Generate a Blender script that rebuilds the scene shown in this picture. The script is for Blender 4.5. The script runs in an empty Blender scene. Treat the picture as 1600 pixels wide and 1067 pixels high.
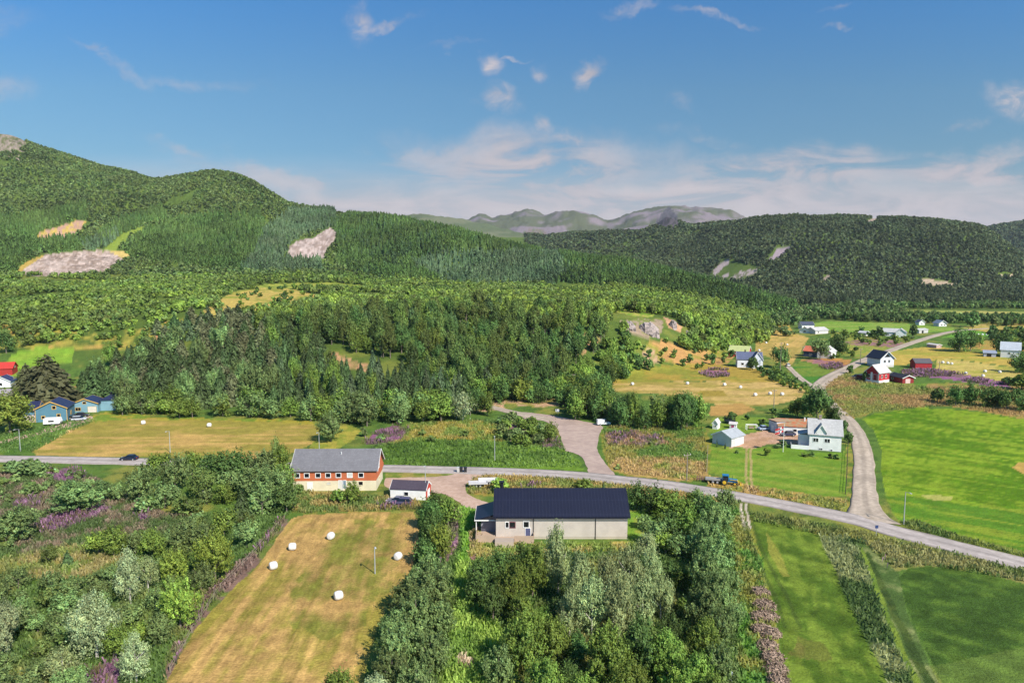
import bpy, math, random
import numpy as np
from mathutils import Matrix, Vector
SC = bpy.context.scene
rng = np.random.default_rng(7)
random.seed(7)
# ------------------------------------------------------------------ camera
H, F, PITCH = 50.0, 1081.0, math.radians(5.99)
CP, SP = math.cos(PITCH), math.sin(PITCH)
cam = bpy.data.cameras.new("camera"); cam.sensor_width = 36.0; cam.lens = 36 * F / 1600
cam.clip_start = 0.5; cam.clip_end = 30000
camo = bpy.data.objects.new("camera", cam); SC.collection.objects.link(camo)
camo.location = (0, 0, H); camo.rotation_euler = (math.pi / 2 - PITCH, 0, 0)
SC.camera = camo
# ------------------------------------------------------------------ light
SUN_EL = math.radians(41)
SHX, SHY = -0.62, 0.785                       # direction the shadows fall
sun = bpy.data.lights.new("sun", 'SUN'); sun.energy = 5.0; sun.angle = math.radians(0.5); sun.color = (1, 0.93, 0.82)
suno = bpy.data.objects.new("sun", sun); SC.collection.objects.link(suno)
sd = Vector((SHX * math.cos(SUN_EL), SHY * math.cos(SUN_EL), -math.sin(SUN_EL)))
suno.rotation_euler = sd.to_track_quat('-Z', 'Y').to_euler()
vs = SC.view_settings
vs.view_transform = 'Standard'; vs.look = 'None'; vs.gamma = 1; vs.use_curve_mapping = False; vs.exposure = 0.47
SC.cycles.max_bounces = 5; SC.cycles.diffuse_bounces = 2; SC.cycles.transmission_bounces = 3; SC.cycles.transparent_max_bounces = 4
SC.cycles.volume_bounces = 0; SC.cycles.use_denoising = True
SC.cycles.caustics_reflective = False; SC.cycles.caustics_refractive = False

def pxdir(u, v):
    k = (533.5 - v) / F; r = (u - 800) / F
    return np.array([r, CP + k * SP, -SP + k * CP])
def gno(u, v):
    d = pxdir(u, v); return d[0] / d[1], d[2] / d[1]

class NT:
    """tiny node helper"""
    def __init__(s, tree): s.t = tree; s.n = tree.nodes; s.l = tree.links
    def node(s, typ, **kw):
        n = s.n.new(typ)
        for k, v in kw.items(): setattr(n, k, v)
        return n
    def link(s, a, b): s.l.new(a, b)
    def m(s, op, a, b=None, c=None, clamp=False):
        n = s.n.new('ShaderNodeMath'); n.operation = op; n.use_clamp = clamp
        for i, x in enumerate((a, b, c)):
            if x is None: continue
            if isinstance(x, (int, float)): n.inputs[i].default_value = x
            else: s.l.new(x, n.inputs[i])
        return n.outputs[0]
    def mix(s, f, a, b, mode='MIX'):
        n = s.n.new('ShaderNodeMix'); n.data_type = 'RGBA'; n.blend_type = mode
        for i, x in ((0, f), (6, a), (7, b)):
            if isinstance(x, (int, float)): n.inputs[i].default_value = x
            elif isinstance(x, tuple): n.inputs[i].default_value = (*x[:3], 1)
            else: s.l.new(x, n.inputs[i])
        return n.outputs[2]
    def noise(s, vec, scale, detail=4, rough=0.55, dist=0.0):
        n = s.n.new('ShaderNodeTexNoise'); n.inputs['Scale'].default_value = scale
        n.inputs['Detail'].default_value = detail; n.inputs['Roughness'].default_value = rough
        n.inputs['Distortion'].default_value = dist
        if vec is not None: s.l.new(vec, n.inputs['Vector'])
        return n.outputs['Fac']
    def sstep(s, x, a, b):
        n = s.n.new('ShaderNodeMapRange'); n.interpolation_type = 'SMOOTHSTEP'
        n.inputs[1].default_value = a; n.inputs[2].default_value = b
        s.l.new(x, n.inputs[0]); return n.outputs[0]

# ------------------------------------------------------------------ sky
W = bpy.data.worlds.new("World"); SC.world = W; W.use_nodes = True
W.node_tree.nodes.clear(); N = NT(W.node_tree)
sky = N.node('ShaderNodeTexSky'); sky.sky_type = 'NISHITA'; sky.sun_disc = False
sky.sun_elevation = SUN_EL; sky.sun_rotation = math.atan2(-SHX, -SHY)
sky.altitude = 0; sky.air_density = 1.0; sky.dust_density = 0.7; sky.ozone_density = 2.2
tc = N.node('ShaderNodeTexCoord'); sx = N.node('ShaderNodeSeparateXYZ'); N.link(tc.outputs['Generated'], sx.inputs[0])
yy = N.m('MAXIMUM', sx.outputs[1], 0.05)
ga = N.m('DIVIDE', sx.outputs[0], yy); ge = N.m('DIVIDE', sx.outputs[2], yy)
cv = N.node('ShaderNodeCombineXYZ'); N.link(ga, cv.inputs[0]); N.link(ge, cv.inputs[1])
def stretched(kx, ky, off=0.0, rot=0.0):
    mp = N.node('ShaderNodeMapping'); mp.inputs['Scale'].default_value = (kx, ky, 1); mp.inputs['Location'].default_value = (off, off * 1.7, off)
    mp.inputs['Rotation'].default_value = (0, 0, rot); N.link(cv.outputs[0], mp.inputs[0]); return mp.outputs[0]
# warp for ragged cirrus
wn = N.noise(stretched(9, 9, 3.1), 1.0, 5, 0.6)
wn2 = N.noise(stretched(9, 9, 11.7), 1.0, 5, 0.6)
def blob(u, v, ru, rv, strength, ang=0.0, warp=0.10):
    a0, e0 = gno(u, v); sa, se = ru / F, rv / F
    da = N.m('ADD', N.m('SUBTRACT', ga, a0), N.m('MULTIPLY', N.m('SUBTRACT', wn, 0.5), warp))
    de = N.m('ADD', N.m('SUBTRACT', ge, e0), N.m('MULTIPLY', N.m('SUBTRACT', wn2, 0.5), warp))
    c, s_ = math.cos(ang), math.sin(ang)
    p = N.m('DIVIDE', N.m('ADD', N.m('MULTIPLY', da, c), N.m('MULTIPLY', de, s_)), sa)
    q = N.m('DIVIDE', N.m('SUBTRACT', N.m('MULTIPLY', de, c), N.m('MULTIPLY', da, s_)), se)
    r = N.m('SQRT', N.m('ADD', N.m('MULTIPLY', p, p), N.m('MULTIPLY', q, q)))
    return N.m('MULTIPLY', N.sstep(r, 1.15, 0.1), strength)
fine = N.noise(stretched(26, 40, 5.0, 0.3), 1.0, 6, 0.62, 0.8)
fine_s = N.sstep(fine, 0.36, 0.66)
acc = None
for b in [(760, 115, 26, 24, .75, 0.3), (800, 98, 34, 5, .4, 0.1), (772, 168, 38, 24, .62, -0.5), (842, 124, 15, 18, .5, 0.5), (915, 118, 34, 19, .8, 0.7),
          (560, 32, 30, 26, .55, 0.8), (600, 35, 55, 9, .5, 0.15), (850, 205, 26, 18, .6, -0.5), (900, 220, 60, 14, .5, -0.2),
          (1120, 28, 80, 7, .45, -0.12), (1308, 44, 26, 6, .35, 0.1), (1300, 10, 30, 6, .35, 0.1), (980, 6, 40, 10, .35, 0.1), (710, 74, 50, 6, .25, 0.0),
          (1590, 160, 48, 40, .95, -0.3), (1520, 195, 40, 8, .3, 0.1), (150, 80, 55, 9, .3, -0.5), (210, 115, 60, 11, .28, -0.45), (310, 130, 110, 14, .2, -0.1),
          (10, 140, 60, 25, .25, 0.1), (0, 40, 90, 20, .15, 0.3), (270, 240, 50, 12, .35, -0.3), (1060, 150, 12, 20, .18, 0.8), (1100, 210, 90, 14, .2, -0.2)]:
    x = blob(*b); acc = x if acc is None else N.m('MAXIMUM', acc, x)
cirrus = N.m('MULTIPLY', N.m('MULTIPLY', acc, 1.3), N.m('MULTIPLY_ADD', fine_s, 0.8, 0.2))
# cloud bank above the hills
bank = None
for b in [(830, 262, 300, 60, 1.0, 0.0, .10), (1240, 272, 300, 42, .95, -0.02, .10), (1520, 272, 260, 42, 1.0, -.02, .10), (690, 240, 120, 26, .7, 0.1, .1), (480, 290, 260, 42, .8, -.12, .12),
          (1050, 310, 700, 52, 1.0, 0, .08), (1700, 330, 500, 60, .9, 0, .08), (350, 330, 350, 50, .6, -0.1, .08)]:
    x = blob(*b); bank = x if bank is None else N.m('MAXIMUM', bank, x)
bn = N.noise(stretched(6, 22, 1.3), 1.0, 7, 0.6, 0.6)
bankf = N.m('MULTIPLY', bank, N.sstep(bn, 0.33, 0.53))
low = N.sstep(ge, gno(800, 232)[1], gno(800, 330)[1])
lowf = N.m('MULTIPLY', low, N.m('MULTIPLY_ADD', N.sstep(bn, 0.3, 0.6), 0.35, 0.6))
cl = N.m('MAXIMUM', N.m('MAXIMUM', cirrus, N.m('MULTIPLY', bankf, 0.95)), lowf)
cl = N.m('MINIMUM', cl, 0.92)
hs = N.node('ShaderNodeHueSaturation'); hs.inputs['Saturation'].default_value = 1.12; hs.inputs['Value'].default_value = 1.0
N.link(sky.outputs[0], hs.inputs['Color'])
ccol = N.mix(N.sstep(bn, .3, .7), (3.2, 3.1, 3.5), (4.7, 4.2, 4.3))
gr = N.node('ShaderNodeValToRGB'); N.link(N.m('MULTIPLY', ge, 2.0), gr.inputs[0])   # air colour: deep blue aloft, greyer near the hills
els = gr.color_ramp.elements; els[0].position = 0.0; els[0].color = (.55, .59, .63, 1); els[1].position = .86; els[1].color = (.36, .80, 1.06, 1)
for p_, c_ in ((.33, (.47, .62, .66, 1)), (.50, (.51, .71, .75, 1))):
    e_ = gr.color_ramp.elements.new(p_); e_.color = c_
skyb = N.mix(1.0, hs.outputs[0], gr.outputs[0], 'MULTIPLY')
skyc = N.mix(cl, skyb, ccol)
bg = N.node('ShaderNodeBackground'); bg.inputs['Strength'].default_value = 0.10
N.link(skyc, bg.inputs['Color'])
wo = N.node('ShaderNodeOutputWorld'); N.link(bg.outputs[0], wo.inputs[0])

# ------------------------------------------------------------------ helpers
def S(r, g, b, k=0.8):
    """picture colour -> albedo"""
    c = np.array([r, g, b], float) / 255
    c = np.where(c <= 0.04045, c / 12.92, ((c + 0.055) / 1.055) ** 2.4)
    return c * k
def _h(ix, iy, seed):
    h = (ix.astype(np.int64) * 374761393 + iy.astype(np.int64) * 668265263 + seed * 974634777) & 0xffffffff
    h = ((h ^ (h >> 13)) * 1274126177) & 0xffffffff
    h = (h ^ (h >> 16)) & 0xffff
    return h / 65535.0
def vn(x, y, seed=0):
    x0 = np.floor(x); y0 = np.floor(y); fx = x - x0; fy = y - y0
    fx = fx * fx * (3 - 2 * fx); fy = fy * fy * (3 - 2 * fy)
    a = _h(x0, y0, seed); b = _h(x0 + 1, y0, seed); c = _h(x0, y0 + 1, seed); d = _h(x0 + 1, y0 + 1, seed)
    return (a * (1 - fx) + b * fx) * (1 - fy) + (c * (1 - fx) + d * fx) * fy
def fbm(x, y, scale, seed=0, oct=4, rough=0.5):
    """0..1, mean .5"""
    x = np.asarray(x, float) / scale; y = np.asarray(y, float) / scale
    s = 0; a = 1; t = 0
    for i in range(oct):
        s = s + a * vn(x * 2 ** i + 17.3 * i, y * 2 ** i - 9.1 * i, seed + i); t += a; a *= rough
    return s / t
def sm(x, a, b):
    t = np.clip((x - a) / (b - a), 0, 1); return t * t * (3 - 2 * t)
def pip(px, py, poly):
    inside = np.zeros(px.shape, bool); n = len(poly)
    for i in range(n):
        x1, y1 = poly[i]; x2, y2 = poly[(i + 1) % n]
        if y1 == y2: continue
        c = ((y1 > py) != (y2 > py)) & (px < (x2 - x1) * (py - y1) / (y2 - y1) + x1)
        inside ^= c
    return inside
def strip(pts, w):
    """polyline -> polygon of full width w (same units)"""
    P = np.array(pts, float); T = np.gradient(P, axis=0); T /= np.linalg.norm(T, axis=1)[:, None]
    Nn = np.stack([-T[:, 1], T[:, 0]], 1)
    ww = np.broadcast_to(np.asarray(w, float), (len(P),))[:, None] / 2
    return [tuple(p) for p in P + Nn * ww] + [tuple(p) for p in (P - Nn * ww)[::-1]]

# ------------------------------------------------------------------ terrain
def zof(d, v):
    k = (533.5 - v) / F
    return H + d * (k * CP - SP) / (CP + k * SP)
def tof(u, d, z):
    return (u - 800) / F * (CP - (z - H) / d * SP)
PADX = 1.35
tin = (np.arange(-240, 1841, 2.0) - 800) / F
tg = np.concatenate([np.linspace(-PADX, tin[0], 24)[:-1], tin, np.linspace(tin[-1], PADX, 24)[1:]])
vrow = np.arange(1500, 560, -2.2)
ddn = np.array([(H - 0) * (CP + ((533.5 - v) / F) * SP) / (SP - ((533.5 - v) / F) * CP) for v in vrow])
Yg = np.concatenate([[12, 18, 24], ddn[ddn > 28], ddn[-1] * 1.0105 ** np.arange(1, 310)])
Yg = Yg[Yg < 7400]
def L(pts, zmode=False):
    D, Z, T = [], [], []
    for u, d, v in pts:
        z = v if zmode else zof(d, v)
        D.append(d); Z.append(z); T.append(tof(u, d, z))
    o = np.argsort(T); T = np.array(T)[o]
    d = np.interp(tg, T, np.array(D)[o]); z = np.interp(tg, T, np.array(Z)[o])
    return d, z
LAY = [
    (np.full(len(tg), 10.0), np.zeros(len(tg))),
    L([(-300, 330, 0), (0, 320, 0), (200, 290, 0), (400, 246, 0), (600, 238, 0), (800, 246, 0), (900, 270, 0), (1000, 318, 0), (1100, 350, 0), (1180, 430, 0), (1300, 640, 0), (1500, 700, 0), (1900, 700, 0)], True),
    L([(-300, 450, 492), (0, 450, 490), (200, 450, 482), (400, 430, 480), (600, 415, 484), (800, 415, 482), (920, 412, 486), (1000, 418, 491), (1050, 430, 496), (1100, 450, 507)]) ,
    L([(-300, 600, 455), (0, 600, 455), (200, 590, 452), (400, 580, 458), (600, 600, 458), (800, 600, 462), (1000, 600, 472), (1150, 600, 492)]),
    L([(-300, 750, 425), (0, 750, 427), (200, 760, 427), (400, 790, 427), (600, 800, 440), (800, 790, 448), (1000, 720, 455), (1150, 680, 480)]),
    L([(-300, 1800, 185), (-100, 1760, 200), (-20, 1710, 214), (20, 1700, 219), (50, 1680, 233), (120, 1650, 254), (160, 1630, 265), (200, 1610, 273), (235, 1590, 285), (255, 1575, 288), (290, 1550, 279), (330, 1510, 271), (365, 1480, 276), (400, 1450, 291), (450, 1400, 321), (500, 1360, 330), (550, 1280, 340), (600, 1170, 343), (640, 1130, 350), (700, 1090, 361), (760, 1060, 376), (800, 1035, 387), (850, 1010, 399), (940, 970, 410), (1050, 900, 432), (1150, 800, 458), (1210, 730, 478)]),
    L([(-300, 2100, 300), (0, 2000, 300), (200, 2000, 330), (400, 1900, 370), (600, 1800, 400), (800, 1600, 410), (1000, 1300, 430), (1100, 1150, 462), (1200, 1020, 471), (1300, 1020, 471.5), (1500, 1000, 473), (1900, 1000, 473)]),
    L([(-300, 2600, 320), (400, 2600, 350), (600, 3000, 348), (660, 3000, 341), (700, 2950, 345), (750, 2850, 356), (800, 2700, 366), (850, 2500, 372), (900, 2350, 366), (950, 2250, 364), (1000, 2150, 364), (1045, 2100, 352), (1080, 2050, 356), (1110, 1950, 352), (1150, 1800, 349), (1190, 1730, 343), (1250, 1680, 341), (1330, 1640, 340), (1400, 1620, 344), (1470, 1600, 348), (1530, 1580, 356), (1550, 1560, 366), (1590, 1500, 398), (1650, 1450, 425), (1800, 1400, 440)]),
    L([(-300, 4000, 370), (600, 4200, 380), (800, 4100, 385), (1000, 3800, 390), (1150, 3500, 390), (1400, 2300, 420), (1550, 2000, 430), (1900, 2000, 440)]),
    L([(-300, 6000, 380), (600, 6000, 372), (650, 6000, 366), (700, 6000, 356), (736, 6000, 349), (752, 6000, 338), (766, 6000, 347), (790, 6000, 340), (826, 6000, 331), (852, 6000, 340), (880, 5900, 334), (905, 5900, 333), (935, 5900, 343), (950, 5800, 348), (975, 5700, 341), (1010, 5600, 331), (1050, 5600, 323), (1100, 5500, 325), (1150, 5400, 339), (1200, 5200, 362), (1300, 5000, 380), (1450, 3600, 372), (1530, 3000, 358), (1560, 2900, 353), (1600, 2900, 347), (1750, 2900, 338), (1900, 2900, 345)]),
    L([(-300, 7800, 400), (1900, 7800, 400)]),
]
# the valley floor east of the hillock stays level
vt = np.clip((tg - tof(1090, 500, 0)) / (tof(1235, 500, 0) - tof(1090, 500, 0)), 0, 1); vt = vt * vt * (3 - 2 * vt)
vt2 = np.clip((tg - tof(1170, 700, 0)) / (tof(1275, 700, 0) - tof(1170, 700, 0)), 0, 1); vt2 = vt2 * vt2 * (3 - 2 * vt2)
LAY[2] = (LAY[2][0] * (1 - vt) + 690 * vt, LAY[2][1] * (1 - vt) + 0.0 * vt)
LAY[3] = (LAY[3][0] * (1 - vt) + 740 * vt, LAY[3][1] * (1 - vt) + 0.0 * vt)
LAY[4] = (LAY[4][0] * (1 - vt2) + 820 * vt2, LAY[4][1] * (1 - vt2) + 0.5 * vt2)
LAY[5] = (LAY[5][0] * (1 - vt2) + 900 * vt2, LAY[5][1] * (1 - vt2) + 1.0 * vt2)
DK = np.array([l[0] for l in LAY]); ZK = np.array([l[1] for l in LAY])
for k in range(1, len(DK)): DK[k] = np.maximum(DK[k], DK[k - 1] * 1.03 + 4)
kern = np.exp(-0.5 * (np.arange(-9, 10) / 3.2) ** 2); kern /= kern.sum()
def smooth(a): return np.convolve(np.pad(a, 9, mode='edge'), kern, mode='valid')
DK = np.array([smooth(a) for a in DK]); ZK = np.array([smooth(a) for a in ZK])
dl = np.diff(ZK, axis=0) / np.diff(DK, axis=0); hh = np.diff(DK, axis=0)
MK = np.zeros_like(ZK)
w1 = 2 * hh[1:] + hh[:-1]; w2 = hh[1:] + 2 * hh[:-1]
same = dl[1:] * dl[:-1] > 0
with np.errstate(divide='ignore', invalid='ignore'):
    MK[1:-1] = np.where(same, (w1 + w2) / (w1 / dl[:-1] + w2 / dl[1:]), 0)
nt, ny = len(tg), len(Yg)
ZG = np.zeros((ny, nt))
for k in range(len(DK) - 1):
    h_ = hh[k][None]; s_ = (Yg[:, None] - DK[k][None]) / h_
    m = (s_ >= 0) & (s_ < 1)
    s_ = np.clip(s_, 0, 1)
    z = (2 * s_ ** 3 - 3 * s_ ** 2 + 1) * ZK[k] + (s_ ** 3 - 2 * s_ ** 2 + s_) * h_ * MK[k] + (-2 * s_ ** 3 + 3 * s_ ** 2) * ZK[k + 1] + (s_ ** 3 - s_ ** 2) * h_ * MK[k + 1]
    ZG = np.where(m, z, ZG)
XG = tg[None] * Yg[:, None]; YG = np.broadcast_to(Yg[:, None], XG.shape)
amp = sm(YG, DK[1][None] + 0, DK[1][None] + 160)
rise = np.clip(ZG / 60, 0, 1)
ZG = ZG + amp * rise * ((fbm(XG, YG, 90, 3, 4) - .5) * 11)
ZG += amp * np.clip(ZG / 25, 0, 1) * (fbm(XG, YG, 28, 5, 3) - .5) * 3.5
far = sm(YG, 1900, 3600)
ridg = 1 - np.abs(2 * fbm(XG, YG, 700, 11, 6, .55) - 1)
ZG += far * ((ridg - .75) * 95 + (fbm(XG, YG, 150, 13, 5, .62) - .5) * 60) * sm(ZG, -50, 200) * np.where(XG / YG > 0.66, 0.25, 1)
# jagged knoll on the far ridge
kx, ky = tof(1043, 2080, 150) * 2080, 2080
ZG += 22 * np.exp(-(((XG - kx) / 36) ** 2 + ((YG - ky) / 60) ** 2)) * (0.7 + 0.8 * fbm(XG, YG, 22, 21, 3))
# projected position of every vertex
_yc = (YG * SP + (ZG - H) * CP); _zc = (YG * CP - (ZG - H) * SP)
UG = 800 + F * XG / _zc; VG = 533.5 - F * _yc / _zc
EL = (ZG - H) / YG
RUN = np.maximum.accumulate(EL, axis=0)
def _idx(x, y):
    t = x / y
    i = np.clip(np.searchsorted(tg, t) - 1, 0, nt - 2); j = np.clip(np.searchsorted(Yg, y) - 1, 0, ny - 2)
    fi = np.clip((t - tg[i]) / (tg[i + 1] - tg[i]), 0, 1); fj = np.clip((y - Yg[j]) / (Yg[j + 1] - Yg[j]), 0, 1)
    return i, j, fi, fj
def bil(A, x, y):
    x = np.asarray(x, float); y = np.asarray(y, float)
    i, j, fi, fj = _idx(x, y)
    if A.ndim == 3: fi = fi[..., None]; fj = fj[..., None]
    return (A[j, i] * (1 - fi) + A[j, i + 1] * fi) * (1 - fj) + (A[j + 1, i] * (1 - fi) + A[j + 1, i + 1] * fi) * fj
def height(x, y): return bil(ZG, x, y)
def proj(x, y, z):
    yc = y * SP + (z - H) * CP; zc = y * CP - (z - H) * SP
    return 800 + F * x / zc, 533.5 - F * yc / zc
def visible(x, y, top, eps=0.0):
    i, j, fi, fj = _idx(x, y)
    return (top - H) / y > RUN[np.maximum(j - 1, 0), i] - eps
def ground(u, v):
    """where the sight line through (u, v) meets the terrain"""
    d = pxdir(u, v); t = d[0] / d[1]
    i = int(np.clip(np.searchsorted(tg, t) - 1, 0, nt - 2)); f = (t - tg[i]) / (tg[i + 1] - tg[i])
    col = ZG[:, i] * (1 - f) + ZG[:, i + 1] * f
    zr = H + Yg * d[2] / d[1]
    below = np.nonzero(zr <= col)[0]
    j = below[0] if len(below) else ny - 1
    if j == 0: y = Yg[0]
    else:
        a = zr[j - 1] - col[j - 1]; b = zr[j] - col[j]
        y = Yg[j - 1] + (Yg[j] - Yg[j - 1]) * (a / (a - b) if a != b else 0)
    return np.array([t * y, y, float(height(t * y, y))])
def gpoly(pts): return [tuple(ground(*p)[:2]) for p in pts]
def mpp(y): return y / F      # metres per photo pixel at depth y
# ------------------------------------------------------------------ ground colours (what grows or lies there)
C = np.zeros((ny, nt, 3))
UW = UG + (fbm(XG, YG, 5, 31, 3) - .5) * 5 * np.clip(150 / YG, .25, 1.6)
VW = VG + (fbm(XG, YG, 5, 37, 3) - .5) * 4 * np.clip(150 / YG, .25, 1.6)
n1 = fbm(XG, YG, 14, 41, 4, .6); n2 = fbm(XG, YG, 3.2, 43, 3, .6); n3 = fbm(XG, YG, 60, 47, 3); n4 = fbm(XG, YG, 1.1, 49, 2, .6)
def lerp(a, b, t): return a * (1 - t[..., None]) + b * t[..., None]
G_ROUGH, G_DARK, G_YEL, G_LUSH = S(96, 124, 52), S(62, 92, 40), S(160, 150, 72), S(112, 150, 48)
HILL = S(88, 108, 46)
C[:] = lerp(lerp(np.array(G_ROUGH), np.array(G_YEL), sm(n1, .5, .68) * .65), np.array(G_DARK), sm(n2, .52, .68) * .6)
hillm = sm(YG, DK[1][None] + 20, DK[1][None] + 70)
hc = lerp(np.array(HILL), np.array(S(104, 120, 50)), sm(n1, .5, .66) * .7)
hc = lerp(hc, np.array(S(152, 150, 72)), sm(n1 * .5 + n3 * .5, .56, .66) * .35 * sm(1000 - YG, 0, 400))
C = lerp(C, hc, hillm)
def paint(poly, col, col2=None, n=None, lo=.45, hi=.6, amt=1.0, amt2=1.0, warp=1.0, feather=None, grain=.25):
    P = np.array(poly, float); u0, v0 = P.min(0) - 8; u1, v1 = P.max(0) + 8
    m = (UG > u0) & (UG < u1) & (VG > v0) & (VG < v1)
    jj, ii = np.nonzero(m)
    if len(jj) == 0: return
    uu = UG[jj, ii] + (UW[jj, ii] - UG[jj, ii]) * warp; vv = VG[jj, ii] + (VW[jj, ii] - VG[jj, ii]) * warp
    k = pip(uu, vv, poly); jj, ii = jj[k], ii[k]
    c = np.broadcast_to(np.array(col), (len(jj), 3)).copy()
    if col2 is not None:
        nn = (n1 if n is None else n)[jj, ii]
        c = lerp(c, np.array(col2), sm(nn, lo, hi) * amt2)
    c *= (1 + grain * (n2[jj, ii] - .5) * 2 * .6 + grain * (n4[jj, ii] - .5) * 2 * .6)[:, None]
    a = amt
    if feather is not None: a = amt * sm(feather[jj, ii], .4, .6)
    a = np.broadcast_to(np.asarray(a, float), (len(jj),))
    C[jj, ii] = lerp(C[jj, ii], c, a)
def stripes(p0, p1, wl, seed, long=40):
    a = ground(*p0)[:2]; b = ground(*p1)[:2]; d = (b - a) / np.linalg.norm(b - a)
    s = (XG - a[0]) * -d[1] + (YG - a[1]) * d[0]; l = (XG - a[0]) * d[0] + (YG - a[1]) * d[1]
    s = s + (fbm(XG, YG, 12, seed + 5, 2) - .5) * 1.5
    return .55 * fbm(s, l / long * wl, wl, seed, 3, .6) + .45 * n1
TAN, OLV = S(182, 156, 92), S(122, 128, 52)
ORANGE, PINK, GRAVEL = S(178, 134, 70), S(160, 104, 138), S(190, 172, 156)
BRIGHT = S(88, 150, 38)
# --- far mountains and hills
rock, fell = S(150, 136, 140, .62), S(104, 108, 78, .62)
fm = YG > 3300
fc = lerp(np.array(fell), np.array(rock), sm(fbm(XG, YG, 260, 61, 4, .6), .42, .55))
C[fm] = fc[fm]
ridge = (YG > 2350) & (YG < 3300) & (UG < 860)
C[ridge] = lerp(np.array(S(116, 120, 92)), np.array(S(98, 108, 78)), sm(fbm(XG, YG, 120, 63, 3), .45, .6))[ridge]
fr = (YG > 2000) & (YG < 3300) & (UG > 1460)
C[fr] = S(50, 70, 44)
paint([(-80, 195), (30, 205), (50, 228), (36, 240), (10, 246), (-100, 246)], S(158, 142, 128), S(104, 108, 66), n=n2, lo=.45, hi=.6)
for p in [[(130, 253), (140, 247), (145, 256), (133, 260)], [(20, 245), (30, 242), (32, 250), (22, 252)], [(85, 258), (95, 258), (92, 263), (84, 262)]]:
    paint(p, S(168, 152, 134))
# knoll, scree and clearings of the right hill
paint([(1020, 356), (1030, 338), (1045, 322), (1058, 338), (1062, 356), (1045, 360)], S(92, 84, 90), S(60, 60, 60), n=n2)
paint([(815, 366), (828, 358), (848, 358), (858, 368), (835, 373)], S(128, 112, 104), S(90, 100, 64), n=n2)
paint([(1112, 424), (1126, 412), (1136, 405), (1142, 408), (1128, 420), (1118, 430)], S(186, 168, 164))
paint([(1128, 430), (1140, 424), (1138, 432), (1130, 434)], S(186, 168, 164))
paint([(1140, 436), (1156, 424), (1184, 420), (1180, 430), (1160, 432), (1148, 438)], S(186, 168, 164), S(120, 120, 90), n=n2)
paint([(1198, 408), (1210, 396), (1217, 386), (1221, 389), (1234, 387), (1224, 398), (1212, 407)], S(160, 144, 150))
paint([(1432, 440), (1440, 436), (1470, 438), (1496, 444), (1490, 448), (1450, 446)], S(186, 164, 138))
paint([(1556, 432), (1566, 429), (1568, 434), (1558, 437)], S(200, 176, 150)); paint([(1572, 430), (1582, 428), (1582, 433), (1574, 434)], S(200, 176, 150))
paint([(1355, 344), (1368, 341), (1372, 345), (1358, 349)], S(170, 150, 136)); paint([(1282, 438), (1296, 428), (1300, 432), (1286, 441)], S(150, 136, 120))
# clear cuts on the left hill
cutn = .5 * fbm(XG, YG, 5, 71, 3, .7) + .5 * stripes((30, 420), (60, 395), 6, 72, 30)
spk = 1 + .9 * (fbm(XG, YG, 3.5, 75, 2, .7) - .5)
paint([(18, 428), (42, 408), (70, 398), (130, 392), (190, 392), (206, 403), (178, 412), (172, 424), (120, 428), (60, 432)], S(198, 176, 162), S(160, 138, 122), n=cutn, lo=.42, hi=.58, warp=.8, grain=.5)
mC = (YG > 600) & (YG < 1700) & (UG < 530) & (UG > 10); C[mC] *= spk[mC][:, None]
paint([(18, 428), (42, 408), (70, 398), (66, 402), (44, 416), (24, 432)], S(190, 160, 80))
paint([(172, 393), (190, 391), (208, 402), (192, 404), (184, 400)], S(214, 186, 110))
paint([(50, 374), (64, 362), (100, 352), (122, 344), (134, 346), (128, 358), (104, 372), (70, 376)], S(192, 152, 130), S(196, 168, 88), n=n2)
paint([(449, 402), (452, 384), (470, 374), (490, 372), (504, 362), (516, 356), (526, 362), (522, 376), (510, 390), (506, 405), (480, 404)], S(198, 178, 168), S(156, 136, 124), n=cutn, lo=.42, hi=.58, warp=.8, grain=.5)
paint([(154, 376), (160, 344), (158, 362), (160, 378)], S(190, 180, 100))
paint([(158, 394), (190, 366), (226, 352), (230, 358), (200, 372), (180, 392)], S(134, 152, 60))
# dry meadows on the slope
paint([(318, 486), (345, 466), (372, 454), (440, 447), (500, 462), (503, 470), (450, 478), (395, 492), (330, 500)], S(198, 172, 90), S(150, 150, 62), lo=.46, hi=.58)
paint([(380, 450), (420, 444), (520, 440), (600, 448), (560, 456), (480, 452)], S(160, 164, 70), S(120, 136, 50))
paint([(-80, 512), (60, 506), (140, 520), (230, 512), (310, 488), (330, 500), (280, 526), (240, 545), (130, 545), (0, 552), (-80, 556)], S(172, 160, 70), S(196, 160, 84), lo=.5, hi=.6, feather=n1 * .6 + n2 * .4 + .04)
paint([(240, 520), (252, 512), (254, 535), (244, 540)], S(194, 140, 100))
paint([(-80, 596), (0, 580), (20, 552), (60, 542), (116, 544), (112, 566), (70, 572), (30, 588)], S(132, 168, 54), S(146, 172, 60), n=stripes((30, 560), (110, 546), 5, 73))
paint([(800, 462), (830, 456), (880, 453), (880, 458), (830, 463)], S(184, 174, 84)); paint([(600, 430), (612, 420), (640, 424), (620, 432)], S(176, 180, 100))
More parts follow.
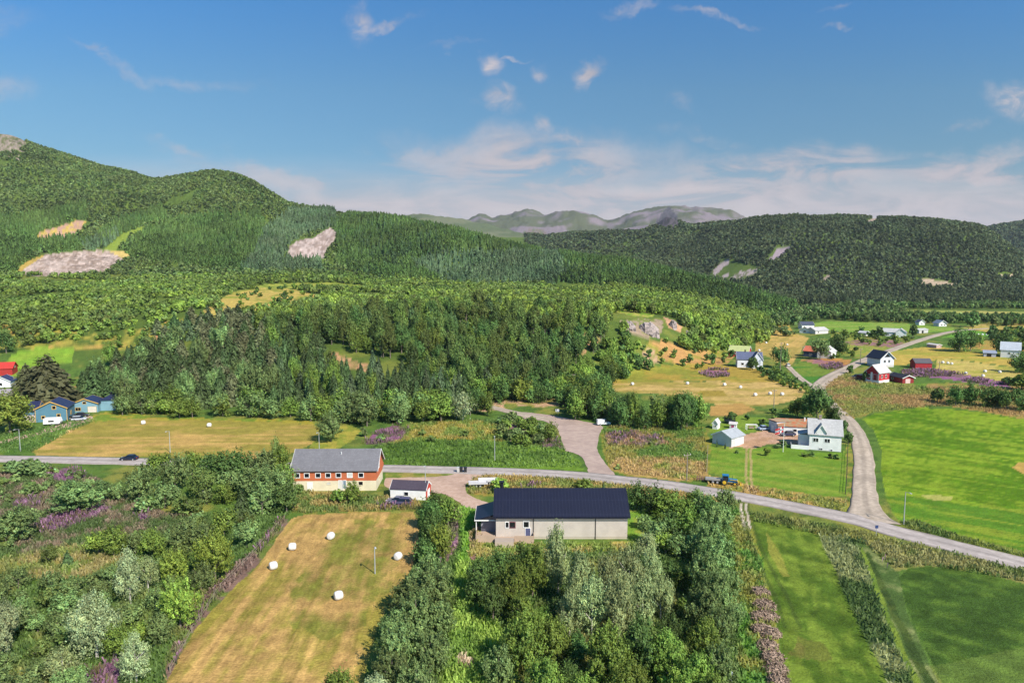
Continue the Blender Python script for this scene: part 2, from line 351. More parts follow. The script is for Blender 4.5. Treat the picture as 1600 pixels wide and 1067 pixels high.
# hillock: bare bits among the trees
for p in [[(512, 556), (522, 550), (560, 566), (590, 574), (580, 582), (540, 574)], [(690, 520), (708, 516), (712, 530), (696, 536)], [(870, 505), (892, 500), (895, 512), (878, 516)], [(905, 518), (930, 522), (940, 534), (920, 540), (908, 528)], [(885, 545), (900, 541), (918, 548), (910, 556), (890, 552)]]:
    paint(p, S(200, 152, 112), S(150, 130, 80), n=n2)
for p in [[(780, 622), (800, 615), (880, 622), (890, 634), (840, 636), (790, 632)], [(720, 628), (740, 620), (785, 628), (790, 640), (740, 644)]]:
    paint(p, S(206, 166, 130), S(150, 140, 70), n=n2)
paint([(962, 488), (975, 478), (1010, 478), (1024, 486), (1020, 496), (990, 494)], S(128, 158, 54), S(176, 168, 84), n=n2)
paint([(968, 502), (1000, 498), (1036, 500), (1034, 522), (1010, 530), (982, 520)], S(170, 148, 124), S(120, 128, 64), n=n2)
paint([(1005, 545), (1015, 530), (1040, 535), (1080, 545), (1110, 545), (1150, 555), (1130, 575), (1080, 572), (1040, 562), (1005, 575)], S(194, 148, 92), S(150, 146, 62), lo=.46, hi=.58)
paint([(1036, 495), (1052, 500), (1066, 512), (1062, 520), (1046, 512)], S(204, 158, 120))
paint([(1004, 545), (1022, 550), (1030, 566), (1006, 578)], S(196, 160, 126), S(150, 140, 84), n=n2)
# middle meadows under the hillock
paint([(955, 600), (970, 582), (1000, 574), (1080, 568), (1140, 570), (1200, 575), (1250, 602), (1150, 596), (1060, 595)], S(176, 150, 66), S(148, 146, 58), lo=.44, hi=.58)
paint([(1090, 582), (1108, 576), (1136, 578), (1140, 588), (1112, 590)], S(170, 112, 140), S(150, 120, 80), n=n2)
hayM = stripes((960, 600), (1150, 596), 3.5, 81, 50)
paint([(957, 600), (980, 597), (1060, 596), (1150, 596), (1215, 598), (1262, 606), (1250, 622), (1215, 632), (1180, 634), (1120, 632), (1085, 622), (1030, 616), (958, 612)], S(206, 172, 104), S(168, 150, 74), n=hayM)
paint([(1080, 612), (1130, 610), (1136, 618), (1100, 620)], S(164, 142, 62))
paint([(1110, 634), (1160, 630), (1180, 640), (1150, 650), (1108, 648)], S(190, 150, 84))
paint([(1180, 552), (1182, 530), (1196, 520), (1216, 512), (1264, 528), (1252, 548), (1234, 574), (1222, 570), (1198, 556)], S(206, 170, 96), S(176, 154, 80), n=stripes((1200, 555), (1250, 525), 3.0, 83, 60), lo=.42, hi=.55)
paint([(1212, 515), (1204, 500), (1225, 496), (1240, 520), (1250, 528)], S(196, 168, 80))
paint([(1236, 575), (1250, 565), (1290, 570), (1300, 585), (1278, 600), (1262, 600), (1245, 585)], S(76, 128, 44), S(120, 140, 54))
paint([(1250, 563), (1290, 558), (1330, 562), (1322, 578), (1300, 575)], S(186, 136, 76), S(160, 112, 120))
# lawns, yard
paint([(1108, 668), (1112, 655), (1150, 650), (1196, 652), (1200, 660), (1192, 672), (1152, 680), (1110, 676)], S(114, 146, 48), S(140, 156, 60), amt2=.5)
paint([(1108, 696), (1150, 700), (1190, 698), (1250, 700), (1262, 706), (1322, 706), (1334, 690), (1336, 772), (1300, 776), (1232, 766), (1170, 757), (1106, 738)], S(112, 146, 44), S(140, 156, 58), n=stripes((1110, 740), (1320, 770), 2.2, 85, 20), lo=.45, hi=.62, warp=.4)
paint([(1140, 700), (1148, 682), (1196, 672), (1212, 674), (1250, 672), (1262, 690), (1250, 694), (1200, 694), (1178, 701), (1150, 699)], S(206, 166, 138), S(190, 150, 116), n=n2, warp=.5)
paint([(1106, 742), (1170, 757), (1232, 767), (1300, 777), (1328, 778), (1334, 803), (1290, 800), (1250, 790), (1200, 780), (1150, 768), (1106, 760)], S(186, 152, 80), S(140, 144, 60), n=n1 * .5 + n2 * .5)
for a in (1167, 1174):
    paint(strip([(a, 700), (a - 1, 720), (a - 1, 745), (a + 4, 768), (a + 10, 778)], 4), S(190, 160, 112), amt=.75)
paint([(1322, 690), (1334, 690), (1338, 780), (1330, 806), (1322, 780)], S(160, 150, 70), S(100, 124, 48), n=n2)
# right: meadows and fields
paint([(1268, 612), (1296, 640), (1326, 655), (1345, 652), (1362, 644), (1420, 636), (1480, 634), (1540, 644), (1610, 656), (1660, 660), (1660, 600), (1560, 605), (1480, 598), (1440, 600), (1400, 602), (1345, 592), (1322, 578), (1290, 598)], S(172, 140, 80), S(140, 142, 60), n=n1 * .6 + n2 * .4, lo=.46, hi=.58)
paint([(1340, 600), (1400, 597), (1450, 600), (1440, 612), (1390, 614), (1345, 606)], S(96, 140, 46), S(150, 150, 66), amt=.8)
paint([(1345, 568), (1400, 548), (1460, 540), (1590, 562), (1600, 575), (1480, 560), (1400, 572)], S(196, 168, 80), S(166, 160, 66), n=hayM)
paint([(1464, 562), (1480, 560), (1590, 576), (1610, 600), (1560, 600), (1490, 582), (1462, 578)], S(200, 178, 98), S(170, 164, 72), n=hayM)
paint([(1408, 578), (1450, 577), (1480, 580), (1510, 586), (1570, 596), (1580, 605), (1540, 602), (1480, 592), (1440, 588), (1412, 586)], S(158, 104, 142), S(130, 104, 100), n=n2)
paint([(1266, 506), (1290, 502), (1340, 503), (1400, 505), (1490, 512), (1490, 517), (1440, 520), (1380, 515), (1330, 520), (1290, 516)], S(124, 158, 56), S(146, 164, 72), n=hayM)
paint([(1296, 520), (1330, 520), (1380, 530), (1440, 533), (1400, 545), (1340, 558), (1310, 552)], S(166, 158, 74), S(130, 148, 60), n=n2)
paint([(1310, 535), (1350, 530), (1400, 532), (1420, 538), (1390, 543), (1340, 540)], S(160, 116, 120), S(150, 140, 70), n=n2)
paint([(1362, 556), (1390, 544), (1400, 548), (1375, 558)], S(120, 160, 60))
paint([(1470, 528), (1510, 516), (1560, 520), (1555, 526), (1510, 526)], S(110, 160, 54)); paint([(1480, 545), (1560, 528), (1600, 530), (1660, 540), (1660, 552), (1560, 548)], S(190, 150, 80), S(150, 146, 66), n=n2)
paint([(1500, 512), (1560, 502), (1660, 505), (1660, 520), (1560, 522)], S(196, 168, 94), S(170, 160, 76), n=n2)
paint([(1395, 489), (1430, 484), (1520, 486), (1660, 488), (1660, 496), (1560, 494), (1480, 492)], S(180, 172, 92), S(150, 158, 76), n=n3, lo=.4, hi=.6)
paint([(1310, 477), (1345, 475), (1345, 480), (1320, 482)], S(170, 170, 80)); paint([(1470, 474), (1560, 475), (1540, 478), (1480, 477)], S(180, 174, 96))
gf = stripes((1380, 800), (1560, 640), 3.0, 87, 18)
gs = stripes((1355, 690), (1600, 720), 1.5, 88, 30)
FIELD_R = [(1348, 655), (1366, 646), (1432, 637), (1500, 640), (1560, 648), (1680, 668), (1680, 905), (1600, 872), (1500, 846), (1420, 826), (1398, 806), (1384, 770), (1376, 735), (1378, 705), (1366, 672)]
paint(FIELD_R, S(138, 162, 44), S(92, 128, 24), n=gs * .6 + gf * .25 + n2 * .15, lo=.42, hi=.56, warp=.5, grain=.4)
paint([(1380, 770), (1440, 776), (1520, 790), (1680, 800), (1680, 905), (1600, 872), (1500, 846), (1420, 826), (1398, 806)], S(146, 160, 52), S(96, 138, 40), n=gs, lo=.4, hi=.6, amt=.8, feather=n1 * .5 + n3 * .2 + .2 + .0 * n2)
paint([(1390, 815), (1420, 826), (1500, 846), (1600, 872), (1660, 895), (1660, 885), (1600, 862), (1500, 834), (1430, 812)], S(128, 138, 56), S(90, 112, 46), n=n2)
paint([(1438, 774), (1460, 772), (1490, 776), (1486, 782), (1450, 780)], S(196, 184, 106), amt=.7); paint([(1582, 730), (1592, 722), (1640, 726), (1640, 742), (1600, 742)], S(196, 160, 84))
# bottom right fields
paint([(1172, 812), (1230, 820), (1278, 836), (1292, 865), (1318, 925), (1340, 975), (1378, 1044), (1412, 1120), (1226, 1120), (1218, 990), (1192, 880)], S(86, 112, 36), S(116, 136, 48), n=.6 * stripes((1240, 1067), (1190, 830), 1.6, 89, 14) + .4 * n2, lo=.42, hi=.6, grain=.5)
paint([(1250, 985), (1285, 1000), (1300, 1035), (1270, 1042), (1236, 1020)], S(140, 112, 70), S(112, 116, 50), n=n2, feather=n2 * .6 + n1 * .4 + .03, warp=5, amt=.8)
paint([(1138, 790), (1172, 800), (1192, 880), (1216, 990), (1224, 1120), (1150, 1120), (1156, 980), (1148, 880)], S(146, 146, 60), S(96, 140, 48), n=n1 * .5 + n2 * .5)
paint([(1196, 830), (1216, 860), (1236, 900), (1224, 900), (1200, 860)], S(166, 158, 70), amt=.6)
for off in (0, 13):
    paint(strip([(1160 + off * .6, 782), (1164 + off * .7, 812), (1174 + off, 850), (1190 + off * 1.3, 890), (1210 + off * 1.5, 930), (1228 + off * 1.8, 980)], 6), S(72, 88, 38), amt=.6)
for off in (0, 8):
    paint(strip([(1158 + off, 786), (1160 + off, 805), (1164 + off, 826)], 3.5), S(206, 190, 168))
paint([(1404, 902), (1420, 888), (1450, 884), (1520, 894), (1680, 932), (1680, 1120), (1500, 1120), (1450, 1024), (1416, 948)], S(68, 94, 36), S(88, 114, 42), n=gs * .6 + n2 * .4, lo=.44, hi=.56, grain=.5)
paint([(1450, 1040), (1600, 1010), (1680, 1020), (1680, 1120), (1470, 1120)], S(122, 142, 66), amt=.4)
paint([(1278, 836), (1340, 842), (1372, 850), (1404, 895), (1414, 948), (1444, 1020), (1492, 1120), (1412, 1120), (1378, 1044), (1340, 975), (1292, 865)], S(84, 108, 52), S(140, 146, 88), n=n1 * .5 + n2 * .5)
paint(strip([(1346, 856), (1358, 890), (1378, 940), (1402, 1000), (1430, 1062), (1456, 1120)], [5, 7, 8, 9, 10, 11]), S(128, 148, 56), S(104, 128, 48), n=n2)
paint(strip([(1354, 862), (1370, 900), (1392, 945), (1418, 1000), (1446, 1055), (1478, 1115)], [5, 8, 11, 13, 15, 17]), S(66, 86, 40), S(84, 100, 46), n=n2)
paint([(1345, 842), (1440, 855), (1560, 880), (1680, 915), (1680, 930), (1520, 892), (1450, 882), (1400, 892), (1372, 870)], S(150, 146, 80), S(110, 124, 56), n=n2)
# left: mown fields
hayA = .5 * stripes((258, 1067), (450, 815), 2.6, 91, 26) + .3 * stripes((258, 1067), (450, 815), .9, 92, 16) + .2 * n2
streak = stripes((258, 1067), (450, 815), .7, 94, 9)
FIELD_A = [(235, 1120), (262, 1060), (300, 985), (350, 928), (398, 882), (440, 824), (456, 810), (478, 803), (560, 800), (644, 800), (652, 812), (656, 850), (646, 886), (612, 936), (588, 985), (575, 1030), (560, 1120)]
paint(FIELD_A, S(203, 163, 98), S(148, 136, 60), n=hayA, lo=.45, hi=.62, warp=.5, grain=.5)
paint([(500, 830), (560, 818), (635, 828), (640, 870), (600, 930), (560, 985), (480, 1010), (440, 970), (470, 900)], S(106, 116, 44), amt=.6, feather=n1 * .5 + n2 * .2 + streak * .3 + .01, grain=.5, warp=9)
mA = pip(UG, VG, FIELD_A) & (YG < 220); C[mA] *= (1 + 1.1 * (streak[mA] - .5))[:, None]
hayB = stripes((110, 672), (480, 668), 2.2, 93, 60)
FIELD_B = [(50, 706), (80, 690), (112, 672), (150, 658), (190, 654), (300, 655), (420, 658), (492, 664), (500, 672), (494, 690), (460, 706), (430, 718), (200, 714), (60, 712)]
paint(FIELD_B, S(202, 164, 94), S(160, 146, 66), n=hayB, lo=.42, hi=.58, warp=.4)
paint([(492, 690), (510, 668), (545, 664), (566, 672), (548, 690), (520, 706), (470, 712)], S(176, 164, 70), S(140, 146, 56), n=n2)
paint([(-60, 712), (-60, 676), (0, 682), (60, 668), (130, 652), (152, 656), (110, 672), (80, 690), (50, 706)], S(88, 122, 46), S(108, 136, 52), n=n2)
paint([(130, 652), (180, 640), (240, 652), (480, 656), (500, 664), (420, 659), (300, 656), (190, 655), (150, 660)], S(172, 158, 62), S(120, 142, 50), n=n2)
paint([(110, 602), (150, 598), (184, 606), (180, 626), (150, 634), (118, 620)], S(120, 142, 56), S(186, 140, 90), n=n2)
# meadows north of the road
paint([(560, 722), (590, 698), (640, 688), (740, 686), (800, 692), (880, 702), (906, 720), (912, 736), (760, 730), (600, 726)], S(112, 142, 48), S(86, 116, 40), n=stripes((560, 722), (880, 725), 2.5, 95, 12), lo=.42, hi=.58, grain=.5)
paint([(600, 690), (640, 662), (740, 656), (780, 664), (790, 690), (740, 686), (650, 688)], S(166, 150, 60), S(120, 138, 50), n=n2)
paint([(568, 692), (588, 672), (624, 664), (640, 672), (625, 686), (590, 694)], S(150, 100, 128), S(110, 110, 70), n=n2)
paint([(780, 664), (820, 655), (866, 672), (880, 700), (800, 692)], S(104, 116, 58), S(150, 106, 120), n=n2)
paint([(938, 672), (960, 664), (1100, 668), (1112, 690), (1108, 745), (1080, 752), (980, 744), (950, 735), (942, 700)], S(152, 142, 62), S(100, 128, 48), n=n1 * .5 + n2 * .5)
paint([(945, 678), (1000, 674), (1030, 684), (1050, 692), (1000, 698), (950, 694)], S(158, 112, 126), S(160, 130, 80), n=n2, feather=n2 + .08)
paint([(960, 718), (1040, 712), (1100, 722), (1108, 745), (1060, 752), (980, 742), (950, 732)], S(182, 150, 88), S(142, 146, 60), n=n1 * .5 + n2 * .5)
# around the barns and the long house
paint([(600, 737), (700, 735), (716, 738), (700, 744), (605, 748)], S(160, 146, 74), S(116, 130, 52), n=n2)
paint([(732, 770), (728, 755), (745, 744), (800, 738), (900, 748), (1000, 758), (1130, 780), (1120, 790), (985, 775), (770, 775)], S(176, 150, 72), S(128, 140, 56), n=n1 * .5 + n2 * .5)
paint([(978, 795), (1012, 800), (1020, 820), (1000, 842), (980, 842)], S(122, 158, 54), S(150, 160, 66), n=n2)
paint([(740, 800), (760, 800), (772, 840), (850, 850), (990, 845), (1010, 862), (900, 862), (840, 868), (740, 880)], S(132, 152, 56), S(176, 160, 80), n=n2)
paint([(716, 790), (740, 790), (752, 820), (742, 850), (730, 895), (712, 895), (722, 850)], S(128, 172, 44), S(104, 150, 40), n=n2)
paint([(735, 830), (748, 822), (750, 850), (742, 880), (732, 870)], S(176, 130, 120), S(160, 150, 70), n=n2)
paint([(455, 800), (462, 775), (480, 766), (650, 778), (660, 795), (478, 803)], S(110, 130, 54), S(160, 140, 70), n=n2)
paint([(700, 790), (718, 800), (716, 850), (700, 880), (690, 850)], S(156, 124, 120), S(120, 130, 70), n=n2)
# lush ground between the hedge and the wood
paint([(716, 880), (745, 880), (770, 905), (770, 960), (800, 1020), (820, 1120), (660, 1120), (690, 1040), (705, 940)], S(150, 180, 50), S(116, 150, 42), n=n2, lo=.45, hi=.6)
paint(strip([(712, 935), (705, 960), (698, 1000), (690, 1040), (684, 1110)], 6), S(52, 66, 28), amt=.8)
paint([(712, 1034), (725, 1026), (742, 1034), (738, 1042), (720, 1042)], S(196, 172, 140))
# heath on the left
paint([(-60, 735), (130, 735), (260, 800), (330, 810), (330, 850), (200, 862), (60, 862), (-60, 870)], S(90, 112, 54), S(136, 116, 92), n=n1 * .5 + n2 * .5, lo=.5, hi=.62)
for p in [[(64, 742), (74, 728), (128, 734), (132, 746), (100, 752)], [(20, 792), (30, 780), (76, 778), (60, 792)], [(52, 818), (80, 806), (130, 800), (160, 790), (176, 795), (150, 808), (100, 826), (70, 834)], [(215, 806), (232, 800), (232, 812), (218, 812)],
          [(400, 854), (430, 820), (444, 808), (450, 812), (432, 838), (406, 862)], [(120, 1060), (180, 1030), (200, 1040), (180, 1075), (130, 1090)], [(705, 800), (718, 798), (714, 850), (704, 858)]]:
    paint(p, S(146, 100, 130), S(112, 108, 80), n=n2)
paint([(10, 886), (60, 862), (110, 852), (200, 866), (190, 888), (150, 902), (60, 908)], S(160, 146, 82), S(128, 138, 58), n=n2)
paint([(90, 890), (125, 880), (122, 896), (96, 900)], S(112, 146, 58), amt=.6)
paint([(258, 1030), (300, 955), (340, 905), (395, 862), (440, 810), (452, 815), (400, 884), (350, 932), (302, 986), (264, 1062)], S(112, 128, 56), S(134, 108, 96), n=n2)
# trodden edges of the roads are painted with the roads' own verge meshes
ROADS = []

def mat(name):
    m = bpy.data.materials.new(name); m.use_nodes = True; n = NT(m.node_tree)
    b = n.n['Principled BSDF']; return m, n, b
def objvec(n, s=None):
    t = n.node('ShaderNodeTexCoord'); return t.outputs['Object']
def bump(n, b, fac, strength=.4, dist=.1):
    x = n.node('ShaderNodeBump'); x.inputs['Strength'].default_value = strength; x.inputs['Distance'].default_value = dist
    n.link(fac, x.inputs['Height']); n.link(x.outputs[0], b.inputs['Normal'])
# ground material: colour of the growth, with blade-scale mottling
MG, n, b = mat('ground_growth')
at = n.node('ShaderNodeAttribute'); at.attribute_name = 'growth'
v = objvec(n)
f1 = n.noise(v, 2.6, 5, .65); f2 = n.noise(v, .35, 4, .6)
k = n.m('MULTIPLY', n.m('MULTIPLY_ADD', f1, 1.5, .25), n.m('MULTIPLY_ADD', f2, .7, .65))
cm = n.node('ShaderNodeVectorMath'); cm.operation = 'SCALE'; n.link(at.outputs['Color'], cm.inputs[0]); n.link(k, cm.inputs['Scale'])
n.link(cm.outputs[0], b.inputs['Base Color']); b.inputs['Roughness'].default_value = .95; b.inputs['Specular IOR Level'].default_value = .1
bump(n, b, f1, .7, .35)

def raw_mesh(name, verts, quads=None, tris=None, mats=(), col=None, smooth_=False):
    me = bpy.data.meshes.new(name)
    verts = np.asarray(verts, np.float32).reshape(-1, 3)
    nq = 0 if quads is None else len(quads); ntr = 0 if tris is None else len(tris)
    me.vertices.add(len(verts)); me.vertices.foreach_set('co', verts.ravel())
    loops = np.concatenate([np.asarray(quads, np.int32).ravel() if nq else np.zeros(0, np.int32), np.asarray(tris, np.int32).ravel() if ntr else np.zeros(0, np.int32)])
    me.loops.add(len(loops)); me.loops.foreach_set('vertex_index', loops)
    me.polygons.add(nq + ntr)
    st = np.concatenate([np.arange(nq) * 4, nq * 4 + np.arange(ntr) * 3]).astype(np.int32)
    me.polygons.foreach_set('loop_start', st)
    if smooth_: me.polygons.foreach_set('use_smooth', np.ones(nq + ntr, bool))
    for m_ in mats: me.materials.append(m_)
    if col is not None:
        nm, c = col
        a = me.attributes.new(nm, 'FLOAT_COLOR', 'POINT')
        c4 = np.ones((len(verts), 4), np.float32); c4[:, :3] = c; a.data.foreach_set('color', c4.ravel())
    me.update(calc_edges=True)
    return me
def link(name, me, parent=None, loc=None, **props):
    o = bpy.data.objects.new(name, me); SC.collection.objects.link(o)
    if parent is not None: o.parent = parent
    if loc is not None: o.location = loc
    for k, v in props.items(): o[k] = v
    return o
def tag(o, label=None, cat=None, group=None, kind=None):
    if label: o['label'] = label
    if cat: o['category'] = cat
    if group: o['group'] = group
    if kind: o['kind'] = kind
    return o
def empty(name, loc=(0, 0, 0), rz=0.0, **p):
    o = bpy.data.objects.new(name, None); SC.collection.objects.link(o)
    o.location = loc; o.rotation_euler = (0, 0, rz); o.empty_display_size = .3
    tag(o, **p); return o
gi = np.arange(ny * nt).reshape(ny, nt)
gq = np.stack([gi[:-1, :-1], gi[:-1, 1:], gi[1:, 1:], gi[1:, :-1]], -1).reshape(-1, 4)
gm = raw_mesh('ground', np.stack([XG, YG, ZG], -1), quads=gq, mats=[MG], col=('growth', np.clip(C, .004, .8).reshape(-1, 3)), smooth_=True)
link('ground', gm, kind='structure')
# ------------------------------------------------------------------ roads and yards
def road_wear(m):
    n = NT(m.node_tree); b = n.n['Principled BSDF']; at = n.node('ShaderNodeAttribute'); at.attribute_name = 'wear'
    src = b.inputs['Base Color'].links[0].from_socket; n.link(n.mix(1.0, src, at.outputs['Color'], 'MULTIPLY'), b.inputs['Base Color'])
def surf_mat(name, c1, c2, scale=1.2, spots=None):
    m, n, b = mat(name); v = objvec(n)
    f = n.noise(v, scale, 6, .65); g = n.noise(v, .12, 4, .6); h2 = n.noise(v, 14, 2, .5)
    c = n.mix(n.sstep(f, .35, .65), tuple(c1), tuple(c2)); c = n.mix(n.m('MULTIPLY', n.sstep(g, .45, .65), .45), c, tuple(np.array(c2) * .72))
    c = n.mix(n.m('MULTIPLY', n.sstep(h2, .5, .75), .25), c, tuple(np.array(c1) * 1.2))
    n.link(c, b.inputs['Base Color']); b.inputs['Roughness'].default_value = .9; b.inputs['Specular IOR Level'].default_value = .25
    bump(n, b, h2, .3, .03); return m
M_ROAD = surf_mat('worn_asphalt', S(186, 174, 166, .85), S(168, 156, 148, .85), .8)
M_SIDE = surf_mat('pale_gravel_road', S(194, 176, 156, .85), S(168, 152, 134, .85), .9)
road_wear(M_ROAD); M_TRK = surf_mat('pale_gravel_track', S(194, 176, 156, .85), S(168, 152, 134, .85), .9); road_wear(M_TRK)
M_LOT = surf_mat('old_asphalt', S(192, 168, 152, .85), S(176, 152, 140, .85), .5)
M_YARD = surf_mat('gravel', S(204, 174, 154, .85), S(186, 154, 132, .85), .9)
def catmull(P, n=14):
    P = np.array(P, float); Q = np.vstack([2 * P[0] - P[1], P, 2 * P[-1] - P[-2]]); out = []
    for i in range(1, len(Q) - 2):
        for t in np.linspace(0, 1, n, endpoint=False):
            out.append(.5 * (2 * Q[i] + (Q[i + 1] - Q[i - 1]) * t + (2 * Q[i - 1] - 5 * Q[i] + 4 * Q[i + 1] - Q[i + 2]) * t * t + (3 * Q[i] - Q[i - 1] - 3 * Q[i + 1] + Q[i + 2]) * t ** 3))
    out.append(Q[-2]); return np.array(out)
ROADXY = []
def road(name, pts, widths, m, dz):
    Wd = np.array([ground(*p)[:2] for p in pts]); K = 14
    P = catmull(Wd, K); wi = catmull(np.stack([np.broadcast_to(widths, (len(pts),)), np.zeros(len(pts))], 1), K)[:, 0]
    T = np.gradient(P, axis=0); T /= np.linalg.norm(T, axis=1)[:, None]; Nn = np.stack([-T[:, 1], T[:, 0]], 1)
    wob = (fbm(P[:, 0], P[:, 1], 6, 5, 3) - .5) * .7; wob2 = (fbm(P[:, 0], P[:, 1], 6, 9, 3) - .5) * .7
    cols = []; wear = []
    for f, e in ((-1, -.35), (-1, 0), (-.86, .01), (-.66, .02), (-.5, .03), (-.3, .04), (-.12, .05), (.12, .05), (.3, .04), (.5, .03), (.66, .02), (.86, .01), (1, 0), (1, -.35)):
        a_ = abs(f); base_ = .74 if a_ > .9 else .92 if a_ > .8 else 1.12 if .25 < a_ < .7 else .9
        wear.append(base_ * (.82 + .36 * fbm(P[:, 0] * 1.0 + f * 9, P[:, 1], 4.5, int(f * 10) + 30, 3)))
        q = P + Nn * (f * (wi / 2 + (wob if f < 0 else wob2) * (abs(f) == 1)))[:, None]
        cols.append(np.column_stack([q, height(q[:, 0], q[:, 1]) + dz + e]))
    V = np.stack(cols, 1); n_, c_ = V.shape[:2]; g = np.arange(n_ * c_).reshape(n_, c_)
    q = np.stack([g[:-1, :-1], g[1:, :-1], g[1:, 1:], g[:-1, 1:]], -1).reshape(-1, 4)
    wr = np.repeat(np.stack(wear, 1).reshape(-1, 1), 3, 1)
    link(name, raw_mesh(name, V, quads=q[:, ::-1], mats=[m], col=('wear', wr)), kind='structure')
    for a, w_ in zip(P[::4], wi[::4]): ROADXY.append((a[0], a[1], w_ / 2))
def sheet(name, pts, m, dz, smooth_n=5):
    P = [tuple(ground(*p)[:2]) for p in pts]; P = catmull(P + [P[0]], smooth_n)[:-1]
    P = P + (np.stack([fbm(P[:, 0] * 3, P[:, 1] * 3, 3, 3, 2), fbm(P[:, 0] * 3, P[:, 1] * 3, 3, 8, 2)], 1) - .5) * .8
    from mathutils.geometry import tessellate_polygon
    V = [Vector((a[0], a[1], float(height(a[0], a[1])) + dz)) for a in P]
    tr = tessellate_polygon([V]); me = raw_mesh(name, [tuple(v) for v in V], tris=[t[::-1] for t in tr], mats=[m])
    if len(me.polygons) and me.polygons[0].normal.z < 0: me.flip_normals()
    link(name, me, kind='structure')
MAIN = [(-160, 715), (0, 717), (120, 719), (240, 722), (360, 726), (480, 729.5), (600, 732), (720, 735), (820, 738), (900, 743), (960, 749), (1050, 759), (1150, 775), (1250, 794), (1340, 813), (1400, 831), (1480, 851), (1600, 881), (1760, 920)]
road('main_road', MAIN, [6.2] * len(MAIN), M_ROAD, .12)
road('side_road', [(1363, 816), (1357, 806), (1352, 785), (1350, 750), (1349, 715), (1342, 685), (1328, 660), (1302, 635), (1284, 616), (1279, 604), (1296, 590), (1325, 575), (1352, 562), (1390, 548), (1430, 534), (1470, 522), (1500, 516.5), (1545, 513)],
     [10.5, 8, 5.6, 5.0, 4.8, 4.8, 4.6, 4.4, 4.6, 6, 6.5, 6, 5.6, 5.6, 5.6, 5.6, 5.4, 5], M_TRK, .09)
road('farm_lane', [(1280, 606), (1266, 601), (1252, 592), (1240, 581), (1232, 573)], [4.5, 3.4, 3, 3, 3], M_TRK, .06)
sheet('road_junction', [(1334, 811), (1340, 798), (1338, 780), (1364, 780), (1368, 800), (1380, 815), (1402, 828), (1396, 834), (1360, 822)], M_SIDE, .075)
sheet('parking_lot', [(806, 643), (830, 645), (868, 650), (900, 656), (930, 662), (942, 668), (936, 680), (934, 700), (938, 715), (958, 738), (960, 752), (925, 745), (917, 732), (910, 716), (898, 708), (884, 704), (878, 690), (870, 670), (850, 658), (820, 654)], M_LOT, .06)
road('quarry_track', [(725, 627), (760, 634), (800, 644), (830, 650), (860, 656)], [3.5, 4, 4.5, 5, 5], M_TRK, .07)
sheet('gravel_yard', [(602, 747), (640, 746), (690, 744), (716, 739), (728, 733), (775, 735), (760, 742), (738, 749), (728, 758), (730, 770), (745, 780), (764, 786), (766, 798), (748, 796), (728, 792), (712, 782), (694, 772), (680, 770), (640, 766), (604, 762)], M_YARD, .05)
sheet('house_drive', [(60, 676), (74, 668), (100, 662), (120, 655), (140, 650), (144, 656), (124, 663), (100, 670), (76, 676), (40, 684), (0, 694), (0, 690), (36, 680)], M_YARD, .05, 3)

# ------------------------------------------------------------------ foliage
ML, n, b = mat('leaves')
at = n.node('ShaderNodeAttribute'); at.attribute_name = 'leaf'
oi = n.node('ShaderNodeObjectInfo')
hsv = n.node('ShaderNodeHueSaturation'); n.link(at.outputs['Color'], hsv.inputs['Color'])
n.link(n.m('MULTIPLY_ADD', oi.outputs['Random'], .035, .4825), hsv.inputs['Hue']); n.link(n.m('MULTIPLY_ADD', oi.outputs['Random'], .62, .70), hsv.inputs['Value'])
gs = n.node('ShaderNodeBsdfGlossy'); gs.inputs['Roughness'].default_value = .48; mg = n.node('ShaderNodeMixShader'); mg.inputs[0].default_value = .008
df = n.node('ShaderNodeBsdfDiffuse'); tl = n.node('ShaderNodeBsdfTranslucent'); mx = n.node('ShaderNodeMixShader'); mx.inputs[0].default_value = .3
n.link(hsv.outputs[0], df.inputs[0]); n.link(hsv.outputs[0], tl.inputs[0]); n.link(df.outputs[0], mx.inputs[1]); n.link(tl.outputs[0], mx.inputs[2])
n.link(mx.outputs[0], mg.inputs[1]); n.link(gs.outputs[0], mg.inputs[2]); n.link(mg.outputs[0], n.n['Material Output'].inputs[0]); n.n.remove(b)
MT, n, b = mat('bark'); v = objvec(n); c = n.mix(n.noise(v, 6, 4, .6), (.10, .075, .055), (.24, .2, .17)); n.link(c, b.inputs['Base Color']); b.inputs['Roughness'].default_value = .9
MTB, n, b = mat('pale_bark'); v = objvec(n); c = n.mix(n.sstep(n.noise(v, 8, 4, .6), .45, .6), (.5, .47, .42), (.2, .17, .14)); n.link(c, b.inputs['Base Color']); b.inputs['Roughness'].default_value = .8
def nrm(a): return a / np.maximum(np.linalg.norm(a, axis=-1, keepdims=True), 1e-6)
def quads_from(c, nn, size, up=None, asp=1.0, r=rng):
    """leaf quads: centres, normals, sizes -> verts (N*4,3)"""
    N_ = len(c); ref = r.normal(size=(N_, 3)) if up is None else up + r.normal(size=(N_, 3)) * .25
    a = nrm(np.cross(nn, ref)); bb = nrm(np.cross(a, nn))
    s = (np.broadcast_to(size, (N_,)) / 2)[:, None]; asp = np.broadcast_to(asp, (N_,))[:, None]
    a = a * s; bb = bb * s * asp
    k = .55
    return np.stack([c - a - bb * .9, c + a * k - bb, c + a * .9 + bb, c - a * k + bb * 1.05], 1).reshape(-1, 3)
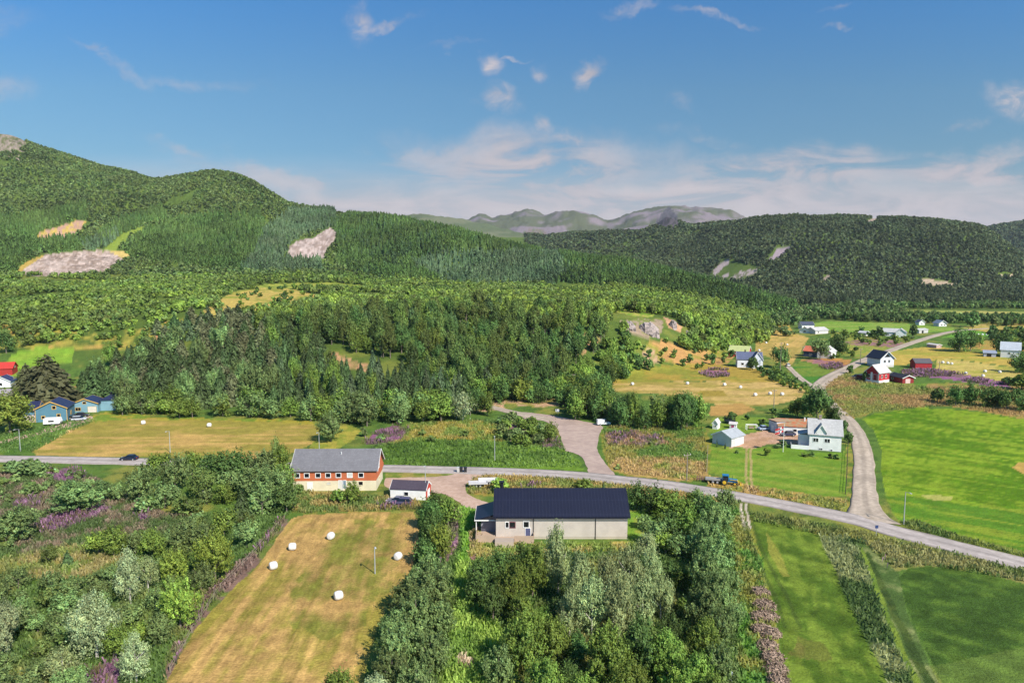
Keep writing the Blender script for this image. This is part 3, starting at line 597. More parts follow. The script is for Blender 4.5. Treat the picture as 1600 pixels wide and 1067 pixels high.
def broadleaf(seed, N_, shape='round', asp=1.2):
    r = np.random.default_rng(seed)
    p = {'round': (.5, .47, .5, 30), 'oval': (.46, .47, .52, 34), 'airy': (.42, .46, .53, 26), 'bush': (.5, .52, .42, 20), 'pine': (.38, .36, .63, 22), 'column': (.5, .47, .52, 40)}[shape]
    a, cz, z0, nl = p
    if N_ < 120: nl = 9
    d = nrm(r.normal(size=(nl, 3)) + np.array([0, 0, .15])); rad = r.uniform(.45, .84, nl)[:, None]
    prof = d.copy()
    lob = prof * np.array([a, a, cz]) * rad + np.array([0, 0, z0])
    if shape in ('oval', 'airy', 'pine'): lob[:, :2] *= (1.12 - .75 * np.clip((lob[:, 2:3] - .35), 0, 1))
    rl = r.uniform(.13, .21, nl) * (1.15 if shape in ('round', 'bush') else .95) * (.8 if shape == 'airy' else 1)
    lt = r.uniform(.72, 1.3, nl)
    li = r.integers(0, nl, N_); dd = nrm(r.normal(size=(N_, 3)) + np.array([0, 0, .25]))
    c = lob[li] + dd * (rl[li] * r.uniform(.6, 1.12, N_) ** .7)[:, None]
    sprays = N_ > 1500; kr = .74 if shape in ('round', 'bush') else .92
    if sprays:                        # leaves gather in sprays on the limbs
        ns = N_ // 24; sl = r.integers(0, nl, ns); sdir = nrm(r.normal(size=(ns, 3)) + np.array([0, 0, .3]))
        sc = lob[sl] + sdir * (rl[sl] * r.uniform(.7, 1.22, ns))[:, None]; s0 = .40 * kr * math.sqrt(2.9 * 1.5 / ns)
        si = r.integers(0, ns, N_); so = nrm(sc - np.array([0, 0, z0 - .25]))
        off = r.normal(size=(N_, 3)) * s0 * .62 + so[si] * (r.normal(size=(N_, 1)) * s0 * 1.15) + np.array([0, 0, 1.0]) * (np.abs(r.normal(size=(N_, 1))) * s0 * .8 * (sdir[si, 2:3] > .2))
        c = sc[si] + off; dd = nrm(sdir[si] * .8 + off / s0 * .5); li = sl[si]; sprt = r.uniform(.66, 1.42, ns)[si]
    ctr = np.array([0, 0, z0 - .1]); out = nrm(c - ctr)
    nn = nrm(dd * .75 + out * .5 + r.normal(size=(N_, 3)) * .55)
    ok = c[:, 2] > .03; c, nn, li, out = c[ok], nn[ok], li[ok], out[ok]; spr = sprt[ok] if sprays else np.ones(len(c))
    sz = math.sqrt(2.9 * (2.6 if N_ > 3000 else 2.3 if N_ > 300 else 1.7) / N_ / asp) * r.uniform(.7, 1.3, len(c)) * (.82 if shape == 'airy' else 1)
    V = quads_from(c, nn, sz, up=out + np.array([0, 0, .7]), asp=asp, r=r)
    t = (lt[li] ** .7 * spr * r.uniform(.75, 1.28, len(c)))[:, None] * np.array([1, 1, 1]) * (1 + r.normal(size=(len(c), 1)) * .05 * np.array([[1.2, 0, -1]]))
    return V, np.repeat(t, 4, 0)
def conifer(seed, N_, shape='spruce'):
    r = np.random.default_rng(seed); broad = shape == 'sitka'
    if N_ >= 250:
        per = 7; nb = N_ // per; z = 1 - np.sqrt(r.uniform(0.0, 1, nb)) * .97 ; z = np.clip(z, .03, .985)
        nw = 17 if not broad else 13
        z = (np.floor(z * nw) + r.uniform(-.25, 1.25, nb)) / nw * .97; z = np.clip(z, .02, .985)
        R = .5 * (1 - z) ** (.85 if not broad else .68) * r.uniform(.68, 1.1, nb) + .015
        ph = r.uniform(0, 2 * np.pi, nb); f = np.linspace(.18, 1, per)[None] * r.uniform(.92, 1.05, (nb, 1))
        rad = R[:, None] * f; dz = -(f ** 1.3) * R[:, None] * (.42 if not broad else .1) + (f ** 3) * R[:, None] * .12
        d = np.stack([np.cos(ph), np.sin(ph), np.zeros(nb)], 1)
        c = (d[:, None] * rad[..., None] + np.stack([np.zeros_like(dz), np.zeros_like(dz), z[:, None] + dz], -1)).reshape(-1, 3)
        dd = np.repeat(d, per, 0); c = c + r.normal(size=c.shape) * .012
        nn = nrm(np.array([0, 0, 1.0]) + dd * .55 + r.normal(size=c.shape) * .42)
        sz = (np.repeat(R, per) * r.uniform(.2, .42, len(c)) + .02) * (1800 / max(N_, 900)) ** .5
        V = quads_from(c, nn, sz, up=dd + np.array([0, 0, -.25]), asp=1.9, r=r)
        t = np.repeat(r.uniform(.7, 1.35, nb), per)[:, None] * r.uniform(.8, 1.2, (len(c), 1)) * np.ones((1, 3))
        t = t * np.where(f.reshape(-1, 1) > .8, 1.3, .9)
    else:
        z = 1 - np.sqrt(r.uniform(0.002, .85, N_)); R = .5 * (1 - z) ** .85
        ph = np.arange(N_) * 2.39996 + r.uniform(0, .5, N_); d = np.stack([np.cos(ph), np.sin(ph), np.zeros(N_)], 1)
        c = d * (R * r.uniform(.45, .75, N_))[:, None]; c[:, 2] = z
        nn = nrm(d + np.array([0, 0, .55]) + r.normal(size=c.shape) * .25)
        sz = R * r.uniform(.9, 1.3, N_) * (5.2 / math.sqrt(N_)) + .05
        V = quads_from(c, nn, sz, up=d * .4 + np.array([0, 0, 1.0]), asp=1.7, r=r)
        t = r.uniform(.75, 1.3, (N_, 1)) * np.ones((1, 3))
    return V, np.repeat(t, 4, 0)
KINDS = {  # name, generator, shape, colour
    'willow': ('willow_tree', broadleaf, 'round', (0.185, 0.262, 0.088)), 'green': ('broadleaf_tree', broadleaf, 'oval', (0.175, 0.250, 0.048)),
    'lime': ('broadleaf_tree', broadleaf, 'round', (0.250, 0.335, 0.060)), 'silver': ('silver_willow', broadleaf, 'airy', (0.330, 0.385, 0.190)),
    'aspen': ('aspen_tree', broadleaf, 'airy', (0.310, 0.370, 0.155)), 'dark': ('broadleaf_tree', broadleaf, 'oval', (0.102, 0.172, 0.046)),
    'bush': ('bush', broadleaf, 'bush', (0.165, 0.230, 0.062)), 'spruce': ('spruce_tree', conifer, 'spruce', (0.078, 0.122, 0.044)),
    'sitka': ('spruce_tree', conifer, 'sitka', (0.118, 0.126, 0.060)), 'pine': ('pine_tree', broadleaf, 'pine', (0.145, 0.200, 0.052)),
    'blue': ('spruce_tree', conifer, 'spruce', (0.100, 0.142, 0.068)), 'plant': ('spruce_tree', conifer, 'spruce', (0.092, 0.138, 0.034)),
    'birch': ('birch_tree', broadleaf, 'oval', (0.180, 0.245, 0.066)), 'hillbirch': ('birch_tree', broadleaf, 'round', (0.155, 0.210, 0.070)),
    'farbirch': ('birch_tree', broadleaf, 'round', (0.145, 0.200, 0.090))}
_pc = {}
def proto(kind, var, N_):
    k = (kind, var, N_)
    if k not in _pc:
        g, sh = KINDS[kind][1:3]
        V, t = (conifer if g is conifer else broadleaf)(hash((sh, var, N_)) % 99991 if False else (sum(map(ord, sh)) * 131 + var * 17 + N_), N_, sh)
        _pc[k] = (V, t * np.array(KINDS[kind][3])[None])
    return _pc[k]
_pm = {}
def crown_mesh(kind, var, N_):
    k = (kind, var, N_)
    if k not in _pm:
        V, c = proto(kind, var, N_)
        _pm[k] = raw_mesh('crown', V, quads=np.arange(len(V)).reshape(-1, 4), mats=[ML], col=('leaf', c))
    return _pm[k]
def tube(p, q, r0, r1, s=6):
    p = np.array(p, float); q = np.array(q, float); d = q - p; d /= np.linalg.norm(d)
    a = np.cross(d, [1, 0, 0] if abs(d[0]) < .8 else [0, 1, 0]); a /= np.linalg.norm(a); b_ = np.cross(d, a)
    th = np.arange(s) * 2 * np.pi / s; ring = np.cos(th)[:, None] * a + np.sin(th)[:, None] * b_
    V = np.vstack([p + ring * r0, q + ring * r1]); i = np.arange(s); j = (i + 1) % s
    return V, np.stack([i, j, j + s, i + s], 1)
def trunk_mesh(kind, var):
    k = ('trunk', kind, var)
    if k not in _pm:
        r = random.Random(var * 7 + len(kind)); con = KINDS[kind][1] is conifer
        segs = [((0, 0, -.06), (r.uniform(-.02, .02), r.uniform(-.02, .02), .45), .032, .02), ]
        t0 = segs[0][1]; segs.append((t0, (t0[0] * 1.5, t0[1] * 1.5, .9), .02, .004))
        if not con:
            for i in range(6):
                a = r.uniform(0, 6.28); z = r.uniform(.18, .6); l = r.uniform(.2, .36)
                segs.append(((t0[0] * z * 2, t0[1] * z * 2, z), (math.cos(a) * l, math.sin(a) * l, z + l * .8), .012, .004))
        V, Q, o = [], [], 0
        for s in segs:
            v_, q_ = tube(*s); V.append(v_); Q.append(q_ + o); o += len(v_)
        pale = kind in ('silver', 'aspen', 'birch')
        _pm[k] = raw_mesh('trunk', np.vstack(V), quads=np.vstack(Q), mats=[MTB if pale else MT])
    return _pm[k]
def whole_mesh(kind, var, N_):
    k = ('whole', kind, var, N_)
    if k not in _pm:
        V, c = proto(kind, var, N_); tv, tq = tube((0, 0, -.05), (0, 0, .75), .028, .008, 5)
        me = raw_mesh('tree', np.vstack([V, tv]), quads=np.vstack([np.arange(len(V)).reshape(-1, 4), tq + len(V)]), mats=[ML, MT], col=('leaf', np.vstack([c, np.ones((len(tv), 3))])))
        mi = np.zeros(len(me.polygons), np.int32); mi[len(V) // 4:] = 1; me.polygons.foreach_set('material_index', mi)
        _pm[k] = me
    return _pm[k]
TREES = []        # kind, x, y, z, w, h, label, group, explicit
KEEP = []         # (x, y, r) kept clear of scattered plants
def add_tree(kind, x, y, w, h, label, group, explicit=False):
    TREES.append((kind, x, y, float(height(x, y)), w, h, label, group, explicit))
def tree_px(kind, u, v, w, h, label=None, group=None):
    """one tree whose foot is seen at (u, v) and that looks w x h photo pixels large"""
    g = ground(u, v); k = mpp(g[1])
    add_tree(kind, g[0], g[1], w * k * .93, h * k * .95, label, group, True)
    KEEP.append((g[0], g[1], w * k * .42))
def scatter(poly, y0, y1, sp, kinds, hr, wr, label, group, seed, holes=(), dens=1.0, patch=None, keep=True, cull=.5):
    r = np.random.default_rng(seed); P = np.array(poly, float)
    t0, t1 = (P[:, 0].min() - 840) / F, (P[:, 0].max() - 760) / F
    ys = np.arange(y0, y1, sp * .87); X, Y = [], []
    for i, y in enumerate(ys):
        xs = np.arange(min(t0 * y, t0 * y * 1.06), max(t1 * y, t1 * y * 1.06), sp) + (i % 2) * sp / 2
        X.append(xs); Y.append(np.full(len(xs), y))
    X = np.concatenate(X); Y = np.concatenate(Y)
    X = X + r.uniform(-.42, .42, len(X)) * sp; Y = Y + r.uniform(-.42, .42, len(Y)) * sp
    Z = height(X, Y); u, v = proj(X, Y, Z); m = pip(u, v, poly)
    for h_ in holes: m &= ~pip(u, v, h_)
    if dens < 1: m &= r.uniform(size=len(X)) < dens
    if patch is not None: m &= fbm(X, Y, patch[0], seed, 3) > patch[1]
    X, Y, Z = X[m], Y[m], Z[m]
    hs_ = r.uniform(*hr, len(X)) * (.8 + .4 * fbm(X, Y, 40, seed + 1, 2)); ws = hs_ * r.uniform(*wr, len(X))
    vis = visible(X, Y, Z + hs_, .0); X, Y, Z, hs_, ws = X[vis], Y[vis], Z[vis], hs_[vis], ws[vis]
    if keep and len(X) and y0 < 700:
        ok = np.ones(len(X), bool)
        K = np.array(KEEP + [(a, b_, c_ + .8) for a, b_, c_ in ROADXY] + BUILT)
        for kx_, ky_, kr in K: ok &= (X - kx_) ** 2 + (Y - ky_) ** 2 > (kr + ws * .3) ** 2
        X, Y, Z, hs_, ws = X[ok], Y[ok], Z[ok], hs_[ok], ws[ok]
    names = list(kinds); pr = np.array([kinds[k] for k in names], float); pr /= pr.sum()
    ki = np.searchsorted(np.cumsum(pr), np.clip(.65 * r.uniform(size=len(X)) + .35 * fbm(X, Y, 22, seed + 3, 2), 0, .9999))
    for i in range(len(X)):
        kd = names[min(ki[i], len(names) - 1)]
        TREES.append((kd, X[i], Y[i], Z[i], ws[i], hs_[i], label, group, False))
# ------------------------------------------------------------------ mesh builder for built things
class MB:
    def __init__(s): s.v = []; s.f = []; s.mi = []
    def add(s, V, Fc, mi=0):
        o = len(s.v); s.v += [tuple(map(float, p)) for p in V]; s.f += [tuple(i + o for i in f) for f in Fc]; s.mi += [mi] * len(Fc); return s
    def box(s, x0, x1, y0, y1, z0, z1, mi=0):
        V = [(x0, y0, z0), (x1, y0, z0), (x1, y1, z0), (x0, y1, z0), (x0, y0, z1), (x1, y0, z1), (x1, y1, z1), (x0, y1, z1)]
        return s.add(V, [(0, 3, 2, 1), (4, 5, 6, 7), (0, 1, 5, 4), (1, 2, 6, 5), (2, 3, 7, 6), (3, 0, 4, 7)], mi)
    def prism(s, poly, axis, a, b, mi=0):
        """extrude a 2-d outline along an axis (0 x: outline is y,z; 1 y: outline is x,z; 2 z: outline is x,y)"""
        n = len(poly)
        def P(p, t): return {0: (t, p[0], p[1]), 1: (p[0], t, p[1]), 2: (p[0], p[1], t)}[axis]
        V = [P(p, a) for p in poly] + [P(p, b) for p in poly]
        return s.add(V, [tuple(range(n))[::-1], tuple(range(n, 2 * n))] + [(i, (i + 1) % n, (i + 1) % n + n, i + n) for i in range(n)], mi)
    def tube(s, p, q, r0, r1=None, n=8, mi=0):
        V, Q = tube(p, q, r0, r0 if r1 is None else r1, n)
        return s.add(V, [tuple(x) for x in Q] + [tuple(range(n))[::-1], tuple(range(n, 2 * n))], mi)
    def lathe(s, prof, c=(0, 0, 0), axis=2, n=20, mi=0):
        V = []
        for r_, t in prof:
            for i in range(n):
                a = 2 * math.pi * i / n; p = [r_ * math.cos(a), r_ * math.sin(a)]
                V.append({0: (t, p[0], p[1]), 1: (p[1], t, p[0]), 2: (p[0], p[1], t)}[axis])
        V = [tuple(a + b for a, b in zip(v_, c)) for v_ in V]; m = len(prof)
        Fc = [(k * n + i, k * n + (i + 1) % n, (k + 1) * n + (i + 1) % n, (k + 1) * n + i) for k in range(m - 1) for i in range(n)]
        return s.add(V, Fc + [tuple(range(n))[::-1], tuple(range((m - 1) * n, m * n))], mi)
    def build(s, name, m, parent=None, loc=None, rz=None, smooth_=False, bevel=0):
        me = bpy.data.meshes.new(name); me.from_pydata(s.v, [], s.f)
        for x in (m if isinstance(m, (list, tuple)) else [m]): me.materials.append(x)
        me.polygons.foreach_set('material_index', s.mi)
        if smooth_: me.polygons.foreach_set('use_smooth', [True] * len(s.f))
        me.update()
        import bmesh
        bm_ = bmesh.new(); bm_.from_mesh(me); bmesh.ops.recalc_face_normals(bm_, faces=bm_.faces)
        if bevel: bmesh.ops.bevel(bm_, geom=[e for e in bm_.edges if e.is_manifold and e.calc_face_angle(0) > .6], offset=bevel, segments=2, affect='EDGES')
        bm_.to_mesh(me); bm_.free()
        o = link(name, me, parent, loc)
        if rz is not None: o.rotation_euler = (0, 0, rz)
        return o
_mc = {}
def paintm(col, rough=.7, kind='plain', k=.85, metal=0):
    """painted boards, roofing, metal, glass ... with a little wear"""
    key = (tuple(col), rough, kind, metal)
    if key in _mc: return _mc[key]
    m, n, b = mat('%s_%d_%d_%d' % (kind, *col)); c = S(*col, .97 if min(col) > 220 else k); v = objvec(n)
    big = n.noise(v, .5, 5, .6); small = n.noise(v, 7, 4, .6)
    base = n.mix(n.sstep(big, .35, .7), tuple(c), tuple(c * .86)); base = n.mix(n.m('MULTIPLY', n.sstep(small, .5, .75), .3), base, tuple(c * .78))
    sep = n.node('ShaderNodeSeparateXYZ'); n.link(v, sep.inputs[0]); ht = None
    def saw(x, f): return n.m('FRACT', n.m('MULTIPLY', x, f))
    if kind == 'boards':      # horizontal cladding
        s_ = saw(sep.outputs[2], 5.5); base = n.mix(n.m('MULTIPLY', n.sstep(s_, .18, .02), .35), base, tuple(c * .45)); ht = s_
    if kind == 'planks':      # upright cladding
        s_ = saw(n.m('ADD', sep.outputs[0], sep.outputs[1]), 4.0); base = n.mix(n.m('MULTIPLY', n.sstep(s_, .16, .02), .4), base, tuple(c * .45)); ht = s_
    if kind == 'metal':       # standing seams
        s_ = saw(sep.outputs[0], 1.6); base = n.mix(n.m('MULTIPLY', n.sstep(s_, .14, .03), .5), base, tuple(c * 1.7 + .01)); ht = s_
        s2 = saw(sep.outputs[1], .36); base = n.mix(n.m('MULTIPLY', n.sstep(s2, .06, .02), .35), base, tuple(c * 1.8 + .01))
    if kind == 'tiles':
        s_ = saw(sep.outputs[1], 2.6); base = n.mix(n.m('MULTIPLY', n.sstep(s_, .25, .03), .45), base, tuple(c * .55)); ht = s_
        sp = n.noise(v, 2.2, 6, .7); base = n.mix(n.m('MULTIPLY', n.sstep(sp, .5, .62), .4), base, tuple(c * 1.35 + .01))
    if kind == 'rust':
        sp = n.noise(v, .7, 6, .7); base = n.mix(n.sstep(sp, .42, .56), tuple(S(170, 150, 110)), tuple(c))
    if kind == 'glass':
        base = n.mix(small, tuple(c), tuple(c * .7))
    n.link(base, b.inputs['Base Color']); b.inputs['Roughness'].default_value = rough; b.inputs['Metallic'].default_value = metal
    if kind == 'glass': b.inputs['Specular IOR Level'].default_value = .6
    if ht is not None: bump(n, b, ht, .35, .05)
    _mc[key] = m; return m
WHITE, CREAM = (238, 236, 232), (232, 220, 188)
GLASS = paintm((28, 32, 40), .12, 'glass'); TRIM = paintm(WHITE, .6); DARKM = paintm((30, 30, 34), .5); CHIM = paintm((60, 56, 56), .9)
BUILT = []
FACE = {}
def on_face(face, L_, D_):
    """(origin, along, outward) of a wall face, seen from outside left to right"""
    return {'f': ((0, 0), (1, 0), (0, -1)), 'r': ((L_, 0), (0, 1), (1, 0)), 'b': ((L_, D_), (-1, 0), (0, 1)), 'l': ((0, D_), (0, -1), (-1, 0))}[face]
def slab(mb, face, L_, D_, s0, s1, z0, z1, d0, d1, mi=0):
    o, a, w = on_face(face, L_, D_)
    V = []
    for z in (z0, z1):
        for s_, d in ((s0, d0), (s1, d0), (s1, d1), (s0, d1)):
            V.append((o[0] + a[0] * s_ + w[0] * d, o[1] + a[1] * s_ + w[1] * d, z))
    mb.add(V, [(0, 3, 2, 1), (4, 5, 6, 7), (0, 1, 5, 4), (1, 2, 6, 5), (2, 3, 7, 6), (3, 0, 4, 7)], mi)
def window(root, L_, D_, face, s_, z, w, h, fm=None, glass=None, name='window', panes=1, fw=.12):
    fr = MB(); a, b_ = s_ - w / 2, s_ + w / 2
    for x in ((a - fw, a, z - fw, z + h + fw), (b_, b_ + fw, z - fw, z + h + fw), (a, b_, z - fw, z), (a, b_, z + h, z + h + fw)):
        slab(fr, face, L_, D_, x[0], x[1], x[2], x[3], -.01, .07)
    for i in range(1, panes): slab(fr, face, L_, D_, a + w * i / panes - .04, a + w * i / panes + .04, z, z + h, -.01, .06)
    f = fr.build(name, fm or TRIM, root)
    p = MB(); slab(p, face, L_, D_, a, b_, z, z + h, -.01, .03); p.build('pane', glass or GLASS, f)
def door(root, L_, D_, face, s_, z, w, h, m, fm=None):
    d = MB(); slab(d, face, L_, D_, s_ - w / 2, s_ + w / 2, z, z + h, -.01, .05); dd = d.build('door', m, root)
    f = MB()
    for x in ((s_ - w / 2 - .1, s_ - w / 2, z, z + h + .1), (s_ + w / 2, s_ + w / 2 + .1, z, z + h + .1), (s_ - w / 2, s_ + w / 2, z + h, z + h + .1)): slab(f, face, L_, D_, x[0], x[1], x[2], x[3], -.01, .07)
    f.build('frame', fm or TRIM, dd)
    k = MB(); slab(k, face, L_, D_, s_ + w * .32, s_ + w * .40, z + 1.0, z + 1.1, .05, .1); k.build('handle', DARKM, dd)
def roof_gable(root, x0, x1, y0, y1, h, rise, m, over, ridge, thick=.16, barge=None, name='roof', off=.03):
    mb = MB(); bb = [MB(), MB()]
    if ridge == 'x': half = (y1 - y0) / 2; lo, hi, c = x0 - over, x1 + over, (y0 + y1) / 2
    else: half = (x1 - x0) / 2; lo, hi, c = y0 - over, y1 + over, (x0 + x1) / 2
    sl = rise / half; e = half + over * .9
    for sgn in (-1, 1):
        prof = [(c + sgn * e, h - (e - half) * sl + off), (c, h + rise + off), (c, h + rise + off + thick * 1.15), (c + sgn * e, h - (e - half) * sl + off + thick)]
        mb.prism(prof, 0 if ridge == 'x' else 1, lo, hi)
        if barge:
            for iq, q in enumerate((lo - .05, hi + .003)):
                pr = [(c + sgn * (e + .02), h - (e - half) * sl + off - .12), (c, h + rise + off - .12), (c, h + rise + off + thick * 1.15 + .03), (c + sgn * (e + .02), h - (e - half) * sl + off + thick + .03)]
                bb[iq].prism(pr, 0 if ridge == 'x' else 1, q, q + .047)
    o = mb.build(name, m, root)
    if barge:
        for e_ in bb: e_.build('bargeboard', barge, o)
    return o
def walls_gable(root, x0, x1, y0, y1, z0, h, rise, m, ridge, name='wall'):
    mb = MB()
    if ridge == 'x': mb.prism([(y0, z0), (y1, z0), (y1, h), ((y0 + y1) / 2, h + rise), (y0, h)], 0, x0, x1)
    elif ridge == 'y': mb.prism([(x0, z0), (x1, z0), (x1, h), ((x0 + x1) / 2, h + rise), (x0, h)], 1, y0, y1)
    else: mb.box(x0, x1, y0, y1, z0, h)
    return mb.build(name, m, root)
def chimney(roof, x, y, z0, z1, w=.6, m=None, cap=True):
    c = MB().box(x - w / 2, x + w / 2, y - w / 2, y + w / 2, z0, z1)
    if cap: c.box(x - w / 2 - .08, x + w / 2 + .08, y - w / 2 - .08, y + w / 2 + .08, z1 + .003, z1 + .13)
    c.build('chimney', m or CHIM, roof)
def site(A, B, D_, name, label, cat='house', group=None, rot=None, L_=None, sink=.05):
    a = ground(*A); b_ = ground(*B); d = b_ - a
    ang = math.atan2(d[1], d[0]) if rot is None else math.radians(rot)
    L2 = float(np.hypot(d[0], d[1])) if L_ is None else L_
    ca, sa = math.cos(ang), math.sin(ang)
    cs = [(a[0] + x * ca - y * sa, a[1] + x * sa + y * ca) for x in (0, L2 / 2, L2) for y in (0, D_)]
    z = min(float(height(*c)) for c in cs)
    for i in range(5):
        for j in range(3):
            x, y = L2 * (i + .5) / 5, D_ * (j + .5) / 3
            BUILT.append((a[0] + x * ca - y * sa, a[1] + x * sa + y * ca, max(L2 / 10, D_ / 6) + 1.2))
    return empty(name, (a[0], a[1], z - sink), ang, label=label, cat=cat, group=group), L2
def house(name, label, A, B, D_, h, rise, wall, roof, ridge='x', over=.4, wk='boards', rk='tiles', wins=(), doors=(), chim=None, cat='house', barge=TRIM, base=None, rot=None, L_=None, group=None, fm=None, glass=None, rrough=.7):
    r_, L2 = site(A, B, D_, name, label, cat, group, rot, L_)
    wm = paintm(wall, .75, wk); rm = paintm(roof, rrough, rk)
    if base:
        MB().box(-.04, L2 + .04, -.04, D_ + .04, -1.2, base[0]).build('foundation', paintm(base[1], .9), r_); z0 = base[0]
    else: z0 = -1.2
    walls_gable(r_, 0, L2, 0, D_, z0, h, rise, wm, ridge)
    rf = roof_gable(r_, 0, L2, 0, D_, h, rise, rm, over, ridge, barge=barge)
    for w in wins: window(r_, L2, D_, *(w[:5]), fm=fm, glass=glass, panes=w[5] if len(w) > 5 else 1)
    for d in doors: door(r_, L2, D_, *d)
    if chim: chimney(rf, *chim)
    return r_, L2, rf

# --- the red barn
BR, L2 = site((458, 767), (588, 766), 9.0, 'barn', 'long red barn on a cream masonry ground floor with a grey slate roof', 'barn')
RB = paintm((206, 112, 70), .8, 'planks'); CR = paintm(CREAM, .85)
MB().box(0, L2, 0, 9, -1, 2.35).build('lower_wall', CR, BR)
mbw = MB(); mbw.prism([(0, 2.35), (9, 2.35), (9, 4.95), (4.5, 8.4), (0, 4.95)], 0, 0, L2); mbw.build('upper_wall', RB, BR)
rf = roof_gable(BR, 0, L2, 0, 9, 4.95, 3.45, paintm((118, 116, 120), .75, 'tiles'), .5, 'x', barge=TRIM)
MB().tube((L2 * .55, 3.3, 7.4), (L2 * .55, 3.3, 8.2), .14).build('vent_pipe', paintm((210, 210, 210), .4), rf)
MB().prism([(9.003, 2.8), (10.6, 2.8), (10.6, 3.5), (9.003, 4.6)], 0, L2 - 7, L2 + .02).build('lean_to', RB, BR)
for i, s_ in enumerate((.055, .17, .305, .425, .55, .685, .82)):
    gl = None if i != 5 else paintm((214, 212, 206), .6)
    window(BR, L2, 9, 'f', s_ * L2, 3.2, 1.0, .9, glass=gl, fw=.14)
o_ = [(L2 * .43, 1.5, .8, .55, paintm((210, 206, 196), .7)), (L2 * .815, 1.35, .9, .8, GLASS), (L2 * .68, 1.4, .7, .5, GLASS)]
for s_, z, w, h, g in o_: window(BR, L2, 9, 'f', s_, z, w, h, glass=g, fw=.08, fm=CR)
window(BR, L2, 9, 'r', 4.2, 1.4, .6, .6, fw=.08, fm=CR)
window(BR, L2, 9, 'r', 4.0, 4.4, .9, 1.2, fw=.2)
door(BR, L2, 9, 'f', L2 * .205, -.3, 1.1, 2.3, TRIM); window(BR, L2, 9, 'f', L2 * .205, 1.0, .5, .6, fw=.05, glass=GLASS)
door(BR, L2, 9, 'f', L2 * .575, .2, .9, 2.2, paintm((220, 216, 206), .7)); door(BR, L2, 9, 'f', L2 * .615, .6, .8, 1.8, paintm((120, 140, 156), .6))

# --- small white shed beside it
SHD, L2 = site((610, 779), (667, 778), 4.4, 'shed', 'small white shed with a dark roof and one red gable end', 'shed', rot=-7)
walls_gable(SHD, 0, L2, 0, 4.4, -.8, 2.2, 1.3, paintm(WHITE, .75, 'boards'), 'x')
MB().prism([(0, -.8), (4.4, -.8), (4.4, 2.2), (2.2, 3.5), (0, 2.2)], 0, L2 + .003, L2 + .06).build('gable_wall', paintm((206, 62, 44), .75, 'planks'), SHD)
roof_gable(SHD, 0, L2, 0, 4.4, 2.2, 1.3, paintm((72, 62, 74), .7, 'tiles'), .12, 'x', barge=TRIM)
door(SHD, L2 + .06, 4.4, 'r', 2.2, -.2, 1.8, 2.0, TRIM); window(SHD, L2, 4.4, 'f', L2 * .45, .9, .9, .8)

# --- the long house with the blue-black roof
LH, L2 = site((775, 842), (980, 842), 10.5, 'long_house', 'long beige house with a blue-black metal roof, porch and wooden deck', 'house')
WB = paintm((214, 202, 190), .75, 'boards'); DK_ = paintm((25, 28, 48), .42, 'metal'); WOOD = paintm((196, 170, 148), .85, 'planks')
MB().box(.05, L2 - .05, .05, 10.45, -1, .45).build('foundation', paintm((198, 186, 166), .9), LH)
walls_gable(LH, 0, L2, 0, 10.5, .45, 4.5, 3.4, WB, 'x')
rf = roof_gable(LH, 0, L2, 0, 10.5, 4.5, 3.4, DK_, .45, 'x', barge=paintm((40, 42, 58), .5), thick=.2)
MB().tube((1.0, 5.6, 7.0), (1.0, 5.6, 9.2), .35, .35, 10).box(.5, 1.5, 5.1, 6.1, 9.22, 9.32).build('chimney', paintm((26, 28, 36), .5), rf)
for s_ in (.085, .125): window(LH, L2, 10.5, 'f', L2 * s_, 2.3, .55 if s_ < .1 else .95, 1.0, fm=paintm((120, 60, 70), .6) if s_ > .1 else None)
window(LH, L2, 10.5, 'f', L2 * .23, 2.35, .95, 1.05)
door(LH, L2, 10.5, 'f', L2 * .243, .55, .9, 1.6, paintm((92, 96, 130), .5))
for s_ in (.285, .757):
    MB().tube((L2 * s_, -.08, .1), (L2 * s_, -.08, 4.3), .06).build('downpipe', DARKM, LH)
GT = MB().box(-.4, L2 + .4, -.56, -.44, 4.1, 4.24).build('gutter', paintm((44, 46, 60), .5), LH)
# annex with its own roof
MB().box(-2.9, -.01, 2.6, 7.6, -.6, 3.4).build('porch_wall', paintm((150, 150, 164), .75, 'boards'), LH)
pr = MB(); pr.prism([(-4.0, 3.2), (-.05, 4.3), (-.05, 4.5), (-4.0, 3.4)], 1, .9, 8.6); pr.build('porch_roof', DK_, LH)
MB().box(-4.05, -4.0, .85, 8.65, 3.12, 3.46).box(-4.0, -.1, .84, .9, 3.2, 3.42).build('bargeboard', TRIM, LH)
for y in (1.1, 8.3): MB().box(-3.8, -3.65, y, y + .15, -.6, 3.25).build('post', TRIM, LH)
door(LH, L2, 10.5, 'l', 8.6, .7, .95, 2.1, TRIM)
dk = MB().box(-3.6, -.02, -1.6, 2.55, .38, .55).box(-.02, 7.0, -1.9, -.06, .38, .55); deck = dk.build('deck', WOOD, LH)
for bx in ((-3.6, -.1, -1.7, -1.62, -.5, 1.45), (3.4, 6.94, -2.0, -1.92, -.5, 1.45), (-3.7, -3.62, -1.7, 2.5, -.5, 1.45), (6.95, 7.03, -2.0, -.1, .4, 1.45)): MB().box(*bx).build('railing', WOOD, deck)
MB().box(-.1, 3.3, -4.0, -2.02, -1, 1.1).build('stair_box', paintm((200, 182, 164), .85, 'boards'), deck)
st = MB()
for i in range(5): st.box(3.32, 4.3, -3.8 + .35 * i, -3.45 + .35 * i, -.6, -.35 + .18 * i)
st.build('staircase', WOOD, deck)

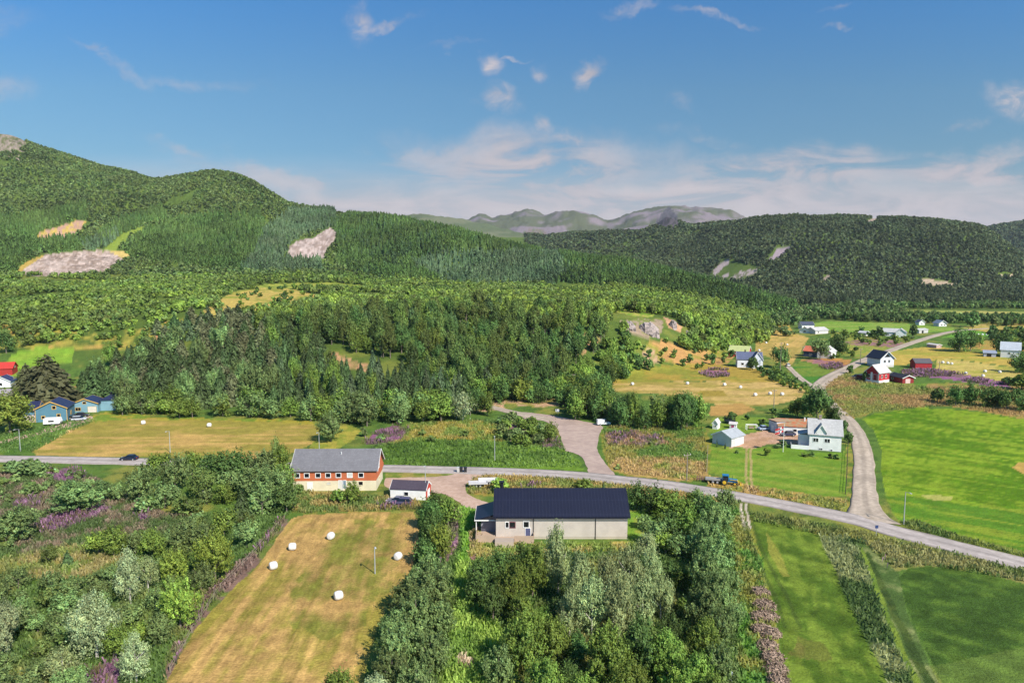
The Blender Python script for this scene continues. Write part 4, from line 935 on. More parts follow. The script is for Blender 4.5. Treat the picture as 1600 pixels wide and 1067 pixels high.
# --- white farmhouse with cross gable
FH, L2 = site((1264, 702), (1314, 706), 7.6, 'farmhouse', 'white farmhouse with a pale grey roof and a central cross gable', 'house')
WW = paintm(WHITE, .75, 'boards'); GR = paintm((186, 184, 182), .7, 'tiles')
walls_gable(FH, 0, L2, 0, 7.6, -1, 4.6, 3.4, WW, 'x'); rf = roof_gable(FH, 0, L2, 0, 7.6, 4.6, 3.4, GR, .4, 'x', barge=TRIM)
gx0, gx1 = L2 * .22, L2 * .52
MB().prism([(gx0, 4.2), (gx1, 4.2), (gx1, 5.3), ((gx0 + gx1) / 2, 7.2), (gx0, 5.3)], 1, -.1, 3.4).build('dormer_wall', WW, rf)
roof_gable(rf, gx0, gx1, -.1, 3.5, 5.3, 1.9, GR, .3, 'y', barge=TRIM, name='dormer_roof')
chimney(rf, L2 * .35, 3.8, 7.6, 9.0, .7, paintm((170, 150, 140), .9))
window(FH, L2, 7.6, 'f', (gx0 + gx1) / 2, 4.75, .9, .9, panes=2)
window(FH, L2 + .1, 7.8, 'f', L2 * .20, 2.4, 1.3, 1.0, panes=2); window(FH, L2, 7.6, 'f', L2 * .56, 2.4, 1.3, 1.0, panes=2)
window(FH, L2, 7.6, 'f', L2 * .37, .15, .8, .5, panes=2); window(FH, L2, 7.6, 'f', L2 * .7, .1, .5, .4)
for s_ in (2.2, 5.4): window(FH, L2, 7.6, 'r', s_, 2.2, .9, 1.1); window(FH, L2, 7.6, 'l', s_, 2.2, .9, 1.1)
MB().box(-2.6, -.01, 2.4, 6.6, -.6, 3.6).build('entrance_wall', WW, FH)
er = MB(); er.prism([(-2.8, 3.5), (-.02, 4.2), (-.02, 4.36), (-2.8, 3.66)], 1, 2.2, 6.8); er.build('entrance_roof', GR, FH)
MB().box(-4.6, -.02, -.4, 2.35, .1, .3).build('terrace', WOOD, FH)
MB().box(-4.6, -.02, -.5, -.42, -.4, 1.2).box(-4.68, -4.6, -.5, 2.3, -.4, 1.2).build('terrace_railing', TRIM, FH)
# --- low outbuilding with rusty roof behind it
OB, L2 = site((1216, 678), (1257, 680), 7.0, 'outbuilding', 'low white outbuilding with a rusty orange roof behind the farmhouse', 'outbuilding')
L2 += 6
MB().box(0, L2, 0, 7, -.8, 2.5).build('wall', WW, OB)
rr = MB(); rr.prism([(-.3, 2.52), (7.3, 3.4), (7.3, 3.54), (-.3, 2.66)], 0, -.2, L2 + .2); ro = rr.build('roof', paintm((190, 112, 70), .85, 'rust'), OB)
MB().tube((L2 * .62, 5.5, 3.2), (L2 * .62, 5.5, 4.4), .2).build('chimney', TRIM, ro)
for s_ in (.35, .7): window(OB, L2, 7, 'f', L2 * s_, 1.0, 1.0, .8)
GB, L2 = site((1201, 672), (1213, 676), 6.5, 'garage', 'white garage with a dark open door beside the rusty-roofed outbuilding', 'garage')
MB().box(0, L2, 0, 6.5, -.8, 3.2).build('wall', paintm((214, 218, 228), .75, 'boards'), GB)
rr = MB(); rr.prism([(-.25, 3.5), (6.75, 3.22), (6.75, 3.36), (-.25, 3.64)], 0, -.25, L2 + .25); rr.build('roof', paintm((190, 150, 120), .85, 'rust'), GB)
door(GB, L2, 6.5, 'r', 3.2, -.1, 2.6, 2.4, paintm((52, 56, 96), .5)); door(GB, L2, 6.5, 'f', L2 * .5, -.1, .9, 2.0, TRIM)
# --- white garage and small huts
GW, L2 = site((1113, 692), (1140, 698), 6.4, 'garage', 'white garage with a ridged grey roof standing alone by the gravel yard', 'garage', L_=6.2)
walls_gable(GW, 0, L2, 0, 6.4, -.8, 2.6, 1.5, paintm((226, 222, 220), .75, 'boards'), 'y'); roof_gable(GW, 0, L2, 0, 6.4, 2.6, 1.5, paintm((172, 176, 180), .7, 'tiles'), .35, 'y', barge=TRIM)
door(GW, L2, 6.4, 'r', 3.2, -.1, 2.6, 2.2, TRIM)
house('playhouse', 'tiny white playhouse with a gable roof on the upper lawn', (1113, 670), (1121, 671), 2.6, 1.9, 1.1, WHITE, (208, 206, 204), 'y', .2, wins=[('f', .9, .8, .4, .5)], cat='playhouse')
house('hut', 'little white hut with a pink door on the upper lawn', (1140, 669), (1150, 670), 1.8, 1.4, .5, (236, 226, 230), (214, 206, 204), 'x', .2, doors=[('f', .9, .05, .9, 1.2, paintm((170, 60, 110), .6))], cat='hut')
# --- blue houses on the left
OCH = paintm((222, 180, 96), .6)
BH, L2 = site((56, 660), (71, 662), 15, 'blue_house', 'blue wooden house with ochre trim, a glossy dark roof and a front gable', 'house', L_=9.0, rot=18)
BL = paintm((92, 138, 158), .75, 'boards'); BRF = paintm((44, 48, 78), .4, 'metal')
walls_gable(BH, 0, L2, 0, 9, -1, 4.4, 2.2, BL, 'y'); roof_gable(BH, 0, L2, 0, 9, 4.4, 2.2, BRF, .4, 'y', barge=OCH)
walls_gable(BH, -6, -.01, 3, 11, -1, 3.4, 2.4, BL, 'x', 'wing_wall'); roof_gable(BH, -6, -.4, 3, 11, 3.4, 2.4, BRF, .4, 'x', barge=OCH, name='wing_roof')
for a in [('f', 2.2, 1.2, .8, .8), ('f', 6.6, 1.6, .8, .8), ('f', 5.4, 4.2, .9, .9), ('r', 4.5, 1.5, 1.0, 1.0)]: window(BH, L2, 9, *a, fm=OCH, fw=.18)
MB().box(-.06, .1, -.06, .1, -.6, 4.3).box(L2 - .1, L2 + .06, -.06, .1, -.6, 4.3).build('corner_board', OCH, BH)
MB().box(-3.2, -.02, .8, 2.9, -.8, 2.1).build('porch', paintm((224, 204, 190), .8, 'boards'), BH)
B2, L2 = site((112, 645), (146, 651), 9, 'blue_house', 'light blue house with a garage door and a square hipped dark roof behind', 'house', L_=8.5, rot=10)
BL2 = paintm((132, 172, 188), .75, 'boards')
walls_gable(B2, 0, L2, 0, 7, -1, 3.2, 1.6, BL2, 'y'); roof_gable(B2, 0, L2, 0, 7, 3.2, 1.6, BRF, .4, 'y', barge=OCH)
MB().box(L2 + .01, L2 + 5, 2.2, 8.5, -1, 3.8).build('wing_wall', BL2, B2)
hp = MB(); x0, x1, y0, y1 = L2 - .3, L2 + 5.4, 1.8, 8.9; cx, cy = (x0 + x1) / 2, (y0 + y1) / 2
hp.add([(x0, y0, 3.82), (x1, y0, 3.82), (x1, y1, 3.82), (x0, y1, 3.82), (cx, cy, 5.4)], [(0, 1, 4), (1, 2, 4), (2, 3, 4), (3, 0, 4), (3, 2, 1, 0)]); hpo = hp.build('hip_roof', BRF, B2); chimney(hpo, cx, cy, 5.0, 6.0, .6, DARKM)
door(B2, L2, 7, 'f', L2 * .78, -.1, 2.6, 2.1, paintm((232, 220, 206), .6), OCH); window(B2, L2, 7, 'f', L2 * .25, .8, 1.6, 1.0, fm=OCH, panes=2); window(B2, L2, 7, 'f', L2 * .5, 3.1, 1.0, .7, fm=OCH)
# --- left edge
house('barn', 'red barn with a bright red roof at the edge of the green slope', (-20, 588), (16, 592), 8, 3.4, 2.4, (178, 44, 40), (200, 56, 46), 'x', .4, 'planks', wins=[('r', 4, 3.4, .8, .8)], L_=10, rot=20, cat='barn', barge=paintm((190, 50, 44), .6))
house('house', 'white house with a dark blue roof just below the red barn', (-14, 606), (18, 608), 6, 2.6, 2.0, (232, 230, 234), (52, 60, 96), 'y', .4, wins=[('f', 3.6, 1, 1.1, 1.0)], L_=7.2, rot=14)
house('outbuilding', 'low grey-roofed outbuilding below the white house with dark blue roof', (-16, 622), (14, 623), 8, 1.8, .9, (150, 140, 140), (168, 158, 160), 'x', .3, cat='outbuilding', rot=12, L_=9)
# --- houses on the right
house('barn', 'red barn with a pale green roof beneath the wooded slope', (1139, 556), (1169, 558), 9, 3.2, 2.6, (186, 46, 44), (190, 196, 130), 'x', .4, 'planks', doors=[('f', 9, 0, 2.6, 2.4, TRIM)], wins=[('f', 3, 1.2, .9, .8), ('f', 5.5, 1.2, .9, .8)], cat='barn', rrough=.6)
VH, L2 = site((1152, 574), (1182, 578), 8, 'house', 'white villa with slate blue roof and steep cross gable behind garden trees', 'house', rot=-12, L_=12)
walls_gable(VH, 0, L2, 0, 8, -1, 4.4, 3.2, paintm((226, 228, 234), .75, 'boards'), 'x'); SLB = paintm((92, 100, 128), .6, 'tiles'); rf = roof_gable(VH, 0, L2, 0, 8, 4.4, 3.2, SLB, .4, 'x', barge=TRIM)
walls_gable(VH, L2 * .58, L2, -2.4, 3.5, -1, 4.6, 3.6, paintm((226, 228, 234), .75, 'boards'), 'y', 'gable_wing'); roof_gable(VH, L2 * .58, L2, -2.4, 3.5, 4.6, 3.6, SLB, .35, 'y', barge=TRIM, name='wing_roof')
for a in [('f', 2.5, 1.4, 1.2, 1.1), ('l', 4, 1.4, 1.2, 1.2), ('l', 4, 4.4, .9, 1.0)]: window(VH, L2, 8, *a)
window(VH, L2, 8 - 0, 'r', 1.6, 1.4, .9, 1.1); chimney(rf, 4, 4, 7.2, 8.6)
HO, L2, rf = house('house', 'dark blue and white house with an orange roof half hidden by a grey-green tree', (1255, 557), (1292, 560), 9, 3.4, 2.4, (70, 80, 108), (206, 112, 80), 'x', .4, wins=[('f', 4, 1, 1.4, 1.1, 2), ('f', 8, 1, 1.4, 1.1, 2)], chim=(5, 4.5, 5, 6.8))
walls_gable(HO, L2 * .62, L2 + 2.5, -1.2, 8, -1, 3.8, 2.6, paintm(WHITE, .75, 'boards'), 'y', 'wing_wall'); roof_gable(HO, L2 * .62, L2 + 2.5, -1.2, 8, 3.8, 2.6, paintm((206, 204, 200), .6, 'tiles'), .4, 'y', barge=TRIM, name='wing_roof')
gH = 'white houses beside the bright green field'
house('house', 'white house with dark roof, rearmost of the three white houses by the field', (1253, 514), (1272, 514), 8, 3.4, 2.4, WHITE, (70, 76, 96), 'x', .4, wins=[('f', 2, 1.2, 1.1, 1), ('f', 5, 1.2, 1.1, 1)], group=gH)
house('house', 'low white house with a broad pale gable facing the meadow', (1249, 520), (1266, 521), 10, 2.8, 2.0, WHITE, (196, 190, 184), 'y', .6, wins=[('f', 4, .9, 1.6, 1.1, 2)], group=gH)
house('house', 'white house with light grey roof right of the broad gable, a bush before it', (1274, 522), (1294, 521), 9, 2.8, 2.0, (228, 224, 220), (198, 194, 190), 'x', .5, wins=[('f', 3, .9, 1.3, 1.1, 2)], group=gH)
LHW, L2, rf = house('house', 'long white house with light grey roof and bright front gable by the road', (1380, 525), (1404, 526), 8.5, 3.2, 2.4, (226, 224, 222), (190, 188, 186), 'x', .5, wins=[('f', 3, 1, 1.3, 1.0, 2), ('f', 7, 1, 1.3, 1.0, 2)])
walls_gable(LHW, L2 * .8, L2 + 5, -3.2, 6, -1, 3.4, 2.6, paintm(WHITE, .75, 'boards'), 'y', 'gable_wing'); roof_gable(LHW, L2 * .8, L2 + 5, -3.2, 6, 3.4, 2.6, paintm((190, 188, 186), .7, 'tiles'), .4, 'y', barge=TRIM, name='wing_roof')
window(LHW, L2 + 5, 8, 'f', L2 + 2.4, 1.2 + 2.4, .8, .8)
house('shed', 'small white shed hidden among shrubs left of the long white house', (1341, 524), (1353, 525), 5, 2.2, 1.2, (214, 212, 210), (200, 200, 200), 'x', .3, cat='shed')
house('shed', 'pale shed with a wide dark doorway beside the far bend of the road', (1436, 521), (1450, 520), 6, 2.6, .8, (206, 202, 198), (196, 196, 192), 'x', .3, cat='shed', doors=[('f', 4.5, .05, 2.4, 2.2, DARKM)])
house('house', 'small white cottage with dark roof at the far edge of the green field', (1436, 508), (1445, 508), 6, 2.6, 2.0, WHITE, (84, 90, 110), 'y', .5, wins=[('f', 2.4, 1, .9, .9)])
house('house', 'white cottage with a blue-grey gable roof beside the dark round tree', (1467, 510), (1479, 510), 8, 2.8, 2.4, WHITE, (136, 150, 168), 'y', .8, wins=[('f', 2.4, .9, 1.0, .9), ('f', 5, .9, 1.0, .9)])
NH, L2, rf = house('house', 'white house with a steep black roof and balcony gable above the crossroads', (1375, 574), (1395, 577), 9.5, 4.6, 3.4, (226, 228, 238), (38, 40, 54), 'y', .7, wins=[('f', 2.6, 2.4, 1.2, 1.4, 2), ('f', 5.2, 2.4, 1.2, 1.4, 2), ('r', 3, 2.6, 1.1, 1.1), ('r', 6.5, 2.6, 1.1, 1.1)], base=(1.2, (212, 206, 200)), rot=12, rk='metal', L_=8.0, rrough=.5)
MB().prism([(5.6, 5.2), (7.4, 4.9), (7.4, 6.6), (5.0, 7.4)], 1, 3.2, 6.6).build('dormer_wall', TRIM, rf)
MB().prism([(4.6, 7.55), (7.9, 6.6), (7.9, 6.75), (4.6, 7.7)], 1, 2.9, 6.9).build('dormer_roof', paintm((150, 170, 190), .5, 'metal'), rf)
MB().prism([(2.2, 5.2), (5.8, 5.2), (4.0, 7.0)], 1, -.06, -.003).build('gable_window', GLASS, NH)
RH, L2, rf = house('house', 'red and white house with a pale roof beside the crossroads', (1352, 596), (1373, 599), 8, 4.8, 3.0, (196, 44, 52), (204, 196, 190), 'y', .6, 'planks', wins=[('f', 1.6, 2.0, .9, 1.5), ('r', 2.2, 2.2, 1.0, 1.2), ('r', 5.4, 2.2, 1.0, 1.2)], base=(1.2, WHITE), doors=[('f', 4.4, 1.2, 1.6, 2.6, paintm((150, 30, 40), .6))])
for xa, xb in ((.05, .5), (L2 - .5, L2 - .05), (2.3, 3.2)): MB().box(xa, xb, -.05, .05, 1.2, 4.65).build('white_panel', TRIM, RH)
MB().box(-5, -.05, 1.5, 6.5, -.6, 2.3).box(-5.2, -.05, 1.3, 6.7, 2.303, 2.46, 1).build('carport', [paintm((120, 44, 48), .7, 'planks'), paintm((60, 60, 66), .6)], RH)
house('shed', 'low red shed with black roof and white crossed gate right of the red house', (1388, 594), (1410, 599), 5.5, 2.4, 1.1, (150, 40, 40), (44, 44, 54), 'x', .5, 'planks', doors=[('r', 2.6, 0, 2.0, 1.8, paintm((226, 190, 184), .6))], wins=[('f', 2.5, .9, .9, .8)], cat='shed', rk='metal')
house('barn', 'red barn with a dark grey roof standing above the pink fireweed', (1430, 576), (1455, 579), 6.5, 3.0, 1.8, (178, 38, 44), (92, 88, 92), 'x', .3, 'planks', cat='barn', rot=-8, barge=None)
house('shed', 'small flat pale-roofed shed above the meadow beside the long road', (1448, 542), (1463, 544), 4, 1.9, .5, (204, 176, 170), (216, 208, 204), 'x', .3, cat='shed')
WH, L2, rf = house('house', 'white house with a tall blank gable behind a leafy tree at the meadow edge', (1563, 558), (1585, 559), 10, 4.4, 4.0, WHITE, (190, 196, 204), 'x', .4, wins=[('f', 4, 2, 1, 1)], rot=-35, L_=9)
house('garage', 'low grey-roofed garage with dark openings left of the tall white gable', (1537, 557), (1556, 558), 6, 2.2, 1.2, (196, 200, 212), (150, 158, 176), 'x', .4, cat='garage', doors=[('f', 2.5, 0, 2.4, 1.9, DARKM)])
house('house', 'far red house with white base at the foot of the forested hill', (1541, 476), (1556, 476), 9, 3.6, 2.2, (188, 52, 56), (196, 120, 120), 'x', .4, wins=[('f', 3, 1.2, 1.2, 1.2), ('f', 8, 1.2, 1.2, 1.2)], base=(1.0, WHITE))
house('house', 'far white cottage right of the far red house', (1575, 476.5), (1581, 476.5), 7, 3.0, 2.2, WHITE, (190, 190, 196), 'y', .4, wins=[('f', 2, 1, 1, 1)])
# ------------------------------------------------------------------ vehicles and small things
RUB = paintm((34, 34, 36), .9); RIM = paintm((176, 178, 182), .4); LAMP = paintm((238, 236, 226), .2); RED = paintm((190, 30, 30), .3)
def wheel(root, x, y, r_, w, rim=RIM):
    s_ = 1 if y > 0 else -1
    t = MB().lathe([(r_ * .62, y - w / 2), (r_ * .93, y - w / 2), (r_, y - w * .3), (r_, y + w * .3), (r_ * .93, y + w / 2), (r_ * .62, y + w / 2)], (x, 0, r_), 1, 18).build('wheel', RUB, root)
    MB().lathe([(r_ * .60, y + s_ * (w / 2 - .04)), (r_ * .60, y + s_ * (w / 2 + .005)), (r_ * .2, y + s_ * (w / 2 + .03))], (x, 0, r_), 1, 14).build('rim', rim, t)
def frustum(mb, x0, x1, y, z0, X0, X1, Y, z1, mi=0):
    V = [(x0, -y, z0), (x1, -y, z0), (x1, y, z0), (x0, y, z0), (X0, -Y, z1), (X1, -Y, z1), (X1, Y, z1), (X0, Y, z1)]
    return mb.add(V, [(0, 3, 2, 1), (4, 5, 6, 7), (0, 1, 5, 4), (1, 2, 6, 5), (2, 3, 7, 6), (3, 0, 4, 7)], mi)
def car(label, px, heading, col, van=False, wagon=False, group=None, cat='car', name='parked_car'):
    g = ground(*px); r_ = empty(name, (g[0], g[1], g[2] + .06), math.radians(heading), label=label, cat=cat, group=group); BUILT.append((g[0], g[1], 2.6))
    m = paintm(col, .28)
    side = [(-2.15, .32), (2.1, .32), (2.18, .55), (2.1, .72), (1.05, .92), (-1.95, .96), (-2.2, .8)]
    if van: side = [(-2.2, .32), (2.1, .32), (2.2, .6), (2.05, .85), (1.2, 1.1), (-2.2, 1.1)]
    b_ = MB().prism(side, 1, -.86, .86)
    if van: frustum(b_, -2.2, .2, .85, 1.09, -2.12, .1, .78, 1.85)
    X0, X1 = (-2.0, .45) if wagon else (-1.45, .35)
    if van: X0, X1 = .1, .55
    else: b_.box(X0 + .15, X1 - .1, -.62, .62, 1.43, 1.48)
    b_.build('body', m, r_, bevel=.06)
    gl = MB()
    if van: frustum(gl, .1, 1.25, .83, 1.08, .1, .6, .75, 1.8); gl.box(.1, .6, -.7, .7, 1.8, 1.84, 1)
    else: frustum(gl, X0 - .25, X1 + .75, .82, .9, X0 + .12, X1 - .05, .64, 1.42)
    gl.build('window', [GLASS, m], r_)
    for x in (-1.35, 1.35):
        for y in (-.8, .8): wheel(r_, x, y, .32, .2)
    for y in (-.6, .6):
        MB().box(2.08, 2.2, y - .18, y + .18, .6, .74).build('headlight', LAMP, r_); MB().box(-2.24, -2.12, y - .16, y + .16, .66, .84).build('taillight', RED, r_)
    return r_
car('dark blue car driving on the main road past the mown field', (202, 719), 182, (36, 44, 66), name='moving_car')
car('black car parked under the wall of the front-gabled blue house', (103, 655), 22, (26, 28, 34))
car('silver white estate car parked before the pale garage door', (124, 657), 15, (216, 218, 222), wagon=True)
car('dark car parked behind the silver estate car by the light blue house', (128, 651), 15, (52, 52, 62))
car('white delivery van parked at the edge of the asphalt lot', (943, 664), 8, (236, 236, 236), van=True, cat='van', name='parked_van')
car('dark blue saloon parked before the rusty-roofed outbuilding', (1231, 681), 182, (62, 68, 96))
car('purple grey car half hidden in weeds before the small white shed', (627, 788), 176, (92, 88, 118), wagon=True)
car('old grey car beside the purple grey car at the white shed wall', (620, 786), 168, (128, 128, 140))
car('small white car at the end of the narrow farm lane', (1231, 572), 80, (232, 232, 228))
car('pale blue car parked on the lawn left of the white open-door garage', (1195, 672), 10, (170, 188, 210))
car('dark car parked under the carport beside the red and white house', (1338, 590), 185, (30, 32, 36))
def trailer_body(label, px, heading, L_, W_, h, col, name='caravan', cat='caravan', win=True):
    g = ground(*px); r_ = empty(name, (g[0], g[1], g[2] + .03), math.radians(heading), label=label, cat=cat); BUILT.append((g[0], g[1], L_ / 2))
    if win:
        MB().prism([(-L_ / 2, .5), (L_ / 2 - .3, .5), (L_ / 2, 1.2), (L_ / 2 - .35, h), (-L_ / 2 + .2, h)], 1, -W_ / 2, W_ / 2).build('body', paintm(col, .4), r_, bevel=.08)
        for s_ in (-1, 1): MB().box(-.9, .7, s_ * W_ / 2 - .02, s_ * W_ / 2 + .03, 1.2, 1.7).build('window', GLASS, r_)
    else:
        MB().box(-L_ / 2, L_ / 2, -W_ / 2, W_ / 2, .75, .85).box(-L_ / 2, L_ / 2, -W_ / 2, -W_ / 2 + .06, .853, h).box(-L_ / 2, L_ / 2, W_ / 2 - .06, W_ / 2, .853, h).box(-L_ / 2, -L_ / 2 + .06, -W_ / 2 + .06, W_ / 2 - .06, .853, h).box(L_ / 2 - .06, L_ / 2, -W_ / 2 + .06, W_ / 2 - .06, .853, h).build('bed', paintm(col, .6), r_)
    MB().box(L_ / 2, L_ / 2 + 1.1, -.06, .06, .5, .62).build('drawbar', DARKM, r_)
    for x in ((-.45, .45) if not win else (0,)):
        for y in (-1, 1): wheel(r_, x, y * (W_ / 2 - .05), .34, .22)
trailer_body('white caravan parked on the drive in front of the blue house', (83, 664), 12, 5.0, 2.2, 2.4, (236, 234, 232))
trailer_body('white flatbed hay trailer farther from the house, beside the grass verge', (762, 756), 4, 4.4, 1.9, 1.25, (214, 212, 212), 'hay_trailer', 'trailer', False)
trailer_body('white low trailer with its drawbar resting in the weeds by the gravel curve', (747, 760), 186, 4.4, 1.9, 1.15, (206, 204, 206), 'hay_trailer', 'trailer', False)
# tractor and its implements
g = ground(1138, 757); TR = empty('tractor', (g[0], g[1], g[2] + .02), math.radians(-14), label='bright blue tractor with a yellow front loader on the verge', cat='tractor'); BUILT.append((g[0], g[1], 3))
TR.scale = (.86, .86, .86); BLU = paintm((40, 124, 172), .45); YEL = paintm((224, 184, 40), .5)
MB().prism([(-.2, .8), (2.3, .8), (2.4, 1.1), (2.25, 1.6), (-.2, 1.75)], 1, -.42, .42).box(-1.9, -.2, -.5, .5, .7, 1.25).build('body', BLU, TR, bevel=.05)
cabm = MB(); frustum(cabm, -1.6, .05, .78, 1.28, -1.45, -.15, .7, 2.5); cab = cabm.build('cab_glass', GLASS, TR)
MB().box(-1.65, .05, -.82, .82, 2.52, 2.7).build('cab_roof', BLU, TR, bevel=.04)
pm = MB()
for x in (-1.58, -.02):
    for y in (-.76, .76): pm.tube((x, y, 1.2), (x * .93 - .05, y * .92, 2.52), .05)
pm.build('cab_frame', BLU, TR)
for y in (-.85, .85): wheel(TR, -1.1, y, .8, .5, YEL); wheel(TR, 1.6, y, .5, .36, YEL)
MB().tube((1.0, .3, 1.6), (1.0, .3, 2.4), .06).build('exhaust', DARKM, TR)
ld = MB()
for y in (-.6, .6): ld.tube((.3, y, 1.5), (2.2, y, 1.4), .08).tube((2.2, y, 1.4), (3.0, y, .5), .08)
lo_ = ld.build('front_loader', YEL, TR); MB().prism([(2.9, .1), (3.8, .1), (3.8, .2), (3.1, .3), (3.0, .9), (2.9, .9)], 1, -1.0, 1.0).build('bucket', YEL, lo_)
g = ground(1120, 754); FB = empty('flatbed_trailer', (g[0], g[1], g[2] + .02), math.radians(-16), label='grey flatbed trailer standing behind the blue tractor', cat='trailer')
MB().box(-2.6, 2.2, -1.1, 1.1, .8, .95).box(-2.6, 2.2, -1.1, -1.04, .953, 1.3).build('bed', paintm((160, 158, 156), .7), FB); MB().box(2.2, 3.2, -.06, .06, .6, .72).build('drawbar', DARKM, FB)
for x in (-.9, .1):
    for y in (-1.0, 1.0): wheel(FB, x, y, .4, .26)
g = ground(1102, 751); HR = empty('harrow', (g[0], g[1], g[2] + .02), math.radians(-16), label='rusty harrow lying in the long grass left of the flatbed trailer', cat='harrow')
hb = MB()
for y in (-1.2, 0, 1.2): hb.box(-2.0, 2.0, y - .06, y + .06, .55, .67)
for x in np.linspace(-1.9, 1.9, 7): hb.box(x - .05, x + .05, -1.3, 1.3, .673, .76); 
hb.build('frame', paintm((142, 100, 92), .85), HR); tb = MB()
for x in np.linspace(-1.9, 1.9, 9):
    for y in (-1.2, 0, 1.2): tb.tube((x, y, .6), (x + .15, y, .0), .04, .02, 5)
tb.build('tine_bar', paintm((120, 84, 76), .85), HR)
# round bales
M_BALE, n, b = mat('bale_wrap'); v = objvec(n); f = n.noise(v, 5, 4, .6); w_ = n.noise(v, 2, 3, .5)
n.link(n.mix(n.sstep(w_, .4, .7), tuple(S(246, 243, 238)), tuple(S(222, 220, 214))), b.inputs['Base Color']); b.inputs['Roughness'].default_value = .42; bump(n, b, f, .35, .08)
bale_me = None
def bale(u, v_, rz, label, group):
    global bale_me
    g = ground(u, v_)
    if bale_me is None:
        o = MB().lathe([(.2, -.64), (.44, -.63), (.58, -.54), (.66, -.38), (.69, -.1), (.69, .12), (.66, .38), (.58, .55), (.44, .64), (.2, .65)], (0, 0, .66), 0, 22).build('hay_bale', M_BALE, None, smooth_=True); bale_me = o.data
        bv = np.empty(len(bale_me.vertices) * 3); bale_me.vertices.foreach_get('co', bv); bv = bv.reshape(-1, 3); bv[:, 2] = np.maximum(bv[:, 2], .0); bale_me.vertices.foreach_set('co', bv.ravel())
    else: o = link('hay_bale', bale_me)
    o.location = (g[0], g[1], g[2] - .02); o.rotation_euler = (0, 0, math.radians(rz)); tag(o, label, 'hay bale', group); KEEP.append((g[0], g[1], 1.2))
gb = 'wrapped bales on the mown field beside the red barn'
for a in [(517, 842, 75, 'white wrapped round bale farthest up the mown field, nearest the barn'), (457, 859, 10, 'white wrapped bale second nearest the barn, flat end turned aside'), (427, 889, 35, 'white wrapped bale close to the pink-flowered left edge of the mown field'),
          (622, 874, 65, 'white wrapped bale by the hedge shadow on the right of the mown field'), (529, 936, 30, 'white wrapped bale lowest and largest on the mown field')]: bale(*a, gb)
bale(224, 663, 30, 'white wrapped bale on the field behind the road, nearer the blue houses', 'bales on the field behind the road'); bale(327, 667, 5, 'white wrapped bale on the field behind the road, nearer the lone round tree', 'bales on the field behind the road')
gm_ = 'bales on the pale field below the pink fireweed'
for a in [(988, 602, 30, 'small white bale nearest the dark tree clump on the pale field'), (1074, 601, 50, 'white bale second from the dark clump on the pale field'), (1132, 603, 20, 'white bale in the middle of the pale field row'), (1157, 607, 70, 'white bale just right of the pale field row middle'),
          (1180, 619, 10, 'white bale low on the pale field above the garden trees'), (1203, 617, 40, 'white bale left of the bale pair by the roadside trees'), (1222, 618, 15, 'white bale closest to the roadside trees by the farmhouse')]: bale(*a, gm_)
for a in [(1197, 537, 20, 'white bale high on the curved-swath hay slope'), (1230, 540, 60, 'white bale on the hay slope nearest the orange-roofed house'), (1186, 549, 40, 'white bale behind the slate-roofed villa')]: bale(*a, 'bales on the hay slope behind the villa')
gr_ = 'bales on the meadow by the red barn'
for a in [(1473, 568, 20, 'white bale next to the red barn with dark roof'), (1481, 569, 60, 'left bale of the touching pair on the meadow'), (1487, 570, 50, 'right bale of the touching pair on the meadow'), (1509, 585, 25, 'white bale nearest the pink fireweed band'), (1536, 589, 70, 'lower bale of the two close together on the meadow'),
          (1539, 582, 15, 'upper bale of the two close together on the meadow'), (1562, 583, 35, 'white bale farthest from the red barn on the meadow')]: bale(*a, gr_)
for i in range(6): bale(1522 + i * 6.5, 523.5 + i * .25, 5, 'white bale in the long row at the far green strip', 'long row of bales at the far green strip')
# lamp posts and poles
M_GALV = paintm((176, 178, 176), .5); M_POLE = paintm((150, 136, 120), .85)
def lamp_post(u, v_, hpx, label, rz=0, arm=1.4):
    g = ground(u, v_); h = hpx * mpp(g[1]); r_ = empty('street_lamp', g, math.radians(rz), label=label, cat='street lamp'); KEEP.append((g[0], g[1], .6))
    MB().tube((0, 0, -.1), (0, 0, h), .11, .07, 8).build('pole', M_GALV, r_); MB().tube((0, 0, h - .03), (0, -arm, h + .22), .045, .04, 6).build('arm', M_GALV, r_)
    MB().box(-.13, .13, -arm - .6, -arm + .05, .0, .14).build('lamp_head', paintm((210, 210, 206), .4), r_, loc=(0, 0, h + .17), bevel=.03)
for a in [(32, 705, 36, 'street lamp by the verge below the blue house'), (266, 707, 35, 'street lamp at the mown field edge left of the lone round tree'), (499, 705, 31, 'street lamp behind the red barn, seen above its roof'), (773, 720, 41, 'street lamp on the grassy verge left of the asphalt lot'),
          (1412, 819, 54, 'street lamp in the green field beside the road junction'), (586, 896, 45, 'lone lamp pole on the mown field among the bales', 20, .7), (665, 777, 53, 'lamp pole standing before the white shed with the dark roof')]: lamp_post(*a)
def utility_pole(u, v_, hpx, label, cross=True):
    g = ground(u, v_); h = hpx * mpp(g[1]); r_ = empty('utility_pole', g, .4, label=label, cat='utility pole'); KEEP.append((g[0], g[1], .5))
    MB().tube((0, 0, -.1), (0, 0, h), .16, .11, 8).build('pole', M_POLE, r_)
    if cross:
        MB().box(-1.0, 1.0, -.06, .06, h - .7, h - .55).build('crossarm', M_POLE, r_)
        for x in (-.9, 0, .9): MB().tube((x, 0, h - .54), (x, 0, h - .3), .06).build('insulator', TRIM, r_)
